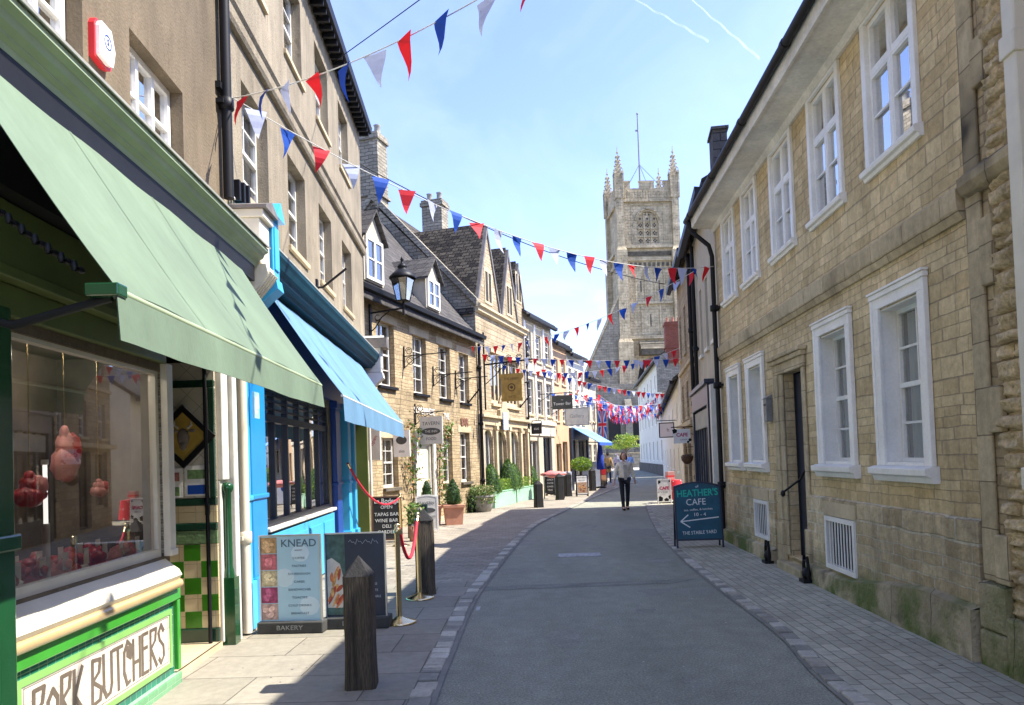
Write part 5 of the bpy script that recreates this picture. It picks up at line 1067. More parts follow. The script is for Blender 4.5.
for x in (-3.8, -2.3, -.8, .8, 2.3, 3.8): mb.box(x-.13, x+.13, -.18, -.005, 26.0, 31.4)
for x in (-3.8, -1.5, 1.5, 3.8): mb.box(x-.15, x+.15, -.18, -.005, 20.6, 25.5)
mb.build('ribs', M['church'], ch)
# dark pent roof over the west window
mb = MB(); mb.prism([(-1.8, 17.3), (0, 17.3), (0, 19.6), (-.4, 19.6), (-1.8, 18.3)], -2.2, 3.6, 'x'); mb.build('pent_roof', M['sooty'], ch)
mb = MB(); mb.box(-2.3, 3.7, -1.95, -1.81, 18.2, 18.5); mb.box(-2.3, 3.7, -1.0, -.85, 19.15, 19.4); mb.build('pent_roof_ledges', M['church'], ch)
# clasping buttresses
def buttress(x0, x1, y0, y1, steps, nm='buttress'):
    mb = MB()
    for z0, z1, g in steps:
        mb.box(x0-g, x1+g, y0-g, y1+g, z0, z1-.6)
        cx0, cx1, cy0, cy1 = x0-g, x1+g, y0-g, y1+g; q = .25
        mb.add([(cx0, cy0, z1-.6), (cx1, cy0, z1-.6), (cx1, cy1, z1-.6), (cx0, cy1, z1-.6), (cx0+q, cy0+q, z1), (cx1-q, cy0+q, z1), (cx1-q, cy1-q, z1), (cx0+q, cy1-q, z1)], [(0, 1, 5, 4), (1, 2, 6, 5), (2, 3, 7, 6), (3, 0, 4, 7), (4, 5, 6, 7)])
    return mb.build(nm, M['church'], ch)
st = [(0, 20, .75), (20, 34.8, .4), (34.8, 43, .12)]
for x, y in ((-hw, 0), (hw, 0), (-hw, D), (hw, D)): buttress(x-.45, x+.45, y-.45, y+.45, st)
# parapet with merlons, panelled band
pb = MB()
for (x0, x1, y0, y1) in ((-hw, hw, -.25, .15), (-hw, hw, D-.15, D+.25), (-hw-.25, -hw+.15, .151, D-.151), (hw-.15, hw+.25, .151, D-.151)): pb.box(x0, x1, y0, y1, 42.45, 44.3)
for i in range(22): pb.box(-hw+.45+i*.43, -hw+.63+i*.43, -.32, -.251, 42.7, 43.9)
for x0, x1 in ((-3.9, -2.7), (-1.2, 1.2), (2.7, 3.9)):
    for y0 in (-.25, D-.15): pb.box(x0, x1, y0, y0+.4, 44.3, 45.3); pb.box(x0-.08, x1+.08, y0-.07, y0+.47, 45.3, 45.5)
    for xx in (-hw-.25, hw-.15): pb.box(xx, xx+.4, x0+D/2, x1+D/2, 44.3, 45.3)
pb.build('parapet', M['church'], ch)
def pinnacle(x, y, s=1.0):
    mb = MB(); w = .62*s
    mb.box(x-w, x+w, y-w, y+w, 42.6, 46.2)
    for dx in (-1, 1):
        for dy in (-1, 1):
            mb.box(x+dx*w-.12, x+dx*w+.12, y+dy*w-.12, y+dy*w+.12, 42.6, 46.6); mb.add([(x+dx*w-.16, y+dy*w-.16, 46.6), (x+dx*w+.16, y+dy*w-.16, 46.6), (x+dx*w+.16, y+dy*w+.16, 46.6), (x+dx*w-.16, y+dy*w+.16, 46.6), (x+dx*w, y+dy*w, 47.5)], [(0, 1, 4), (1, 2, 4), (2, 3, 4), (3, 0, 4)])
    mb.box(x-w*1.15, x+w*1.15, y-w*1.15, y+w*1.15, 46.2, 46.4)
    zt = 50.3*s+50.3*0 if s == 1 else 49.9
    mb.add([(x-w*.85, y-w*.85, 46.4), (x+w*.85, y-w*.85, 46.4), (x+w*.85, y+w*.85, 46.4), (x-w*.85, y+w*.85, 46.4), (x, y, zt)], [(0, 1, 4), (1, 2, 4), (2, 3, 4), (3, 0, 4)])
    for k in range(5):
        t = k/5; z = 46.9+t*(zt-46.9)*.95; ww = w*.85*(1-(z-46.4)/(zt-46.4))+.13
        for dx, dy in ((1, 1), (1, -1), (-1, 1), (-1, -1)): mb.ball((x+dx*ww, y+dy*ww, z), .16, 6)
    mb.ball((x, y, zt-.1), (.22, .22, .16), 6); mb.tube([(x, y, zt-.3), (x, y, zt+.9)], [.08, .04], 6)
    mb.build('pinnacle', M['church'], ch)
for x, y in ((-hw, 0), (hw, 0), (-hw, D), (hw, D)): pinnacle(x, y)
fp = MB(); fp.tube([(.1, D/2, 42), (.1, D/2, 58.4)], [.16, .1], 8); fp.ball((.1, D/2, 58.6), .2, 8); fp.box(-.35, .15, D/2-.03, D/2+.03, 55.6, 55.9)
fp = fp.build('flagpole', pm('grey_pole', (.25, .24, .25), .6, .1, 3), ch)
mb = MB()
for dx, dy in ((-3.6, -3.6), (3.6, -3.6), (-3.6, 3.6), (3.6, 3.6)): mb.tube([(.1, D/2, 50), (.1+dx, D/2+dy, 43.8)], .035, 5)
mb.build('stays', M['iron'], fp)
# spur buttress sloping down to the left, nave and low church walls
sp = empty('flying_buttress', (TX0, TY, 0), 0, 'great sloping stone buttress leaning on the left of the church tower', 'buttress')
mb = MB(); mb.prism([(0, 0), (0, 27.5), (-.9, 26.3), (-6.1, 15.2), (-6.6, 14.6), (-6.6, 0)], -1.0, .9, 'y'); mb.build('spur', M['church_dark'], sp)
mb = MB(); mb.prism([(.0, 27.5), (-.9, 26.35), (-6.15, 15.25), (-6.7, 14.65), (-6.8, 14.9), (-6.3, 15.6), (-1.05, 26.7), (0, 28.1)], -1.15, 1.05, 'y'); mb.build('coping', M['church'], sp)

nv = empty('church_aisle', (11.8, 110, 0), 0, 'grey church wall with buttresses standing in front of the tower foot', 'church')
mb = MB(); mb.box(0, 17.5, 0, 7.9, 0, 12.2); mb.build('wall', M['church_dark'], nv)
mb = MB()
for x in (1.5, 5.6, 8.6, 11.6, 15.8): mb.box(x-.5, x+.5, -.9, -.003, 0, 8.6); mb.prism([(-.9, 8.6), (-.003, 8.6), (-.003, 10.2)], x-.5, x+.5, 'x')
mb.box(-.2, 17.7, -.2, -.004, 11.4, 11.8); mb.build('buttresses', M['church_dark'], nv)
mb = MB()
for x in (3.5, 7.1, 10.1, 13.6): mb.prism([(x-.9, 3), (x+.9, 3), (x+.9, 7), (x+.6, 8.1), (x, 8.8), (x-.6, 8.1), (x-.9, 7)], -.04, -.005, 'y')
mb.build('windows', M['dark'], nv)
cw = empty('churchyard_wall', (-6, 92, 0), 0, 'low dark stone churchyard wall across the end of the street', 'wall')
mb = MB(); mb.box(0, 34, 0, .5, 0, 1.75); mb.build('wall', M['church_dark'], cw); mb = MB(); mb.box(-.1, 34.1, -.1, .6, 1.75, 1.9); mb.build('coping', M['church'], cw)
mb = MB(); mb.quad((2, 79, .012), (40, 79, .012), (40, 90, .012), (2, 90, .012)); tag(mb.build('paved_square', pm('pale_paving', (.42, .4, .36), .9, .15, 1)), kind='structure')
# small lime tree
tr = empty('maple_tree', (13.2, 86, 0), 0, 'small lime green spreading tree in front of the church', 'tree')
mb = MB(); mb.tube([(0, 0, 0), (.05, 0, 1.2), (0, .05, 2.4)], [.14, .11, .09], 8)
rnd = random.Random(2); tips = []
for k in range(9):
    a = k*.7; r_ = rnd.uniform(1.0, 1.9); tip = (r_*math.cos(a), r_*math.sin(a), rnd.uniform(2.9, 3.7)); tips.append(tip); mb.tube([(0, .05, rnd.uniform(1.9, 2.4)), (tip[0]*.5, tip[1]*.5, 2.8), tip], [.06, .04, .015], 6)
mb.build('trunk', M['bark'], tr)
mb = MB(); pts = []
for k in range(26):
    a = rnd.uniform(0, 6.28); rr = 2.0*math.sqrt(rnd.random()); c = (rr*math.cos(a), rr*math.sin(a), rnd.uniform(2.6, 3.95)-.18*rr); 
    for q in range(120): pts.append((c[0]+rnd.gauss(0, .26), c[1]+rnd.gauss(0, .26), c[2]+rnd.gauss(0, .13)))
leaves(mb, pts, .09, (0, 1, 2)); mb.build('crown', [M['leafC'], leaf_mat('leaf_yellow', (.38, .42, .03)), M['leafD']], tr)
# ================================================================== STREET THINGS
PV = .02
# wooden bollards
def bollard(x, y, w, h, rz, label, dark=False, tip=.14, group='pointed wooden bollards along the pavement edge'):
    e = empty('bollard', (x, y, PV), rz, label, 'bollard', group); mb = MB(); n = 7; hw = w/2; rnd = random.Random(int(x*100+y*7)); vs = []; zs = [0, .12, .3, .5, .7, h-tip-.06, h-tip]
    oct_ = [(-.8, -1), (.8, -1), (1, -.8), (1, .8), (.8, 1), (-.8, 1), (-1, .8), (-1, -.8)]
    for z in zs:
        k = 1.06 if z < .05 else 1+rnd.uniform(-.02, .02)
        for a, b in oct_: vs.append((a*hw*k+rnd.uniform(-.003, .003), b*hw*k+rnd.uniform(-.003, .003), z))
    fs = [(i*8+j, i*8+(j+1) % 8, (i+1)*8+(j+1) % 8, (i+1)*8+j) for i in range(len(zs)-1) for j in range(8)]
    mb.add(vs, fs); mb.build('post', M['oak'] if not dark else M['oakdark'], e)
    mb = MB(); b = [(a*hw*1.02, c*hw*1.02, h-tip) for a, c in oct_]; mb.add(b+[(0, 0, h)], [(j, (j+1) % 8, 8) for j in range(8)]+[tuple(range(7, -1, -1))]); mb.build('point', M['oakdark'], e)
bollard(-1.13, 5.32, .205, .93, R(4), 'large weathered dark wood bollard with pyramid top nearest the camera')
bollard(-1.1, 8.95, .23, 1.02, R(8), 'dark wooden bollard behind the second brass rope post')
bollard(.78, 23.7, .25, .88, R(20), 'wooden bollard beside the pale green planters', True)
bollard(1.7, 27.5, .26, 1.0, R(20), 'wooden bollard with pink cloth behind it', True)
bollard(2.18, 29.8, .26, 1.0, R(20), 'wooden bollard left of the food picture board', True)
bollard(3.6, 33.8, .26, 1.05, R(20), 'wooden bollard right of the food picture board', True)
bollard(4.95, 40.6, .28, 1.3, R(20), 'far wooden bollard beside the white boxes', True)
# brass stanchions and ropes
def stanchion(x, y, label, h=.98, k=1):
    e = empty('rope_stanchion', (x, y, PV), 0, label, 'stanchion', 'brass rope posts outside the shops')
    mb = MB(); mb.lathe([(0, 0), (.165, .0), (.168, .012), (.15, .022), (.06, .05), (.03, .07), (.0, .07)], (0, 0, 0), 28); mb.build('base', M['brass'], e)
    mb = MB(); mb.lathe([(.026, .06), (.026, h-.1), (.034, h-.095), (.034, h-.05), (.026, h-.045), (.03, h-.02), (.022, h), (0, h+.002)], (0, 0, 0), 18); mb.build('post', M['brass'], e)
stanchion(-1.17, 7.35, 'brass rope post nearest, between menu board and bollard'); stanchion(-1.13, 8.62, 'brass rope post standing against the second bollard', 1.0); stanchion(-2.17, 14.1, 'farther brass rope post beside the tall chalkboard', 1.0)
def rope(p, q, sag, label, r=.018):
    e = empty('barrier_rope', p, 0, label, 'rope', 'red velvet barrier ropes'); n = 22; a, b = Vector(p), Vector(q); path = [(b-a)*(i/n)+Vector((0, 0, -sag*4*(i/n)*(1-i/n))) for i in range(n+1)]
    mb = MB(); mb.tube(path, [r*(1+.12*(i % 2)) for i in range(n+1)], 8); mb.build('rope', M['rope'], e); mb = MB(); mb.tube([path[0], path[1]*.8], .022, 8); mb.tube([path[-1], path[-2]+(path[-1]-path[-2])*.2], .022, 8); mb.build('end_cap', M['brass'], e)
rope((-1.15, 7.37, .95), (-1.13, 8.6, .97), .38, 'red velvet rope hanging between the two near brass posts')
rope((-2.62, 11.75, 1.62), (-2.17, 14.08, .95), .35, 'long red rope from the blue pilaster down to the far brass post')
# big printed menu boards
def menu_board(x, y, w, h, rz, label, paint, foot='BAKERY', lean=.08):
    e = empty('menu_board', (x, y, PV), rz, label, 'menu board'); T = Matrix.Rotation(-lean, 4, 'X')
    mb = MB(); mb.box(-w/2-.02, w/2+.02, -.06, .14, 0, .11); mb.build('base', M['rubber'], e, bevel=.012)
    text(foot, .06, M['sooty'] if 0 else pm('base_letters', (.3, .3, .28), .7, .1, 4), e, 0, .055, -.062, ext=.001, sx=1.2)
    mb = MB(); q = .012
    for a in ((-w/2, -w/2+q, .1, h), (w/2-q, w/2, .1, h), (-w/2+q, w/2-q, h-q, h), (-w/2+q, w/2-q, .1, .1+q)): mb.box(a[0], a[1], -.012, .022, a[2], a[3])
    f = mb.build('frame', pm('aluminium', (.55, .55, .54), .4, .1, 6, metal=.8), e)
    paint(e, w, h); return e
def paint1(e, w, h):
    mb = MB(); mb.box(-w/2+.012, w/2-.012, .0, .02, .112, h-.012); mb.build('poster', pm('pale_blue_poster', (.42, .64, .74), .5, .06, 2), e)
    pale = pm('paler_blue_print', (.58, .74, .8), .5, .05, 3)
    for cx, cz, r in ((-.06, .52, .1), (.18, .25, .1), (.1, .75, .09)):
        mb = MB(); mb.prism([(cx+r*math.cos(t*.5), cz+r*.9*math.sin(t*.5)) for t in range(12)][::-1], -.0015, -.0005, 'y'); mb.build('pale_swirl', pale, e)
    strip = MB(); x0, x1 = -w/2+.014, -w/2+.17; n = 5; zz = [.12+(h-.14)*i/n for i in range(n+1)]
    cols = [(.5, .33, .28), (.32, .05, .13), (.5, .42, .25), (.45, .12, .14), (.42, .26, .12)]
    ms = [pm('food_print', c, .5, .5, 22) for c in cols]; ds = [pm('food_item_print', tuple(min(1, v*1.5+.05) for v in c), .5, .4, 40) for c in cols]
    for i in range(n): strip.box(x0, x1, -.003, -.0004, zz[i]+.004, zz[i+1]-.004, i)
    s = strip.build('photo_strip', ms, e); bl = MB()
    for i in range(n):
        for q in range(5):
            cx, cz, r = random.uniform(x0+.035, x1-.035), random.uniform(zz[i]+.035, zz[i+1]-.035), random.uniform(.02, .032); bl.prism([(cx+r*math.cos(t*.63), cz+r*.85*math.sin(t*.63)) for t in range(10)][::-1], -.0042-.0003*q, -.0031, 'y', i)
    bl.build('printed_pastries', ds, s)['kind'] = 'stuff'
    ink = pm('slate_ink', (.1, .17, .2), .6, .05, 4); cx = .085
    text('KNEAD', .1, ink, e, cx, h-.085, -.002, sx=1.05, bold=.001)
    for i, (t, s_) in enumerate((('BAKERY', .022), ('COFFEE', .036), ('PASTRIES', .036), ('SOURDOUGH', .036), ('CAKES', .036), ('SANDWICHES', .036), ('TOASTIES', .036), ('COLD DRINKS', .036), ('BREAKFAST', .036))):
        text(t, s_*.8, ink, e, cx, h-.15-i*.075, -.002, sx=1.2)
def paint2(e, w, h):
    mb = MB(); mb.box(-w/2+.012, w/2-.012, .0, .02, .112, h-.012); mb.build('poster', pm('night_blue_poster', (.02, .03, .055), .45, .3, 3), e)
    mb = MB(); mb.box(-w/2+.02, -w/2+.2, -.003, -.0005, .13, h-.02); s = mb.build('photo_panel', pm('green_photo_ground', (.06, .12, .1), .5, .5, 14), e)
    mb = MB(); cx, cz = -w/2+.1, .4; mb.prism([(cx-.078+.0, .2), (cx+.07, .2), (cx+.09, .45), (cx+.05, .62), (cx-.03, .68), (cx-.078, .66)], -.0045, -.0031, 'y'); mb.build('printed_plate', pm('cream_plate_print', (.6, .55, .46), .5, .15, 10), s)
    mb = MB(); rnd = random.Random(8)
    for q in range(16):
        a = rnd.uniform(-.5, .5)+1.2; cx2, cz2 = -w/2+.1+rnd.uniform(-.045, .045), rnd.uniform(.2, .58); l, b = rnd.uniform(.04, .08), rnd.uniform(.012, .02); pts = []
        for t in range(10):
            u, v = l*math.cos(t*.628), b*math.sin(t*.628); pts.append((cx2+u*math.cos(a)-v*math.sin(a), cz2+u*math.sin(a)+v*math.cos(a)))
        pts = [(max(-w/2+.022, min(-w/2+.195, p[0])), p[1]) for p in pts]; mb.prism(pts[::-1], -.005-.0003*q, -.0046, 'y', q % 3)
    mb.build('printed_prawns', [pm('orange_food_print', (.6, .17, .05), .45, .4, 30), pm('red_food_print', (.42, .06, .03), .45, .4, 30), pm('golden_food_print', (.6, .33, .1), .45, .4, 30)], s)
    ink = pm('silver_ink', (.55, .58, .6), .5, .1, 5); mb = MB()
    pts = [(-.06+.017*i, 0, .83+.03*math.sin(i*2.1)*math.cos(i*.7)) for i in range(18)]; mb.tube([(p[0], -.004, p[2]) for p in pts], .0022, 5); mb.build('signature_print', ink, e)
    for i in range(3): text('EVENINGS' if i == 0 else 'OPEN LATE' if i == 1 else 'BOOK A TABLE', .03, ink, e, .14, .42-i*.06, -.002)
menu_board(-2.16, 7.1, .6, .93, R(-4), 'pale blue bakery menu board reading KNEAD with a strip of food photos', paint1, 'BAKERY')
menu_board(-1.56, 7.2, .6, .92, R(-3), 'dark menu board with a plate of seafood half hidden behind the near bollard', paint2, 'DINE IN')
# A-boards and chalk boards
def aboard(x, y, w, h, rz, label, mat, frame, lines, lean=.17, arch=0, leg=.1, back=True, fr=.03, cat='pavement sign', group=None):
    e = empty('pavement_sign', (x, y, PV), rz, label, cat, group)
    T = Matrix.Rotation(-lean, 4, 'X'); z0 = leg
    def arc(x0, x1, zt, n=10): return [(x0+(x1-x0)*i/n, zt+arch*(1-((2*i/n)-1)**2)) for i in range(n+1)]
    mb = MB(); top = arc(-w/2, w/2, h-arch); inner = arc(-w/2+fr, w/2-fr, h-arch-fr)
    mb.prism([(-w/2+fr, z0+fr), (w/2-fr, z0+fr)]+inner[::-1], .004, .016, 'y', 0, T); panel = mb.build('panel', mat, e)
    mb = MB()
    for s in (-1, 1): mb.box(s*w/2-(fr if s > 0 else 0), s*w/2+(fr if s < 0 else 0), -.002, .026, 0, h-arch, 0, T)
    mb.box(-w/2+fr, w/2-fr, -.001, .025, z0, z0+fr, 0, T)
    for (a, za), (b, zb_), (c, zc), (d, zd) in zip(top, top[1:], inner, inner[1:]): mb.prism([(c, zc), (d, zd), (b, zb_), (a, za)], -.001, .025, 'y', 0, T)
    mb.build('frame', frame, e)
    if back:
        T2 = Matrix.Translation((0, h*math.sin(lean)*2+.03, 0))@Matrix.Rotation(lean, 4, 'X'); mb = MB(); mb.prism([(-w/2, z0), (w/2, z0)]+top[::-1], -.02, .0, 'y', 0, T2)
        for s in (-1, 1): mb.box(s*w/2-(fr if s > 0 else 0), s*w/2+(fr if s < 0 else 0), -.02, .0, 0, z0, 0, T2)
        mb.build('back_panel', frame, e)
    k = math.tan(lean)
    for (t, sz, xx, zz, mt, *o) in lines: text(t, sz, mt, panel, xx, zz, zz*k/1-.001, sx=(o[0] if o else 1), bold=(o[1] if len(o) > 1 else .0), rot=(o[2] if len(o) > 2 else 0), tilt=k)
    return e, panel, k
CH, TK = M['chalk'], M['teal_ink']
# the lettering helper leans with the panel: y = z * tan(lean)
e, p, k = aboard(3.06, 12.3, .78, 1.1, R(-3), 'blue chalkboard A board for the cafe with a white arrow pointing left', M['slateblue'], M['night'],
    [('of', .055, .0, 1.01, CH, 1.2, 0, .1), ("HEATHER'S", .16, 0, .9, TK, .86, .003, .03), ('CAFE', .15, -.03, .75, CH, .95, 0, .02), ('tea, coffee, & lunches', .05, 0, .63, CH, 1.1, 0, .04), ('10 - 4', .08, .02, .545, CH, 1.1), ('THE STABLE YARD', .08, 0, .25, CH, .85, 0, .03)], arch=.07, leg=.12, lean=.12)
mb = MB(); T = Matrix.Rotation(-.12, 4, 'X')
for a, b in (((.33, .5), (-.3, .44)), ((-.3, .44), (-.17, .55)), ((-.3, .44), (-.15, .34))):
    d = Vector((b[0]-a[0], b[1]-a[1])).normalized(); n = Vector((-d.y, d.x))*.009; mb.prism([(a[0]-n.x, a[1]-n.y), (a[0]+n.x, a[1]+n.y), (b[0]+n.x, b[1]+n.y), (b[0]-n.x, b[1]-n.y)], -.0, .003, 'y', 0, T)
mb.build('arrow', CH, p)
aboard(-2.5, 14.45, .58, .94, R(3), 'tall chalkboard listing taps bar wine bar deli and garden', M['board'], pm('stained_wood', (.13, .07, .04), .6, .3, 8),
    [('La Bodega', .13, 0, .84, CH, .9, .001), ('OPEN', .09, 0, .72, CH), ('TAPAS BAR', .095, 0, .58, CH), ('WINE BAR', .095, 0, .46, CH), ('DELI', .09, 0, .35, CH), ('GARDEN', .09, 0, .24, CH)], leg=.08, lean=.1)
aboard(-2.03, 15.5, .42, .7, R(3), 'small black chalkboard beside the white pub sign', M['board'], M['dkgreen'], [('INN', .09, 0, .6, CH), ('FOOD', .08, 0, .48, CH), ('SERVED', .08, 0, .37, CH), ('ALL DAY', .07, 0, .26, CH)], leg=.1, lean=.1)
GR = pm('sign_grey_ink', (.07, .07, .07), .6, .1, 6)
e, p, k = aboard(-1.95, 16.5, .5, .85, R(3), 'white pavement sign with dark oval badge by the inn doorway', M['offwhite'], M['white'], [('TAVERN', .09, 0, .66, GR), ('FOOD & ROOMS', .05, 0, .36, GR)], leg=.06, lean=.1, arch=.04)
mb = MB(); T = Matrix.Rotation(-.1, 4, 'X'); mb.prism([(.19*math.cos(t*.4), .5+.06*math.sin(t*.4)) for t in range(16)][::-1], -.001, .003, 'y', 0, T); mb.build('badge', GR, p)
aboard(1.13, 31.0, .42, .95, R(10), 'green arched pavement sign beyond the planters', M['offwhite'], M['dkgreen'], [('OPEN', .1, 0, .6, GR)], leg=.08, arch=.1, lean=.12)
aboard(1.5, 30.6, .34, .85, R(-14), 'black pavement sign with white lines beside the green arched one', M['board'], M['iron'], [('LUNCH', .09, 0, .66, CH), ('COFFEE', .08, 0, .52, CH), ('CAKES', .09, 0, .38, CH), ('TEAS', .09, 0, .24, CH)], leg=.06, lean=.12)
e, p, k = aboard(2.72, 29.3, .48, .85, R(8), 'black framed pavement sign with a picture of food, beside a bollard', M['white'], M['iron'], [('OUR MENU', .075, 0, .74, GR), ('FRESH DAILY', .05, 0, .64, GR)], leg=.06, lean=.1)
mb = MB(); T = Matrix.Rotation(-.1, 4, 'X'); rnd = random.Random(3)
mb.box(-.19, .19, -.001, .0035, .14, .56, 0, T)
for q in range(12):
    cx, cz, r = rnd.uniform(-.14, .14), rnd.uniform(.2, .45), .045; mb.prism([(cx+r*math.cos(t*.63), cz+r*.7*math.sin(t*.63)) for t in range(10)][::-1], -.002-.0003*q, -.0011, 'y', 1+q % 2, T)
mb.build('food_picture', [pm('tan_print', (.4, .25, .15), .5, .4, 20), pm('brown_food_print', (.2, .05, .03), .5, .4, 20), pm('bun_print', (.55, .28, .1), .5, .4, 20)], p)
def cow(mb, pts, z, y, T=None):
    for cx, cz, r in pts: mb.prism([(cx+r*(1+.25*math.sin(t*1.7))*math.cos(t*.52), cz+r*(1+.2*math.cos(t*2.3))*math.sin(t*.52)) for t in range(12)][::-1], y-.002, y, 'y', 0, T)
PK = pm('crimson_print', (.5, .02, .1), .5, .1, 5)
e, p, k = aboard(4.78, 23.5, .44, .78, R(-3), 'white cow patch pavement sign by the red patterned stall on the right', M['white'], M['white'], [('CAFE', .13, 0, .48, PK, 1, .006), ('& SHOP', .06, 0, .35, GR)], leg=.04, lean=.1)
mb = MB(); cow(mb, [(-.16, .68, .05), (.17, .2, .06), (-.15, .14, .09), (.05, .1, .07), (.17, .7, .03), (-.2, .35, .03)], 0, .002, Matrix.Rotation(-.1, 4, 'X')); mb.build('cow_patches', M['iron'], p)
# hanging cow sign
e = empty('hanging_sign', atS(6.9, -.02, 2.05), ANG_S, 'white cow patch sign hanging over the right pavement', 'sign')
mb = MB(); mb.tube([(0, 0, .2), (0, -.6, .2)], .014, 6); mb.tube([(0, -.02, -.05), (0, -.3, .19)], .01, 6); mb.build('bracket', M['iron'], e)
def sgn_yz(y0, y1, z0, z1, mat, e, th=.02, nm='board'): mb = MB(); mb.box(-th, th, y0, y1, z0, z1); return mb.build(nm, mat, e, bevel=.004)
# a board whose face looks down the street: make an inner frame turned to face -Y (camera side)
def facing(parent, y, z, nm='board', rot=None, mat=None, w=.6, h=.5, frame=None, shape=None):
    "board hung from a bracket: face is square to the wall (normal along local x)"
    sub = MB(); 
    pts = shape or [(-w/2, -h/2), (w/2, -h/2), (w/2, h/2), (-w/2, h/2)]
    sub.prism(pts, -.02, .02, 'y'); b = sub.build(nm, mat, parent); b.location = (0, y, z); b.rotation_euler = (0, 0, rot); 
    if frame:
        f = MB(); q = .035
        f.box(-w/2-q, w/2+q, -.03, .03, h/2+.0, h/2+q); f.box(-w/2-q, w/2+q, -.03, .03, -h/2-q, -h/2); f.box(-w/2-q, -w/2, -.03, .03, -h/2, h/2); f.box(w/2, w/2+q, -.03, .03, -h/2, h/2); f = f.build('frame', frame, b)
    return b
RB_, LB_ = R(90), R(-90)     # right row: +90 turns the face to the viewer; left row: -90
b = facing(e, -.34, -.03, 'board', RB_, M['white'], .42, .36); text('CAFE', .12, PK, b, 0, .03, -.022, bold=.004); text('& SHOP', .05, GR, b, .04, -.09, -.022)
mb = MB(); cow(mb, [(-.18, .13, .06), (.19, -.1, .04), (.14, -.15, .03)], 0, -.021); mb.build('cow_patches', M['iron'], b)
e = empty('hanging_sign', atT(23.6, -.02, 2.5), ANG_T, 'plain white hanging sign in brown frame on the low white house', 'sign')
mb = MB(); mb.tube([(0, 0, .34), (0, -.75, .34)], .016, 6); mb.build('bracket', M['iron'], e); b = facing(e, -.4, -.02, 'board', RB_, pm('pinkish_white', (.66, .6, .62), .5, .05, 3), .5, .5, M['oakdark']); text('h', .2, GR, b, .05, .0, -.022)
e = empty('hanging_sign', atS(.6, -.02, 2.0), ANG_S, 'round dark wicker hanging basket on the yellow stone wall', 'basket')
e['category'] = 'hanging basket'; e.name = 'hanging_basket'; mb = MB(); mb.tube([(0, 0, .3), (0, -.2, .3), (0, -.2, .06)], .01, 6); mb.build('bracket', M['iron'], e); mb = MB(); mb.lathe([(0, -.14), (.08, -.12), (.14, -.04), (.16, .06), (.13, .07)], (0, -.2, 0), 14); mb.build('basket', pm('wicker', (.1, .055, .03), .85, .4, 40, bump=.01), e); mb = MB(); leaves(mb, [(random.gauss(0, .06), -.2+random.gauss(0, .06), .06+random.random()*.04) for _ in range(50)], .03, (0,)); mb.build('dry_plant', M['bark'], e)
e.location = atS(6.45, -.02, 1.45)
# red patterned flower stall / bench on the right
e = empty('stall_table', (5.05, 23.9, PV), R(-5), 'small table under a red and white patterned cloth behind the cafe board', 'table')
fl = pm('red_flowered_cloth', (.6, .02, .03), .7, .1, 5); ntc = fl.node_tree; bs = ntc.nodes['Principled BSDF']; vo = nd(ntc, 'ShaderNodeTexVoronoi'); vo.inputs['Scale'].default_value = 9; L(ntc, mapped(ntc), vo.inputs['Vector']); rp = nd(ntc, 'ShaderNodeValToRGB'); rp.color_ramp.elements[0].color = (.75, .6, .58, 1); rp.color_ramp.elements[1].color = (.6, .015, .03, 1); rp.color_ramp.elements[0].position = .22; rp.color_ramp.elements[1].position = .3; L(ntc, vo.outputs[0], rp.inputs[0]); L(ntc, rp.outputs[0], bs.inputs['Base Color'])
mb = MB(); n = 28; rim = [(.36*math.cos(2*math.pi*i/n), .3*math.sin(2*math.pi*i/n)) for i in range(n)]; low = [(x*(1.1+.08*(i % 2)), y*(1.1+.08*(i % 2))) for i, (x, y) in enumerate(rim)]
mb.add([(x, y, .72) for x, y in rim]+[(0, 0, .725)], [(i, (i+1) % n, n) for i in range(n)]); mb.add([(x, y, .72) for x, y in rim]+[(x, y, .12) for x, y in low], [(i+n, (i+1) % n+n, (i+1) % n, i) for i in range(n)], 0, True); mb.build('cloth', fl, e)
mb = MB(); mb.tube([(0, 0, 0), (0, 0, .715)], .03, 8); mb.box(-.25, .25, -.03, .03, 0, .03); mb.box(-.03, .03, -.25, .25, 0, .03); mb.build('leg', M['iron'], e)
e = empty('gift_box', (5.05, 23.9, PV+.73), R(12), 'pinkish cardboard box standing on the red patterned table', 'box'); mb = MB(); mb.box(-.12, .12, -.1, .1, 0, .26); mb.build('carton', pm('pink_card', (.55, .3, .26), .8, .1, 5), e, bevel=.005); mb = MB(); mb.box(-.122, .122, -.102, .102, .1, .14); mb.build('band', M['red'], e)
# planters with topiary on the left
def topiary(x, y, h, w, label, base=.0, mat=(0, 1), shape='cone', group='clipped evergreens in planters'):
    e = empty('topiary_shrub', (x, y, base), 0, label, 'shrub', group); pts = []; rnd = random; n = int(900*h*w/.35)
    core = MB()
    if shape == 'cone':
        prof = lambda t: w/2*(1-t**1.9)**.75*(1 if t > .08 else .75+t*3)
    else: prof = lambda t: w/2*math.sqrt(max(0, 1-(2*t-1)**2))
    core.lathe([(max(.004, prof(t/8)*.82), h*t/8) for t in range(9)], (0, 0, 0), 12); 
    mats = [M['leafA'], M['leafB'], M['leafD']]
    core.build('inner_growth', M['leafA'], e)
    for _ in range(n):
        t = rnd.random(); r = prof(t)*rnd.uniform(.82, 1.04); a = rnd.uniform(0, 6.283); pts.append((r*math.cos(a), r*math.sin(a), t*h+rnd.uniform(-.01, .02)))
    mb = MB(); leaves(mb, pts, .022 if h < 1.2 else .03, mat); mb.build('foliage', mats, e); mb = MB(); mb.tube([(0, 0, -.12), (0, 0, .12)], .02, 6); mb.build('stem', M['bark'], e)
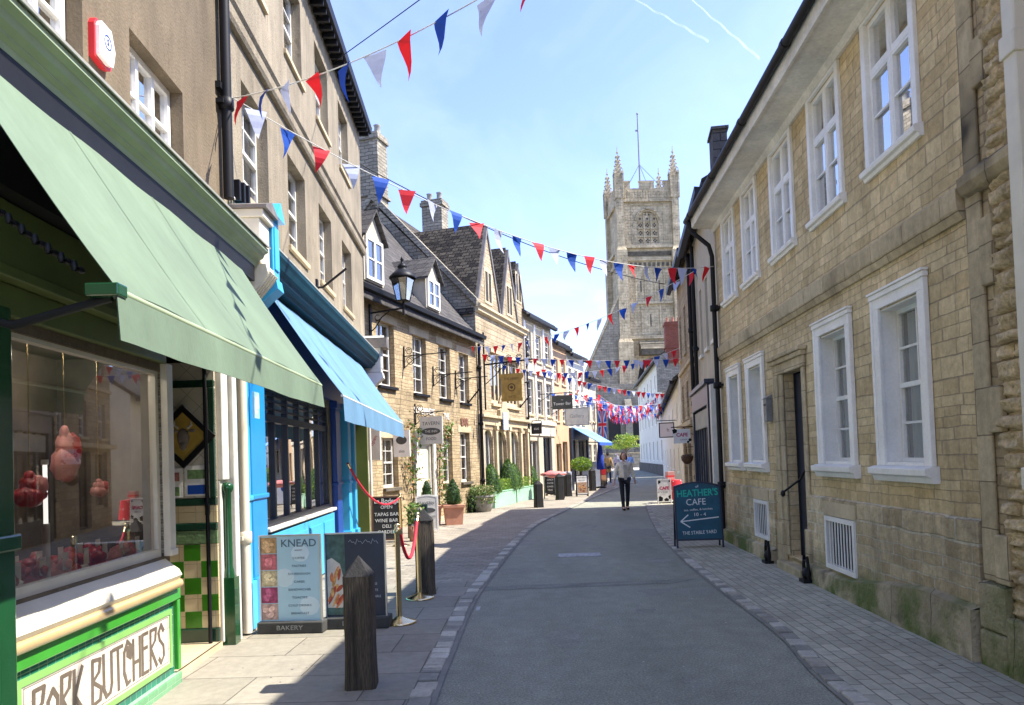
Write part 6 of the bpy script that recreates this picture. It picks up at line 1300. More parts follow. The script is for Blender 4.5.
def trough(x0, y0, x1, y1, w, h, label):
    ang = math.atan2(y1-y0, x1-x0); Ln = math.hypot(x1-x0, y1-y0); e = empty('planter_trough', (x0, y0, PV), ang, label, 'planter', 'pale green planter troughs'); mb = MB()
    mb.box(0, Ln, 0, .04, 0, h); mb.box(0, Ln, w-.04, w, 0, h); mb.box(0, .04, .04, w-.04, 0, h); mb.box(Ln-.04, Ln, .04, w-.04, 0, h); mb.box(-.02, Ln+.02, -.02, .05, h, h+.03); mb.box(-.02, Ln+.02, w-.05, w+.02, h, h+.03)
    mb.build('box', M['planter'], e, bevel=.006); mb = MB(); mb.box(.04, Ln-.04, .04, w-.04, h-.08, h-.05); mb.build('soil', M['soil'], e); return e, ang
e, a1 = trough(-.62, 24.0, .08, 26.4, .45, .5, 'near pale green planter trough against the gabled house'); trough(.12, 26.75, .95, 29.5, .45, .5, 'far pale green planter trough against the gabled house')
def along(t, x0, y0, x1, y1, off): d = Vector((x1-x0, y1-y0)).normalized(); return (x0+(x1-x0)*t-d.y*off, y0+(y1-y0)*t+d.x*off)
for (t, g, h, w, lb) in ((.12, 0, .98, .8, 'tall clipped cone at the left end of the near green trough'), (.92, 0, 1.12, .8, 'tallest clipped cone at the right end of the near green trough')):
    p = along(t, -.62, 24.0, .08, 26.4, .22); topiary(p[0], p[1], h, w, lb, .48, (1, 2, 2))
for (t, g, h, w, lb) in ((.1, 0, .98, .78, 'clipped cone at the left end of the far green trough'), (.9, 0, .9, .78, 'clipped dome at the right end of the far green trough')):
    p = along(t, .12, 26.75, .95, 29.5, .22); topiary(p[0], p[1], h, w, lb, .48, (1, 2, 2))
for (x0, y0, x1, y1, lb) in ((-.62, 24.0, .08, 26.4, 'lime green low hedge in the near trough'), (.12, 26.75, .95, 29.5, 'lime green low hedge in the far trough')):
    e = empty('box_hedge', (x0, y0, .5), math.atan2(y1-y0, x1-x0), lb, 'hedge', 'low lime hedges in the troughs'); Ln = math.hypot(x1-x0, y1-y0); pts = [(random.uniform(Ln*.22, Ln*.8), random.uniform(0, .45), random.uniform(0, .42)) for _ in range(2600)]
    mb = MB(); leaves(mb, pts, .032, (0, 1)); mb.build('foliage', [M['leafC'], M['leafD']], e)
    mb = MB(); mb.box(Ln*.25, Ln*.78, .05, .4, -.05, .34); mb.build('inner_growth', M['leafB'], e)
e = empty('stone_tub', (-.98, 22.7, PV), 0, 'round grey stone tub spilling pale leafy plants', 'planter'); mb = MB(); mb.lathe([(0, 0), (.26, 0), (.33, .2), (.35, .42), (.38, .44), (.38, .5), (.33, .5), (.3, .42), (0, .42)], (0, 0, 0), 20); mb.build('tub', M['stonepot'], e)
mb = MB(); pts = []
for _ in range(1500): a = random.uniform(0, 6.28); r = .42*math.sqrt(random.random()); pts.append((r*math.cos(a), r*math.sin(a), .5+random.uniform(-.18, .32)-.4*r*r))
leaves(mb, pts, .035, (0, 1, 2)); mb.build('foliage', [M['leafB'], M['leafD'], M['leafE']], e)
e = empty('dark_shrub', (-1.32, 22.5, PV), 0, 'dark leafy shrub left of the stone tub', 'shrub'); mb = MB(); pts = [(random.gauss(0, .17), random.gauss(0, .17), abs(random.gauss(.4, .22))) for _ in range(900)]; leaves(mb, pts, .035, (0, 1)); mb.build('foliage', [M['leafA'], M['leafB']], e); mb = MB(); mb.lathe([(0, 0), (.14, 0), (.18, .25), (0, .25)], (0, 0, 0), 12); mb.build('pot', M['iron'], e)
e = empty('terracotta_planter', (-1.52, 18.5, PV), R(10), 'square terracotta planter holding a small clipped cone', 'planter'); mb = MB(); mb.prism([(-.2, 0), (.2, 0), (.24, .42), (-.24, .42)], -.2, .2, 'y'); mb.box(-.27, .27, -.24, .24, .42, .5); mb.build('pot', M['terra'], e, bevel=.012); topiary(-1.52, 18.5, .62, .46, 'small clipped cone in the square terracotta planter', PV+.5)
e = empty('terracotta_planter', (-2.05, 18.7, PV), R(10), 'second terracotta planter half hidden behind the white pub sign', 'planter'); mb = MB(); mb.prism([(-.16, 0), (.16, 0), (.2, .4), (-.2, .4)], -.16, .16, 'y'); mb.box(-.22, .22, -.2, .2, .4, .46); mb.build('pot', M['terra'], e, bevel=.012); topiary(-2.2, 18.7, .42, .3, 'tiny clipped cone behind the white pub sign', .7)
e = empty('pub_table', (-2.2, 18.7, PV), R(12), 'low weathered bench carrying a tiny clipped cone', 'bench'); mb = MB(); mb.box(-.25, .25, -.15, .15, .5, .55); mb.build('seat', M['oak'], e); mb = MB(); mb.box(-.22, -.17, -.1, .1, 0, .5); mb.build('leg', M['oak'], e); mb = MB(); mb.box(.17, .22, -.1, .1, 0, .5); mb.build('leg', M['oak'], e)
e = empty('chimney_pot_planter', (-2.02, 14.9, PV), 0, 'trailing green plant in a pot beside the far brass post', 'plant'); e.name = 'potted_plant'
mb = MB(); mb.lathe([(0, 0), (.1, 0), (.13, .3), (0, .3)], (0, 0, 0), 12); mb.build('pot', M['terra'], e); mb = MB(); leaves(mb, [(random.gauss(0, .09), random.gauss(0, .09), .35+random.random()*.4) for _ in range(220)], .045, (0, 1, 2)); mb.build('foliage', [M['leafB'], M['leafD'], M['leafE']], e)
# far left pavement clutter
e = empty('cloth_covered_table', (1.55, 28.4, PV), 0, 'small table with pink cloth behind the bollards', 'table'); mb = MB(); mb.box(-.42, .42, -.25, .25, .86, .89); mb.build('top', M['offwhite'], e); mb = MB(); rnd = random.Random(5)
mb = MB(); mb.ball((0, 0, .93), (.5, .3, .12), 14, 0, .6); mb.build('pink_cloth', pm('coral_cloth', (.62, .2, .19), .8, .25, 9), e)
for s in (-.38, .38): mb = MB(); mb.tube([(s, 0, 0), (s, 0, .86)], .02, 6); mb.build('leg', M['iron'], e)
e = empty('potted_bush', (2.95, 31.9, PV), 0, 'bright green round bush in a pot outside the dark shopfront', 'plant'); mb = MB(); mb.lathe([(0, 0), (.17, 0), (.22, .45), (.24, .5), (0, .5)], (0, 0, 0), 14); mb.build('pot', M['iron'], e); mb = MB(); pts = []
for _ in range(1400): v = Vector((random.gauss(0, 1), random.gauss(0, 1), random.gauss(0, 1))).normalized()*random.uniform(.6, 1); pts.append((v.x*.48, v.y*.48, 1.25+v.z*.32))
leaves(mb, pts, .045, (0, 1)); mb.build('foliage', [M['leafC'], M['leafD']], e); mb = MB(); mb.tube([(0, 0, .45), (0, 0, 1.2)], .025, 6); mb.build('stem', M['bark'], e)
for i, (x, y, w, h, lb) in enumerate(((3.9, 37.0, .95, 1.3, 'tall white display board beyond the green potted bush'), (2.1, 31.4, .75, .95, 'white plastic display box behind the far bollards'))):
    e = empty('display_board', (x, y, PV), R(6), lb, 'board'); mb = MB(); mb.box(-w/2, w/2, -.05, .3, .04, h); mb.build('panel', pm('bluish_white_panel', (.6, .64, .74), .5, .08, 4), e, bevel=.02); mb = MB(); mb.prism([(.09*math.cos(t*.52), h*.7+.11*math.sin(t*.52)) for t in range(12)][::-1], -.054, -.051, 'y'); mb.build('emblem', M['navy'], e)
    for s in (-1, 1): mb = MB(); mb.box(s*w*.4-.03, s*w*.4+.03, 0, .2, 0, .04); mb.build('foot', M['iron'], e)
e = empty('fruit_crate', (4.5, 38.6, PV), R(8), 'stacked orange and red crate stand under the far blind', 'crate'); 
for i, mt_ in enumerate((M['oak'], pm('peach_crate', (.6, .3, .15), .7, .2, 8), M['red'])):
    mb = MB(); z = i*.3; mb.box(-.3, .3, -.2, .2, z, z+.04); mb.box(-.3, .3, -.2, -.18, z+.06, z+.27); mb.box(-.3, .3, .18, .2, z+.06, z+.27); mb.box(-.3, -.28, -.18, .18, z+.06, z+.27); mb.box(.28, .3, -.18, .18, z+.06, z+.27); mb.box(-.3, -.27, -.2, .2, z+.04, z+.3) ; mb.build('crate_layer', mt_, e)
e = empty('closed_parasol', (4.3, 36.4, PV), 0, 'closed royal blue parasol beside the dark shopfront', 'parasol'); mb = MB(); mb.tube([(0, 0, 0), (0, 0, 2.5)], .025, 8); mb.lathe([(0, 0), (.25, 0), (.25, .06), (.04, .1)], (0, 0, 0), 12); mb.build('pole', M['iron'], e); mb = MB(); mb.lathe([(.13, .9), (.2, .95), (.17, 1.4), (.12, 1.9), (.05, 2.4), (.01, 2.5)], (0, 0, 0), 10); mb.build('canopy', pm('royal_blue_cloth', (.01, .04, .35), .8, .3, 8), e)
# street lamp on the inn wall
e = empty('wall_lantern', atB(.15, -.02, 4.6), ANG_B, 'black wall lantern with glass panes on a scrolled bracket above the blue awning', 'street lamp')
mb = MB(); mb.box(-.04, .04, -.03, 0, -.1, .62); mb.tube([(0, -.03, .42), (0, -.85, .46)], .022, 8); mb.tube([(0, -.03, .0), (0, -.14, .08), (0, -.3, .3), (0, -.5, .42)], .014, 8); mb.tube([(0, -.16, .22)]+[(0, -.2+.07*math.cos(t), .3+.07*math.sin(t)) for t in (3.6, 4.6, 5.6, .3, 1.3, 2.3)], .009, 6); mb.tube([(0, -.85, .3), (0, -.85, .62)], .028, 8); mb.build('bracket', M['iron'], e)
mb = MB(); cy = -.85; rt_, rb_, z0, z1 = .23, .13, .62, 1.12
for i in range(4):
    a = math.pi/4+i*math.pi/2; a2 = a+math.pi/2
    P = lambda r, t, z: (r*1.2*math.cos(t), cy+r*1.2*math.sin(t), z)
    mb.tube([P(rb_, a, z0), P(rt_, a, z1)], .012, 6); mb.tube([P(rt_, a, z1), P(rt_, a2, z1)], .016, 6); mb.tube([P(rb_, a, z0), P(rb_, a2, z0)], .014, 6)
mb.lathe([(.3, 1.12), (.31, 1.15), (.2, 1.26), (.11, 1.33), (.1, 1.36), (.12, 1.38), (.08, 1.44), (.03, 1.48), (.03, 1.52), (.045, 1.55), (.02, 1.6), (0, 1.64)], (0, cy, 0), 16); mb.lathe([(0, .6), (.1, .6), (.16, .62), (0, .63)], (0, cy, 0), 12); mb.build('frame', M['iron'], e)
mb = MB()
for i in range(4):
    a = math.pi/4+i*math.pi/2; a2 = a+math.pi/2; mb.quad((rb_*1.18*math.cos(a), cy+rb_*1.18*math.sin(a), z0+.01), (rb_*1.18*math.cos(a2), cy+rb_*1.18*math.sin(a2), z0+.01), (rt_*1.18*math.cos(a2), cy+rt_*1.18*math.sin(a2), z1-.01), (rt_*1.18*math.cos(a), cy+rt_*1.18*math.sin(a), z1-.01))
mb.build('pane', M['glass'], e)
mb = MB(); mb.lathe([(0, .64), (.03, .66), (.035, .8), (.02, .86), (0, .87)], (0, cy, 0), 10); mb.build('lamp_holder', M['white'], e)
# iron sign brackets on the inn
def scroll(c, r, turns=1.4, n=16): return [(0, c[0]+r*(1-.55*i/n)*math.cos(turns*6.28*i/n), c[1]+r*(1-.55*i/n)*math.sin(turns*6.28*i/n)) for i in range(n+1)]
for s, z, ln, lb in ((1.9, 4.25, 1.15, 'scrolled iron bracket above the first inn window'), (3.7, 3.95, 1.15, 'scrolled iron bracket between the inn windows'), (5.35, 4.0, 1.0, 'scrolled iron bracket beside the third inn window'), (2.45, 2.85, .8, 'iron bracket carrying the inn hanging sign')):
    e = empty('sign_bracket', atB(s, -.01, z), ANG_B, lb, 'bracket', 'iron sign brackets on the inn'); mb = MB(); mb.box(-.02, .02, -.02, 0, -.3, .25); mb.tube([(0, 0, 0), (0, -ln, .02)], .014, 6); mb.tube(scroll((-.14, .12), .1), .009, 6); mb.tube(scroll((-.17, -.13), .12), .009, 6); mb.tube([(0, -.02, -.28), (0, -.25, -.1), (0, -.5, 0)], .01, 6); mb.build('bracket', M['iron'], e)
e = empty('hanging_sign', atB(2.45, -.45, 2.4), ANG_B, 'cream hanging pub sign with dark oval over the pale doorway', 'sign'); b = facing(e, 0, 0, 'board', LB_, M['offwhite'], .62, .7); text('TAVERN', .13, GR, b, 0, .17, -.022); text('FOOD', .1, GR, b, 0, -.22, -.022)
mb = MB(); mb.prism([(.26*math.cos(t*.4), -.03+.09*math.sin(t*.4)) for t in range(16)][::-1], -.024, -.0205, 'y'); mb.build('badge', GR, b); text('THE INN', .09, M['offwhite'], b, 0, -.03, -.026)
e = empty('wall_banner', atB(.95, -.06, 1.9), ANG_B, 'white banner with grey emblem hung on the inn wall near the blue awning', 'banner'); b = facing(e, -.28, .15, 'cloth', LB_, M['white'], .42, .62); text('ales', .1, GR, b, 0, -.18, -.022); mb = MB(); mb.prism([(.14*math.cos(t*.4), .08+.1*math.sin(t*.4)) for t in range(16)][::-1], -.024, -.0205, 'y'); mb.build('emblem', GR, b)
e = empty('wall_banner', atB(-.55, -.06, 2.0), ANG_B, 'white banner with pink writing beside the green door', 'banner'); b = facing(e, -.35, .05, 'cloth', LB_, M['white'], .3, .75); text('open', .12, PK, b, 0, .05, -.022, rot=R(60))
e = empty('menu_case', atB(-.3, -.05, 1.45), ANG_B, 'small pale menu case below the pink lettered banner', 'menu case'); mb = MB(); mb.box(-.2, .2, -.06, 0, -.3, .3); mb.build('case', pm('pale_blue_grey', (.42, .5, .55), .4, .1, 5), e, bevel=.01); mb = MB(); mb.box(-.15, .15, -.065, -.061, -.24, .24); mb.build('menu', M['white'], e)
# wooden scroll sign of the gabled house on its iron pole
e = empty('hanging_sign', atB(7.5, -.05, 3.6), ANG_B, 'golden wooden scroll shaped sign hung from a long iron arm', 'sign')
mb = MB(); mb.tube([(0, -.12, -.4), (0, -.12, 2.1)], .03, 8); mb.tube([(0, -.12, 1.05), (0, -1.75, 1.12)], .028, 8); mb.tube([(0, -.12, .4), (0, -.5, .7), (0, -.9, 1.08)], .014, 6)
for c, r in (((-.3, 1.25), .12), ((-.55, .9), .13), ((-.95, 1.22), .1), ((-1.3, 1.22), .1), ((-1.6, 1.2), .08)): mb.tube(scroll(c, r), .012, 6)
for y in (-.75, -1.05, -1.35): mb.tube([(0, y, 1.1), (0, y, .7)], .012, 6)
mb.build('bracket', M['iron'], e)
gold = pm('old_gold_board', (.45, .28, .06), .55, .25, 6, bump=.004); b = facing(e, -1.02, .27, 'board', LB_, gold, .76, .88, None, [(-.34, -.44), (.34, -.44), (.36, -.38), (.34, -.3), (.34, .25), (.4, .32), (.4, .44), (-.4, .44), (-.4, .32), (-.34, .25), (-.34, -.3), (-.36, -.38)]); ink = pm('brown_sign_ink', (.12, .06, .02), .6, .1, 5)
text('THE ABBEY', .11, ink, b, 0, .27, -.022, sx=.9); text('GIFTS', .1, ink, b, 0, -.3, -.022); mb = MB(); T = Matrix.Translation((0, -.022, 0))@Matrix.Rotation(R(90), 4, 'X'); mb.lathe([(.13, 0), (.13, .004), (.1, .004), (.1, 0)], (0, 0, 0), 20, 0, T); mb.lathe([(.05, 0), (.05, .004), (0, .004)], (0, 0, 0), 12, 0, T); mb.build('emblem', ink, b)
def small_hang(s, at, ang, z, w, h, mat, lb, txt, tm, ya=-.8, fr=None, side=LB_, sz=.12):
    e = empty('hanging_sign', at(s, -.02, z), ang, lb, 'sign'); mb = MB(); mb.tube([(0, 0, h/2+.1), (0, ya-w/2, h/2+.1)], .018, 6); mb.tube([(0, 0, h/2-.2), (0, ya*.5, h/2+.08)], .012, 6); mb.build('bracket', M['iron'], e); b = facing(e, ya, 0, 'board', side, mat, w, h, fr)
    for t, zz, q in txt: text(t, q, tm, b, 0, zz, -.022)
    return e
small_hang(2.0, atC, ANG_C, 3.83, .86, .56, pm('charcoal_board', (.05, .055, .05), .5, .1, 3), 'charcoal rectangular hanging sign with white script', [('Tower Bar', -.06, .17), ('~', .1, .15)], M['white'], -.95)
small_hang(3.5, atC, ANG_C, 3.3, .98, .68, M['offwhite'], 'white hanging sign with grey outline beyond the charcoal one', [('Gallery', .02, .22)], pm('grey_ink', (.3, .3, .3), .5, .1, 4), -1.15, pm('grey_frame', (.3, .3, .3), .5, .1, 4))
small_hang(.5, atC, ANG_C, 2.75, .42, .42, M['board'], 'small black hanging sign at the corner of the cream town house', [('cut', .0, .16)], M['white'], -.3)
for s, z, at, ang, lb in ((11.9, 3.55, atB, ANG_B, 'flagpole socket slanting from the gabled house above the planters'), (6.3, 3.35, atB, ANG_B, 'flagpole socket slanting from the inn beside the lettering')):
    e = empty('flagpole_stub', at(s, -.01, z), ang, lb, 'pole'); mb = MB(); mb.box(-.04, .04, -.03, 0, -.1, .1); mb.tube([(0, -.02, 0), (.0, -.4, .42)], .025, 8); mb.build('pole', M['iron'], e)
# iron-work cover in the road
e = empty('drain_cover', (1.03, 12.05, .004), R(-2), 'pale rectangular service cover set in the road', 'cover'); mb = MB(); mb.box(-.34, .34, -.2, .2, -.003, .006)
for i in range(13): mb.box(-.3+i*.048, -.28+i*.048, -.13, .13, .006, .011)
mb.build('plate', pm('pale_worn_metal', (.4, .4, .39), .8, .4, 14), e)
# ================================================================== BUNTING
def pennant_mesh(w, h, k, mat):
    mb = MB(); n = 5; rows = []
    for i in range(n+1):
        t = i/n; ww = w/2*(1-t)+.004; yb = .09*h*math.sin(t*4+k)+.13*h*t*t*math.sin(k*2.3); tw = .55*t*math.sin(k*1.7); sh = .15*h*t*math.sin(k*3.1)
        rows.append([(-ww*math.cos(tw)+sh, yb-ww*math.sin(tw), -h*t), (ww*math.cos(tw)+sh, yb+ww*math.sin(tw), -h*t)])
    for (a, b), (c, d) in zip(rows, rows[1:]):
        mb.add([a, b, d, c], [(0, 1, 2, 3)], 0, True); o = .002; mb.add([(p[0], p[1]+o, p[2]) for p in (a, c, d, b)], [(0, 1, 2, 3)], 0, True)
    o = mb.build('pennant', mat); me = o.data; bpy.data.objects.remove(o); return me
PEN = {c: [pennant_mesh(1, 1.35, k*1.3+ord(c), M['f'+c]) for k in range(7)] for c in 'RBW'}
def bunting(A, B, sag, n, size, cyc, label, t0=.03, t1=.97, fp=1.0, skip=()):
    A, B = Vector(A), Vector(B); e = empty('bunting', A, 0, label, 'bunting', 'strings of red white and blue pennants'); P = lambda t: (B-A)*t+Vector((0, 0, -sag*4*t*(1-t)))
    mb = MB(); mb.tube([P(i/30) for i in range(31)], .006*fp, 4); mb.build('cord', M['offwhite'], e); ang = math.atan2(B.y-A.y, B.x-A.x)
    for i in range(n):
        t = t0+(t1-t0)*i/(n-1); c = cyc[i % len(cyc)]
        if i in skip: continue
        o = bpy.data.objects.new('pennant', random.choice(PEN[c])); col.objects.link(o); o.parent = e; o.location = P(t); s = size*random.uniform(.93, 1.07); o.scale = (s, s, s*random.uniform(.9, 1.1)); o.rotation_euler = (random.uniform(-.3, .3), random.uniform(-.08, .08), ang+random.uniform(-.35, .35)+(math.pi if random.random() < .5 else 0))
    return e
LA_ = lambda s, z, o=.05: (-2.365-.043*s+o, s, z)
bunting(LA_(7.0, 5.14), (3.35, 2.0, 5.5), .6, 20, .215, 'RBW', 'nearest bunting string rising from the black downpipe out over the top of the view')
bunting(LA_(7.05, 5.2), (3.75, 13.3, 4.95), .55, 24, .2, 'WBR', 'second bunting string from the cream building to the black downpipe on the right')
bunting(atB(6.4, -.05, 5.1), (3.95, 14.9, 5.35), .45, 22, .2, 'RBWRBR'[:3], 'bunting string from the inn eaves up to the rendered house on the right')
bunting(atB(7.4, -.05, 5.0), atS(4.2, -.05, 4.3), .12, 22, .19, 'RWBRBW', 'bunting string crossing level from the gabled house to the yellow stone house')
bunting(atC(3.2, -.05, 4.4), atT(15, -.05, 4.1), .35, 22, .24, 'BWRBRW', 'bunting string across the middle of the street above the white sign')
bunting(atC(9.0, -.05, 4.7), atT(8, -.05, 4.25), .3, 24, .26, 'RBW', 'bunting string over the dark shopfront with the blue blind')
bunting(atC(5.2, -.05, 4.6), atT(11.5, -.05, 4.15), .3, 24, .24, 'WRB', 'bunting string behind the white gallery sign over the middle distance')
bunting(atC(7.4, -.05, 4.9), atT(4.5, -.05, 4.2), .5, 26, .26, 'RWRB', 'bunting string starting above the blue blind')
bunting(atB(9.5, -.05, 4.9), atS(3.2, -.05, 4.75), .5, 24, .18, 'BWR', 'bunting string sagging in front of the gabled house sign')
bunting(atC(2.0, -.05, 5.3), atT(19, -.05, 4.2), .25, 26, .2, 'RBWR', 'bunting string from the cream town house pilasters to the low white house')
bunting(atC(11.7, -.05, 4.75), atT(1, -.05, 4.2), .25, 26, .3, 'RWB', 'far bunting string ending at the low white house eaves')
for i, (s, z, u, zu, lb) in enumerate(((11.8, 4.98, 21.5, 6.0, 'far bunting string first beyond the low white house'), (11.7, 4.5, 19, 5.7, 'far bunting string second beyond the low white house'), (11.6, 4.35, 16.5, 5.75, 'far bunting string third beyond the low white house'), (11.75, 4.6, 13.5, 6.3, 'far bunting string fourth beyond the low white house'), (11.85, 4.3, 11, 6.2, 'farthest bunting string near the end of the street'))):
    bunting(atC(s, -.05, z), atU(u, -.05, zu), 1.0, 44, .34, ('RWB', 'WRB', 'RBR', 'WRW', 'BRW')[i], lb, fp=1.5)
# overhead cables
def cable(A, B, sag, lb, r=.012):
    A, B = Vector(A), Vector(B); e = empty('overhead_cable', A, 0, lb, 'cable', 'dark cables across the street'); mb = MB(); mb.tube([(B-A)*(i/24)+Vector((0, 0, -sag*4*(i/24)*(1-i/24))) for i in range(25)], r, 5); mb.build('wire', M['iron'], e)
cable(LA_(12.6, 8.55), (2.95, 6.0, 8.0), .05, 'thin black cable running up to the right above the nearest bunting', .008)
cable(LA_(15.4, 7.9), (4.3, 20.0, 6.2), .35, 'long black cable from the tall cream building over to the right')
cable(LA_(7.1, 4.3), LA_(7.0, 5.1), .0, 'short wire beside the black downpipe on the left', .006)
# union flags banner at the far left
e = empty('flag_banner', atC(11.5, -.1, 2.7), ANG_C, 'red white and blue cross banner hanging over the far left pavement', 'flag'); b = facing(e, -.3, .55, 'cloth', LB_, M['fB'], .6, 1.7); b.scale = (.7, 1, .85)
mb = MB()
for a, b2_, c in (((-.3, -.85), (.3, .85), .05), ((-.3, .85), (.3, -.85), .05)):
    d = Vector((b2_[0]-a[0], b2_[1]-a[1])).normalized(); n = Vector((-d.y, d.x))*c; mb.prism([(a[0]-n.x, a[1]-n.y), (b2_[0]-n.x, b2_[1]-n.y), (b2_[0]+n.x, b2_[1]+n.y), (a[0]+n.x, a[1]+n.y)], -.024, -.0205, 'y', 0)
mb.box(-.1, .1, -.026, -.0242, -.85, .85, 0); mb.box(-.3, .3, -.0262, -.0244, -.16, .16, 0); mb.box(-.055, .055, -.03, -.0265, -.85, .85, 1); mb.box(-.3, .3, -.0302, -.0266, -.09, .09, 1); mb.build('cross', [M['fW'], M['fR']], b)
mb = MB(); mb.tube([(0, .4, 1.45), (0, -.7, 1.45)], .02, 6); mb.build('pole', M['iron'], e)
# ================================================================== PEOPLE
skinm = pm('skin', (.62, .36, .26), .5, .08, 8)
def hand(mb, w, d, r=.0085):
    "palm and five bent fingers hanging from the wrist w along d"
    w, d = Vector(w), Vector(d).normalized(); s = d.cross(Vector((0, 1, 0))).normalized() if abs(d.y) < .95 else Vector((1, 0, 0)); f = s.cross(d)
    mb.tube([w, w+d*.03, w+d*.085], [.026, .034, .03], 8)
    for k, ln in enumerate((.068, .078, .072, .056)):
        b = w+d*.08+f*(.024-.016*k); mb.tube([b, b+d*ln*.5-s*.006, b+d*ln*.85-s*.022], [r, r*.95, r*.7], 6)
    b = w+d*.03+f*.03; mb.tube([b, b+d*.035+f*.022, b+d*.065+f*.026], [r*1.2, r, r*.8], 6)
def person(loc, rz, label, top, legs, hair, stride=.16, coat=0, arms=((-.26, .02, .86), (.26, -.03, .86)), hairlen=.0, shoe='iron', H=1.0, hat=None, skirt=None, elbows=None, shirt=None):
    e = empty('person', loc, rz, label, 'person'); e.scale = (H, H, H); s = stride
    hipL, hipR = (-.09, 0, .88), (.09, 0, .88); kL, kR = (-.095, -s*.55, .48), (.095, s*.25, .49); aL, aR = (-.09, -s, .09), (.09, s, .1)
    shL, shR = (-.165, .0, 1.37), (.165, 0, 1.37)
    eL = elbows[0] if elbows else (-.235, .03, 1.1); eR = elbows[1] if elbows else (.235, .02, 1.1); wL, wR = arms
    pts = [(0, 0, .93), (0, 0, 1.12), (0, 0, 1.3), (0, 0, 1.4), (0, -.005, 1.47), hipL, kL, aL, (-.09, aL[1]-.13, .045), hipR, kR, aR, (.09, aR[1]-.13, .045), shL, eL, wL, shR, eR, wR]
    ed = [(0, 1), (1, 2), (2, 3), (3, 4), (0, 5), (5, 6), (6, 7), (7, 8), (0, 9), (9, 10), (10, 11), (11, 12), (2, 13), (13, 14), (14, 15), (2, 16), (16, 17), (17, 18)]
    rad = [(.14, .1), (.12, .09), (.15, .1), (.07, .06), (.052, .052), .085, .055, .038, .03, .085, .055, .038, .03, .052, .04, .027, .052, .04, .027]
    body_ = skin('body', pts, ed, rad, skinm, e)
    # head, face and hands joined to the same figure
    mb = MB(); n = 16; hc = Vector((0, -.015, 1.585))
    mb.ball(tuple(hc), (.073, .09, .112), 16); mb.ball((0, -.03, 1.53), (.052, .062, .06), 12); mb.tube([(0, -.095, 1.6), (0, -.118, 1.57), (0, -.1, 1.555)], [.01, .016, .012], 6); mb.ball((-.075, 0, 1.58), (.012, .02, .03), 8); mb.ball((.075, 0, 1.58), (.012, .02, .03), 8)
    for sx_, w_, el in ((-1, wL, eL), (1, wR, eR)): hand(mb, w_, Vector(w_)-Vector(el))
    off = len(body_.data.vertices); 
    bm_v = [tuple(v.co) for v in body_.data.vertices]+mb.v; bm_f = [tuple(p.vertices) for p in body_.data.polygons]+[tuple(i+off for i in f) for f in mb.f]
    me = bpy.data.meshes.new('body'); me.from_pydata(bm_v, [], bm_f); me.materials.append(skinm)
    for p in me.polygons: p.use_smooth = True
    body_.data = me
    mb = MB()
    for x in (-.03, .03): mb.ball((x, -.095, 1.6), (.012, .006, .007), 8)
    mb.build('eyes', M['iron'], body_); mb = MB(); mb.tube([(-.022, -.098, 1.528), (0, -.104, 1.525), (.022, -.098, 1.528)], .004, 6); mb.build('mouth', pm('lips', (.4, .13, .11), .5, .05, 5), body_)
    hm_ = MB(); hm_.ball((0, .022, 1.618), (.083, .088, .1), 14, 0, .1)
    if hairlen: 
        for sx_ in (-1, 1): hm_.tube([(sx_*.07, .0, 1.62), (sx_*.085, .015, 1.52), (sx_*.075, .02, 1.6-hairlen)], [.03, .035, .02], 8)
        hm_.tube([(0, .06, 1.62), (0, .085, 1.5), (0, .07, 1.6-hairlen)], [.06, .065, .03], 10)
    h = hm_.build('hair', hair, e)
    # cut the fringe away from the face by shifting the front
    for v in h.data.vertices:
        if v.co.y < -.045 and v.co.z < 1.635: v.co.y = -.045+.2*(v.co.y+.045)
    if hat: mb = MB(); mb.ball((0, .0, 1.66), (.095, .105, .07), 12); mb.lathe([(.09, 0), (.13, -.01), (.13, .0), (.09, .015)], (0, -.03, 1.645), 14); mb.build('hat', hat, e)
    bot = .86-coat
    tp = [(0, 0, bot), (0, 0, 1.0), (0, 0, 1.15), (0, 0, 1.32), (0, 0, 1.4), shL, eL, tuple(Vector(eL)*.12+Vector(wL)*.88), shR, eR, tuple(Vector(eR)*.12+Vector(wR)*.88)]
    te = [(0, 1), (1, 2), (2, 3), (3, 4), (3, 5), (5, 6), (6, 7), (3, 8), (8, 9), (9, 10)]
    tr_ = [(.185, .135), (.175, .13), (.165, .12), (.175, .12), (.08, .075), .075, .062, .052, .075, .062, .052]
    jk = skin('jacket', tp, te, tr_, top, e)
    if shirt: mb = MB(); mb.prism([(-.04, .9), (.04, .9), (.05, 1.34), (-.05, 1.34)], -.136, -.11, 'y'); mb.build('shirt', shirt, e)
    lg = skin('trousers', [(0, 0, .92), hipL, kL, (-.09, aL[1], .07), hipR, kR, (.09, aR[1], .07)], [(0, 1), (1, 2), (2, 3), (0, 4), (4, 5), (5, 6)], [(.15, .115), .1, .07, .055, .1, .07, .055], legs, e)
    for a in (aL, aR): mb = MB(); mb.ball((a[0], a[1]-.05, .04), (.045, .125, .04), 10); mb.ball((a[0], a[1]+.01, .075), (.04, .05, .05), 8); mb.build('shoe', M[shoe], e)
    return e
G = lambda n, c, r=.8: pm(n, c, r, .15, 9, bump=.002, bs=30)
brown = G('brown_hair', (.1, .045, .022)); navy_t = G('black_trousers', (.012, .014, .022)); 
person((3.22, 21.5, 0), R(6), 'person walking towards the camera in cream cardigan and black trousers', G('cream_cardigan', (.85, .78, .62)), navy_t, brown, .13, .04, ((-.32, -.06, .86), (.31, .02, .88)), .13, 'iron', .985, shirt=G('grey_top', (.5, .47, .4)), elbows=((-.27, .02, 1.1), (.265, .04, 1.1)))
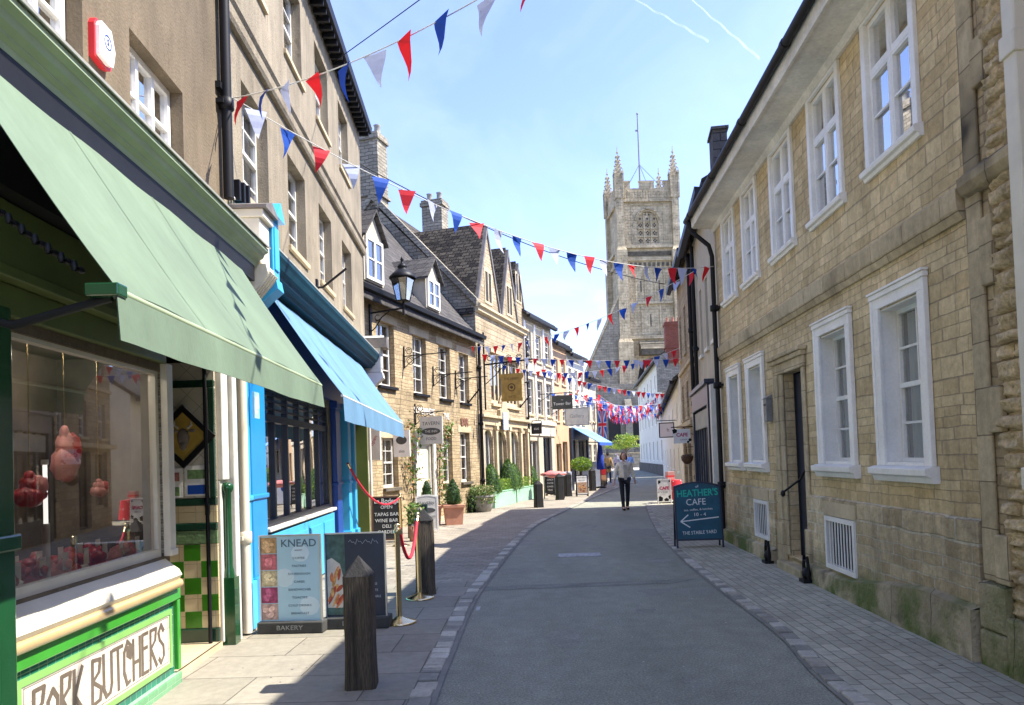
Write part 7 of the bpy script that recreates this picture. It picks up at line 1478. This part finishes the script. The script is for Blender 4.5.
person((5.45, 42.5, PV), R(165), 'person in tan coat and black trousers walking away on the far left pavement', G('tan_coat', (.4, .25, .1)), navy_t, G('dark_hair', (.02, .016, .014)), .2, .3, H=1.03)
person((8.35, 59.5, 0), R(20), 'person in white hat and pale pink top walking down the street', G('pale_pink_top', (.68, .5, .5)), G('blue_jeans', (.1, .14, .22)), G('fair_hair', (.3, .2, .1)), .12, 0, hat=G('white_hat', (.75, .75, .74)))
person((7.4, 50.0, 0), R(-30), 'person in white top with an arm raised beyond the walking figure', G('white_top', (.68, .68, .7)), G('grey_trousers', (.15, .15, .17)), G('dark_hair_2', (.03, .02, .015)), .1, 0, arms=((-.3, -.1, 1.62), (.29, 0, .86)), elbows=((-.32, -.05, 1.36), (.24, .02, 1.1)))
person((9.6, 60.5, 0), R(-10), 'person in light blue shirt at the far end of the street', G('light_blue_shirt', (.3, .42, .68)), G('stone_trousers', (.35, .3, .22)), G('dark_hair_3', (.03, .02, .015)), .1)
person((4.9, 45.5, PV), R(150), 'person in dark jacket standing under the far blue blind', G('charcoal_jacket', (.05, .05, .055)), navy_t, G('black_hair', (.02, .016, .014)), .06)
# ================================================================== SKY, SUN
def contrail(p, q, w, lb):
    d = Vector(q)-Vector(p); e = empty('contrail', p, 0); mb = MB(); n = 30; mb.tube([d*(i/n)+Vector((0, 0, 6*noise.noise(Vector((i*.3, 1, 2))))) for i in range(n+1)], [w*(.5+.8*i/n)*(1+.3*noise.noise(Vector((i*.9, 0, 0)))) for i in range(n+1)], 10)
    m, nt, b = NT('vapour'); nt.nodes.remove(b); tr_ = nd(nt, 'ShaderNodeBsdfTransparent'); df = nd(nt, 'ShaderNodeBsdfTranslucent'); df.inputs[0].default_value = (.9, .92, .95, 1); lw = nd(nt, 'ShaderNodeLayerWeight'); lw.inputs[0].default_value = .35
    mr = nd(nt, 'ShaderNodeMapRange'); mr.inputs[1].default_value = 0; mr.inputs[2].default_value = 1; mr.inputs[3].default_value = .16; mr.inputs[4].default_value = 0; L(nt, lw.outputs['Facing'], mr.inputs[0]); mx = nd(nt, 'ShaderNodeMixShader'); L(nt, mr.outputs[0], mx.inputs[0]); L(nt, tr_.outputs[0], mx.inputs[1]); L(nt, df.outputs[0], mx.inputs[2]); L(nt, mx.outputs[0], nt.nodes['Material Output'].inputs[0])
    o = mb.build('contrail', m); o.location = p; bpy.data.objects.remove(e); tag(o, kind='stuff')
def skypt(px, py, Dm):
    a = (px-512)/F; b = -(py-352.5-SHIFT)/F; d = cr*a+cu*b+cf; d = d*(Dm/d.y); return (d.x, d.y, EYE+d.z)
contrail(skypt(615, -12, 2600), skypt(708, 41, 3000), 4, ''); contrail(skypt(676, -14, 2600), skypt(759, 58, 3000), 4, '')
mb = MB(); zc = 2600; mb.quad((-9000, 500, zc), (9000, 500, zc), (9000, 16000, zc), (-9000, 16000, zc)); m, nt, b = NT('ice_cloud'); nt.nodes.remove(b)
tr_ = nd(nt, 'ShaderNodeBsdfTransparent'); tl = nd(nt, 'ShaderNodeBsdfTranslucent'); tl.inputs[0].default_value = (.85, .9, 1, 1); n = nd(nt, 'ShaderNodeTexNoise'); n.inputs['Scale'].default_value = 1.1; n.inputs['Detail'].default_value = 7; n.inputs['Roughness'].default_value = .6; n.inputs['Distortion'].default_value = .8; L(nt, mapped(nt, (.00055, .00022, 1)), n.inputs['Vector'])
mr = nd(nt, 'ShaderNodeMapRange'); mr.inputs[1].default_value = .42; mr.inputs[2].default_value = .78; mr.inputs[3].default_value = 0; mr.inputs[4].default_value = .09; L(nt, n.outputs[0], mr.inputs[0]); mx = nd(nt, 'ShaderNodeMixShader'); L(nt, mr.outputs[0], mx.inputs[0]); L(nt, tr_.outputs[0], mx.inputs[1]); L(nt, tl.outputs[0], mx.inputs[2]); L(nt, mx.outputs[0], nt.nodes['Material Output'].inputs[0])
tag(mb.build('cirrus_cloud', m), kind='stuff')
SUN_EL, SUN_AZ = R(52.5), R(-1)      # azimuth measured from +X (right) towards +Y (ahead)
sun = bpy.data.objects.new('sun', bpy.data.lights.new('sun', 'SUN')); col.objects.link(sun); sun.data.energy = 2.45; sun.data.angle = R(.53); sun.data.color = (1, .95, .86)
sv = Vector((math.cos(SUN_EL)*math.cos(SUN_AZ), math.cos(SUN_EL)*math.sin(SUN_AZ), math.sin(SUN_EL))); sun.rotation_euler = sv.to_track_quat('Z', 'Y').to_euler(); sun.location = (30, 10, 60)
w = bpy.data.worlds.new('World'); scene.world = w; w.use_nodes = True; nt = w.node_tree; bg = nt.nodes['Background']
sky = nt.nodes.new('ShaderNodeTexSky'); sky.sky_type = 'NISHITA'; sky.sun_disc = False; sky.sun_elevation = SUN_EL; sky.sun_rotation = math.pi/2-SUN_AZ; sky.air_density = 1.0; sky.dust_density = .4; sky.ozone_density = 3.0; sky.altitude = 100
tint = nt.nodes.new('ShaderNodeMix'); tint.data_type = 'RGBA'; tint.blend_type = 'MULTIPLY'; tint.inputs[0].default_value = 1; tint.inputs[7].default_value = (.60, .545, .66, 1); nt.links.new(sky.outputs[0], tint.inputs[6]); nt.links.new(tint.outputs[2], bg.inputs[0]); bg.inputs[1].default_value = .15
vs_ = scene.view_settings; vs_.view_transform = 'Standard'; vs_.look = 'None'; vs_.gamma = 1; vs_.exposure = 2.18; vs_.use_curve_mapping = False
scene.render.engine = 'CYCLES'; scene.cycles.max_bounces = 7; scene.cycles.transparent_max_bounces = 10; scene.cycles.diffuse_bounces = 4; scene.cycles.glossy_bounces = 3
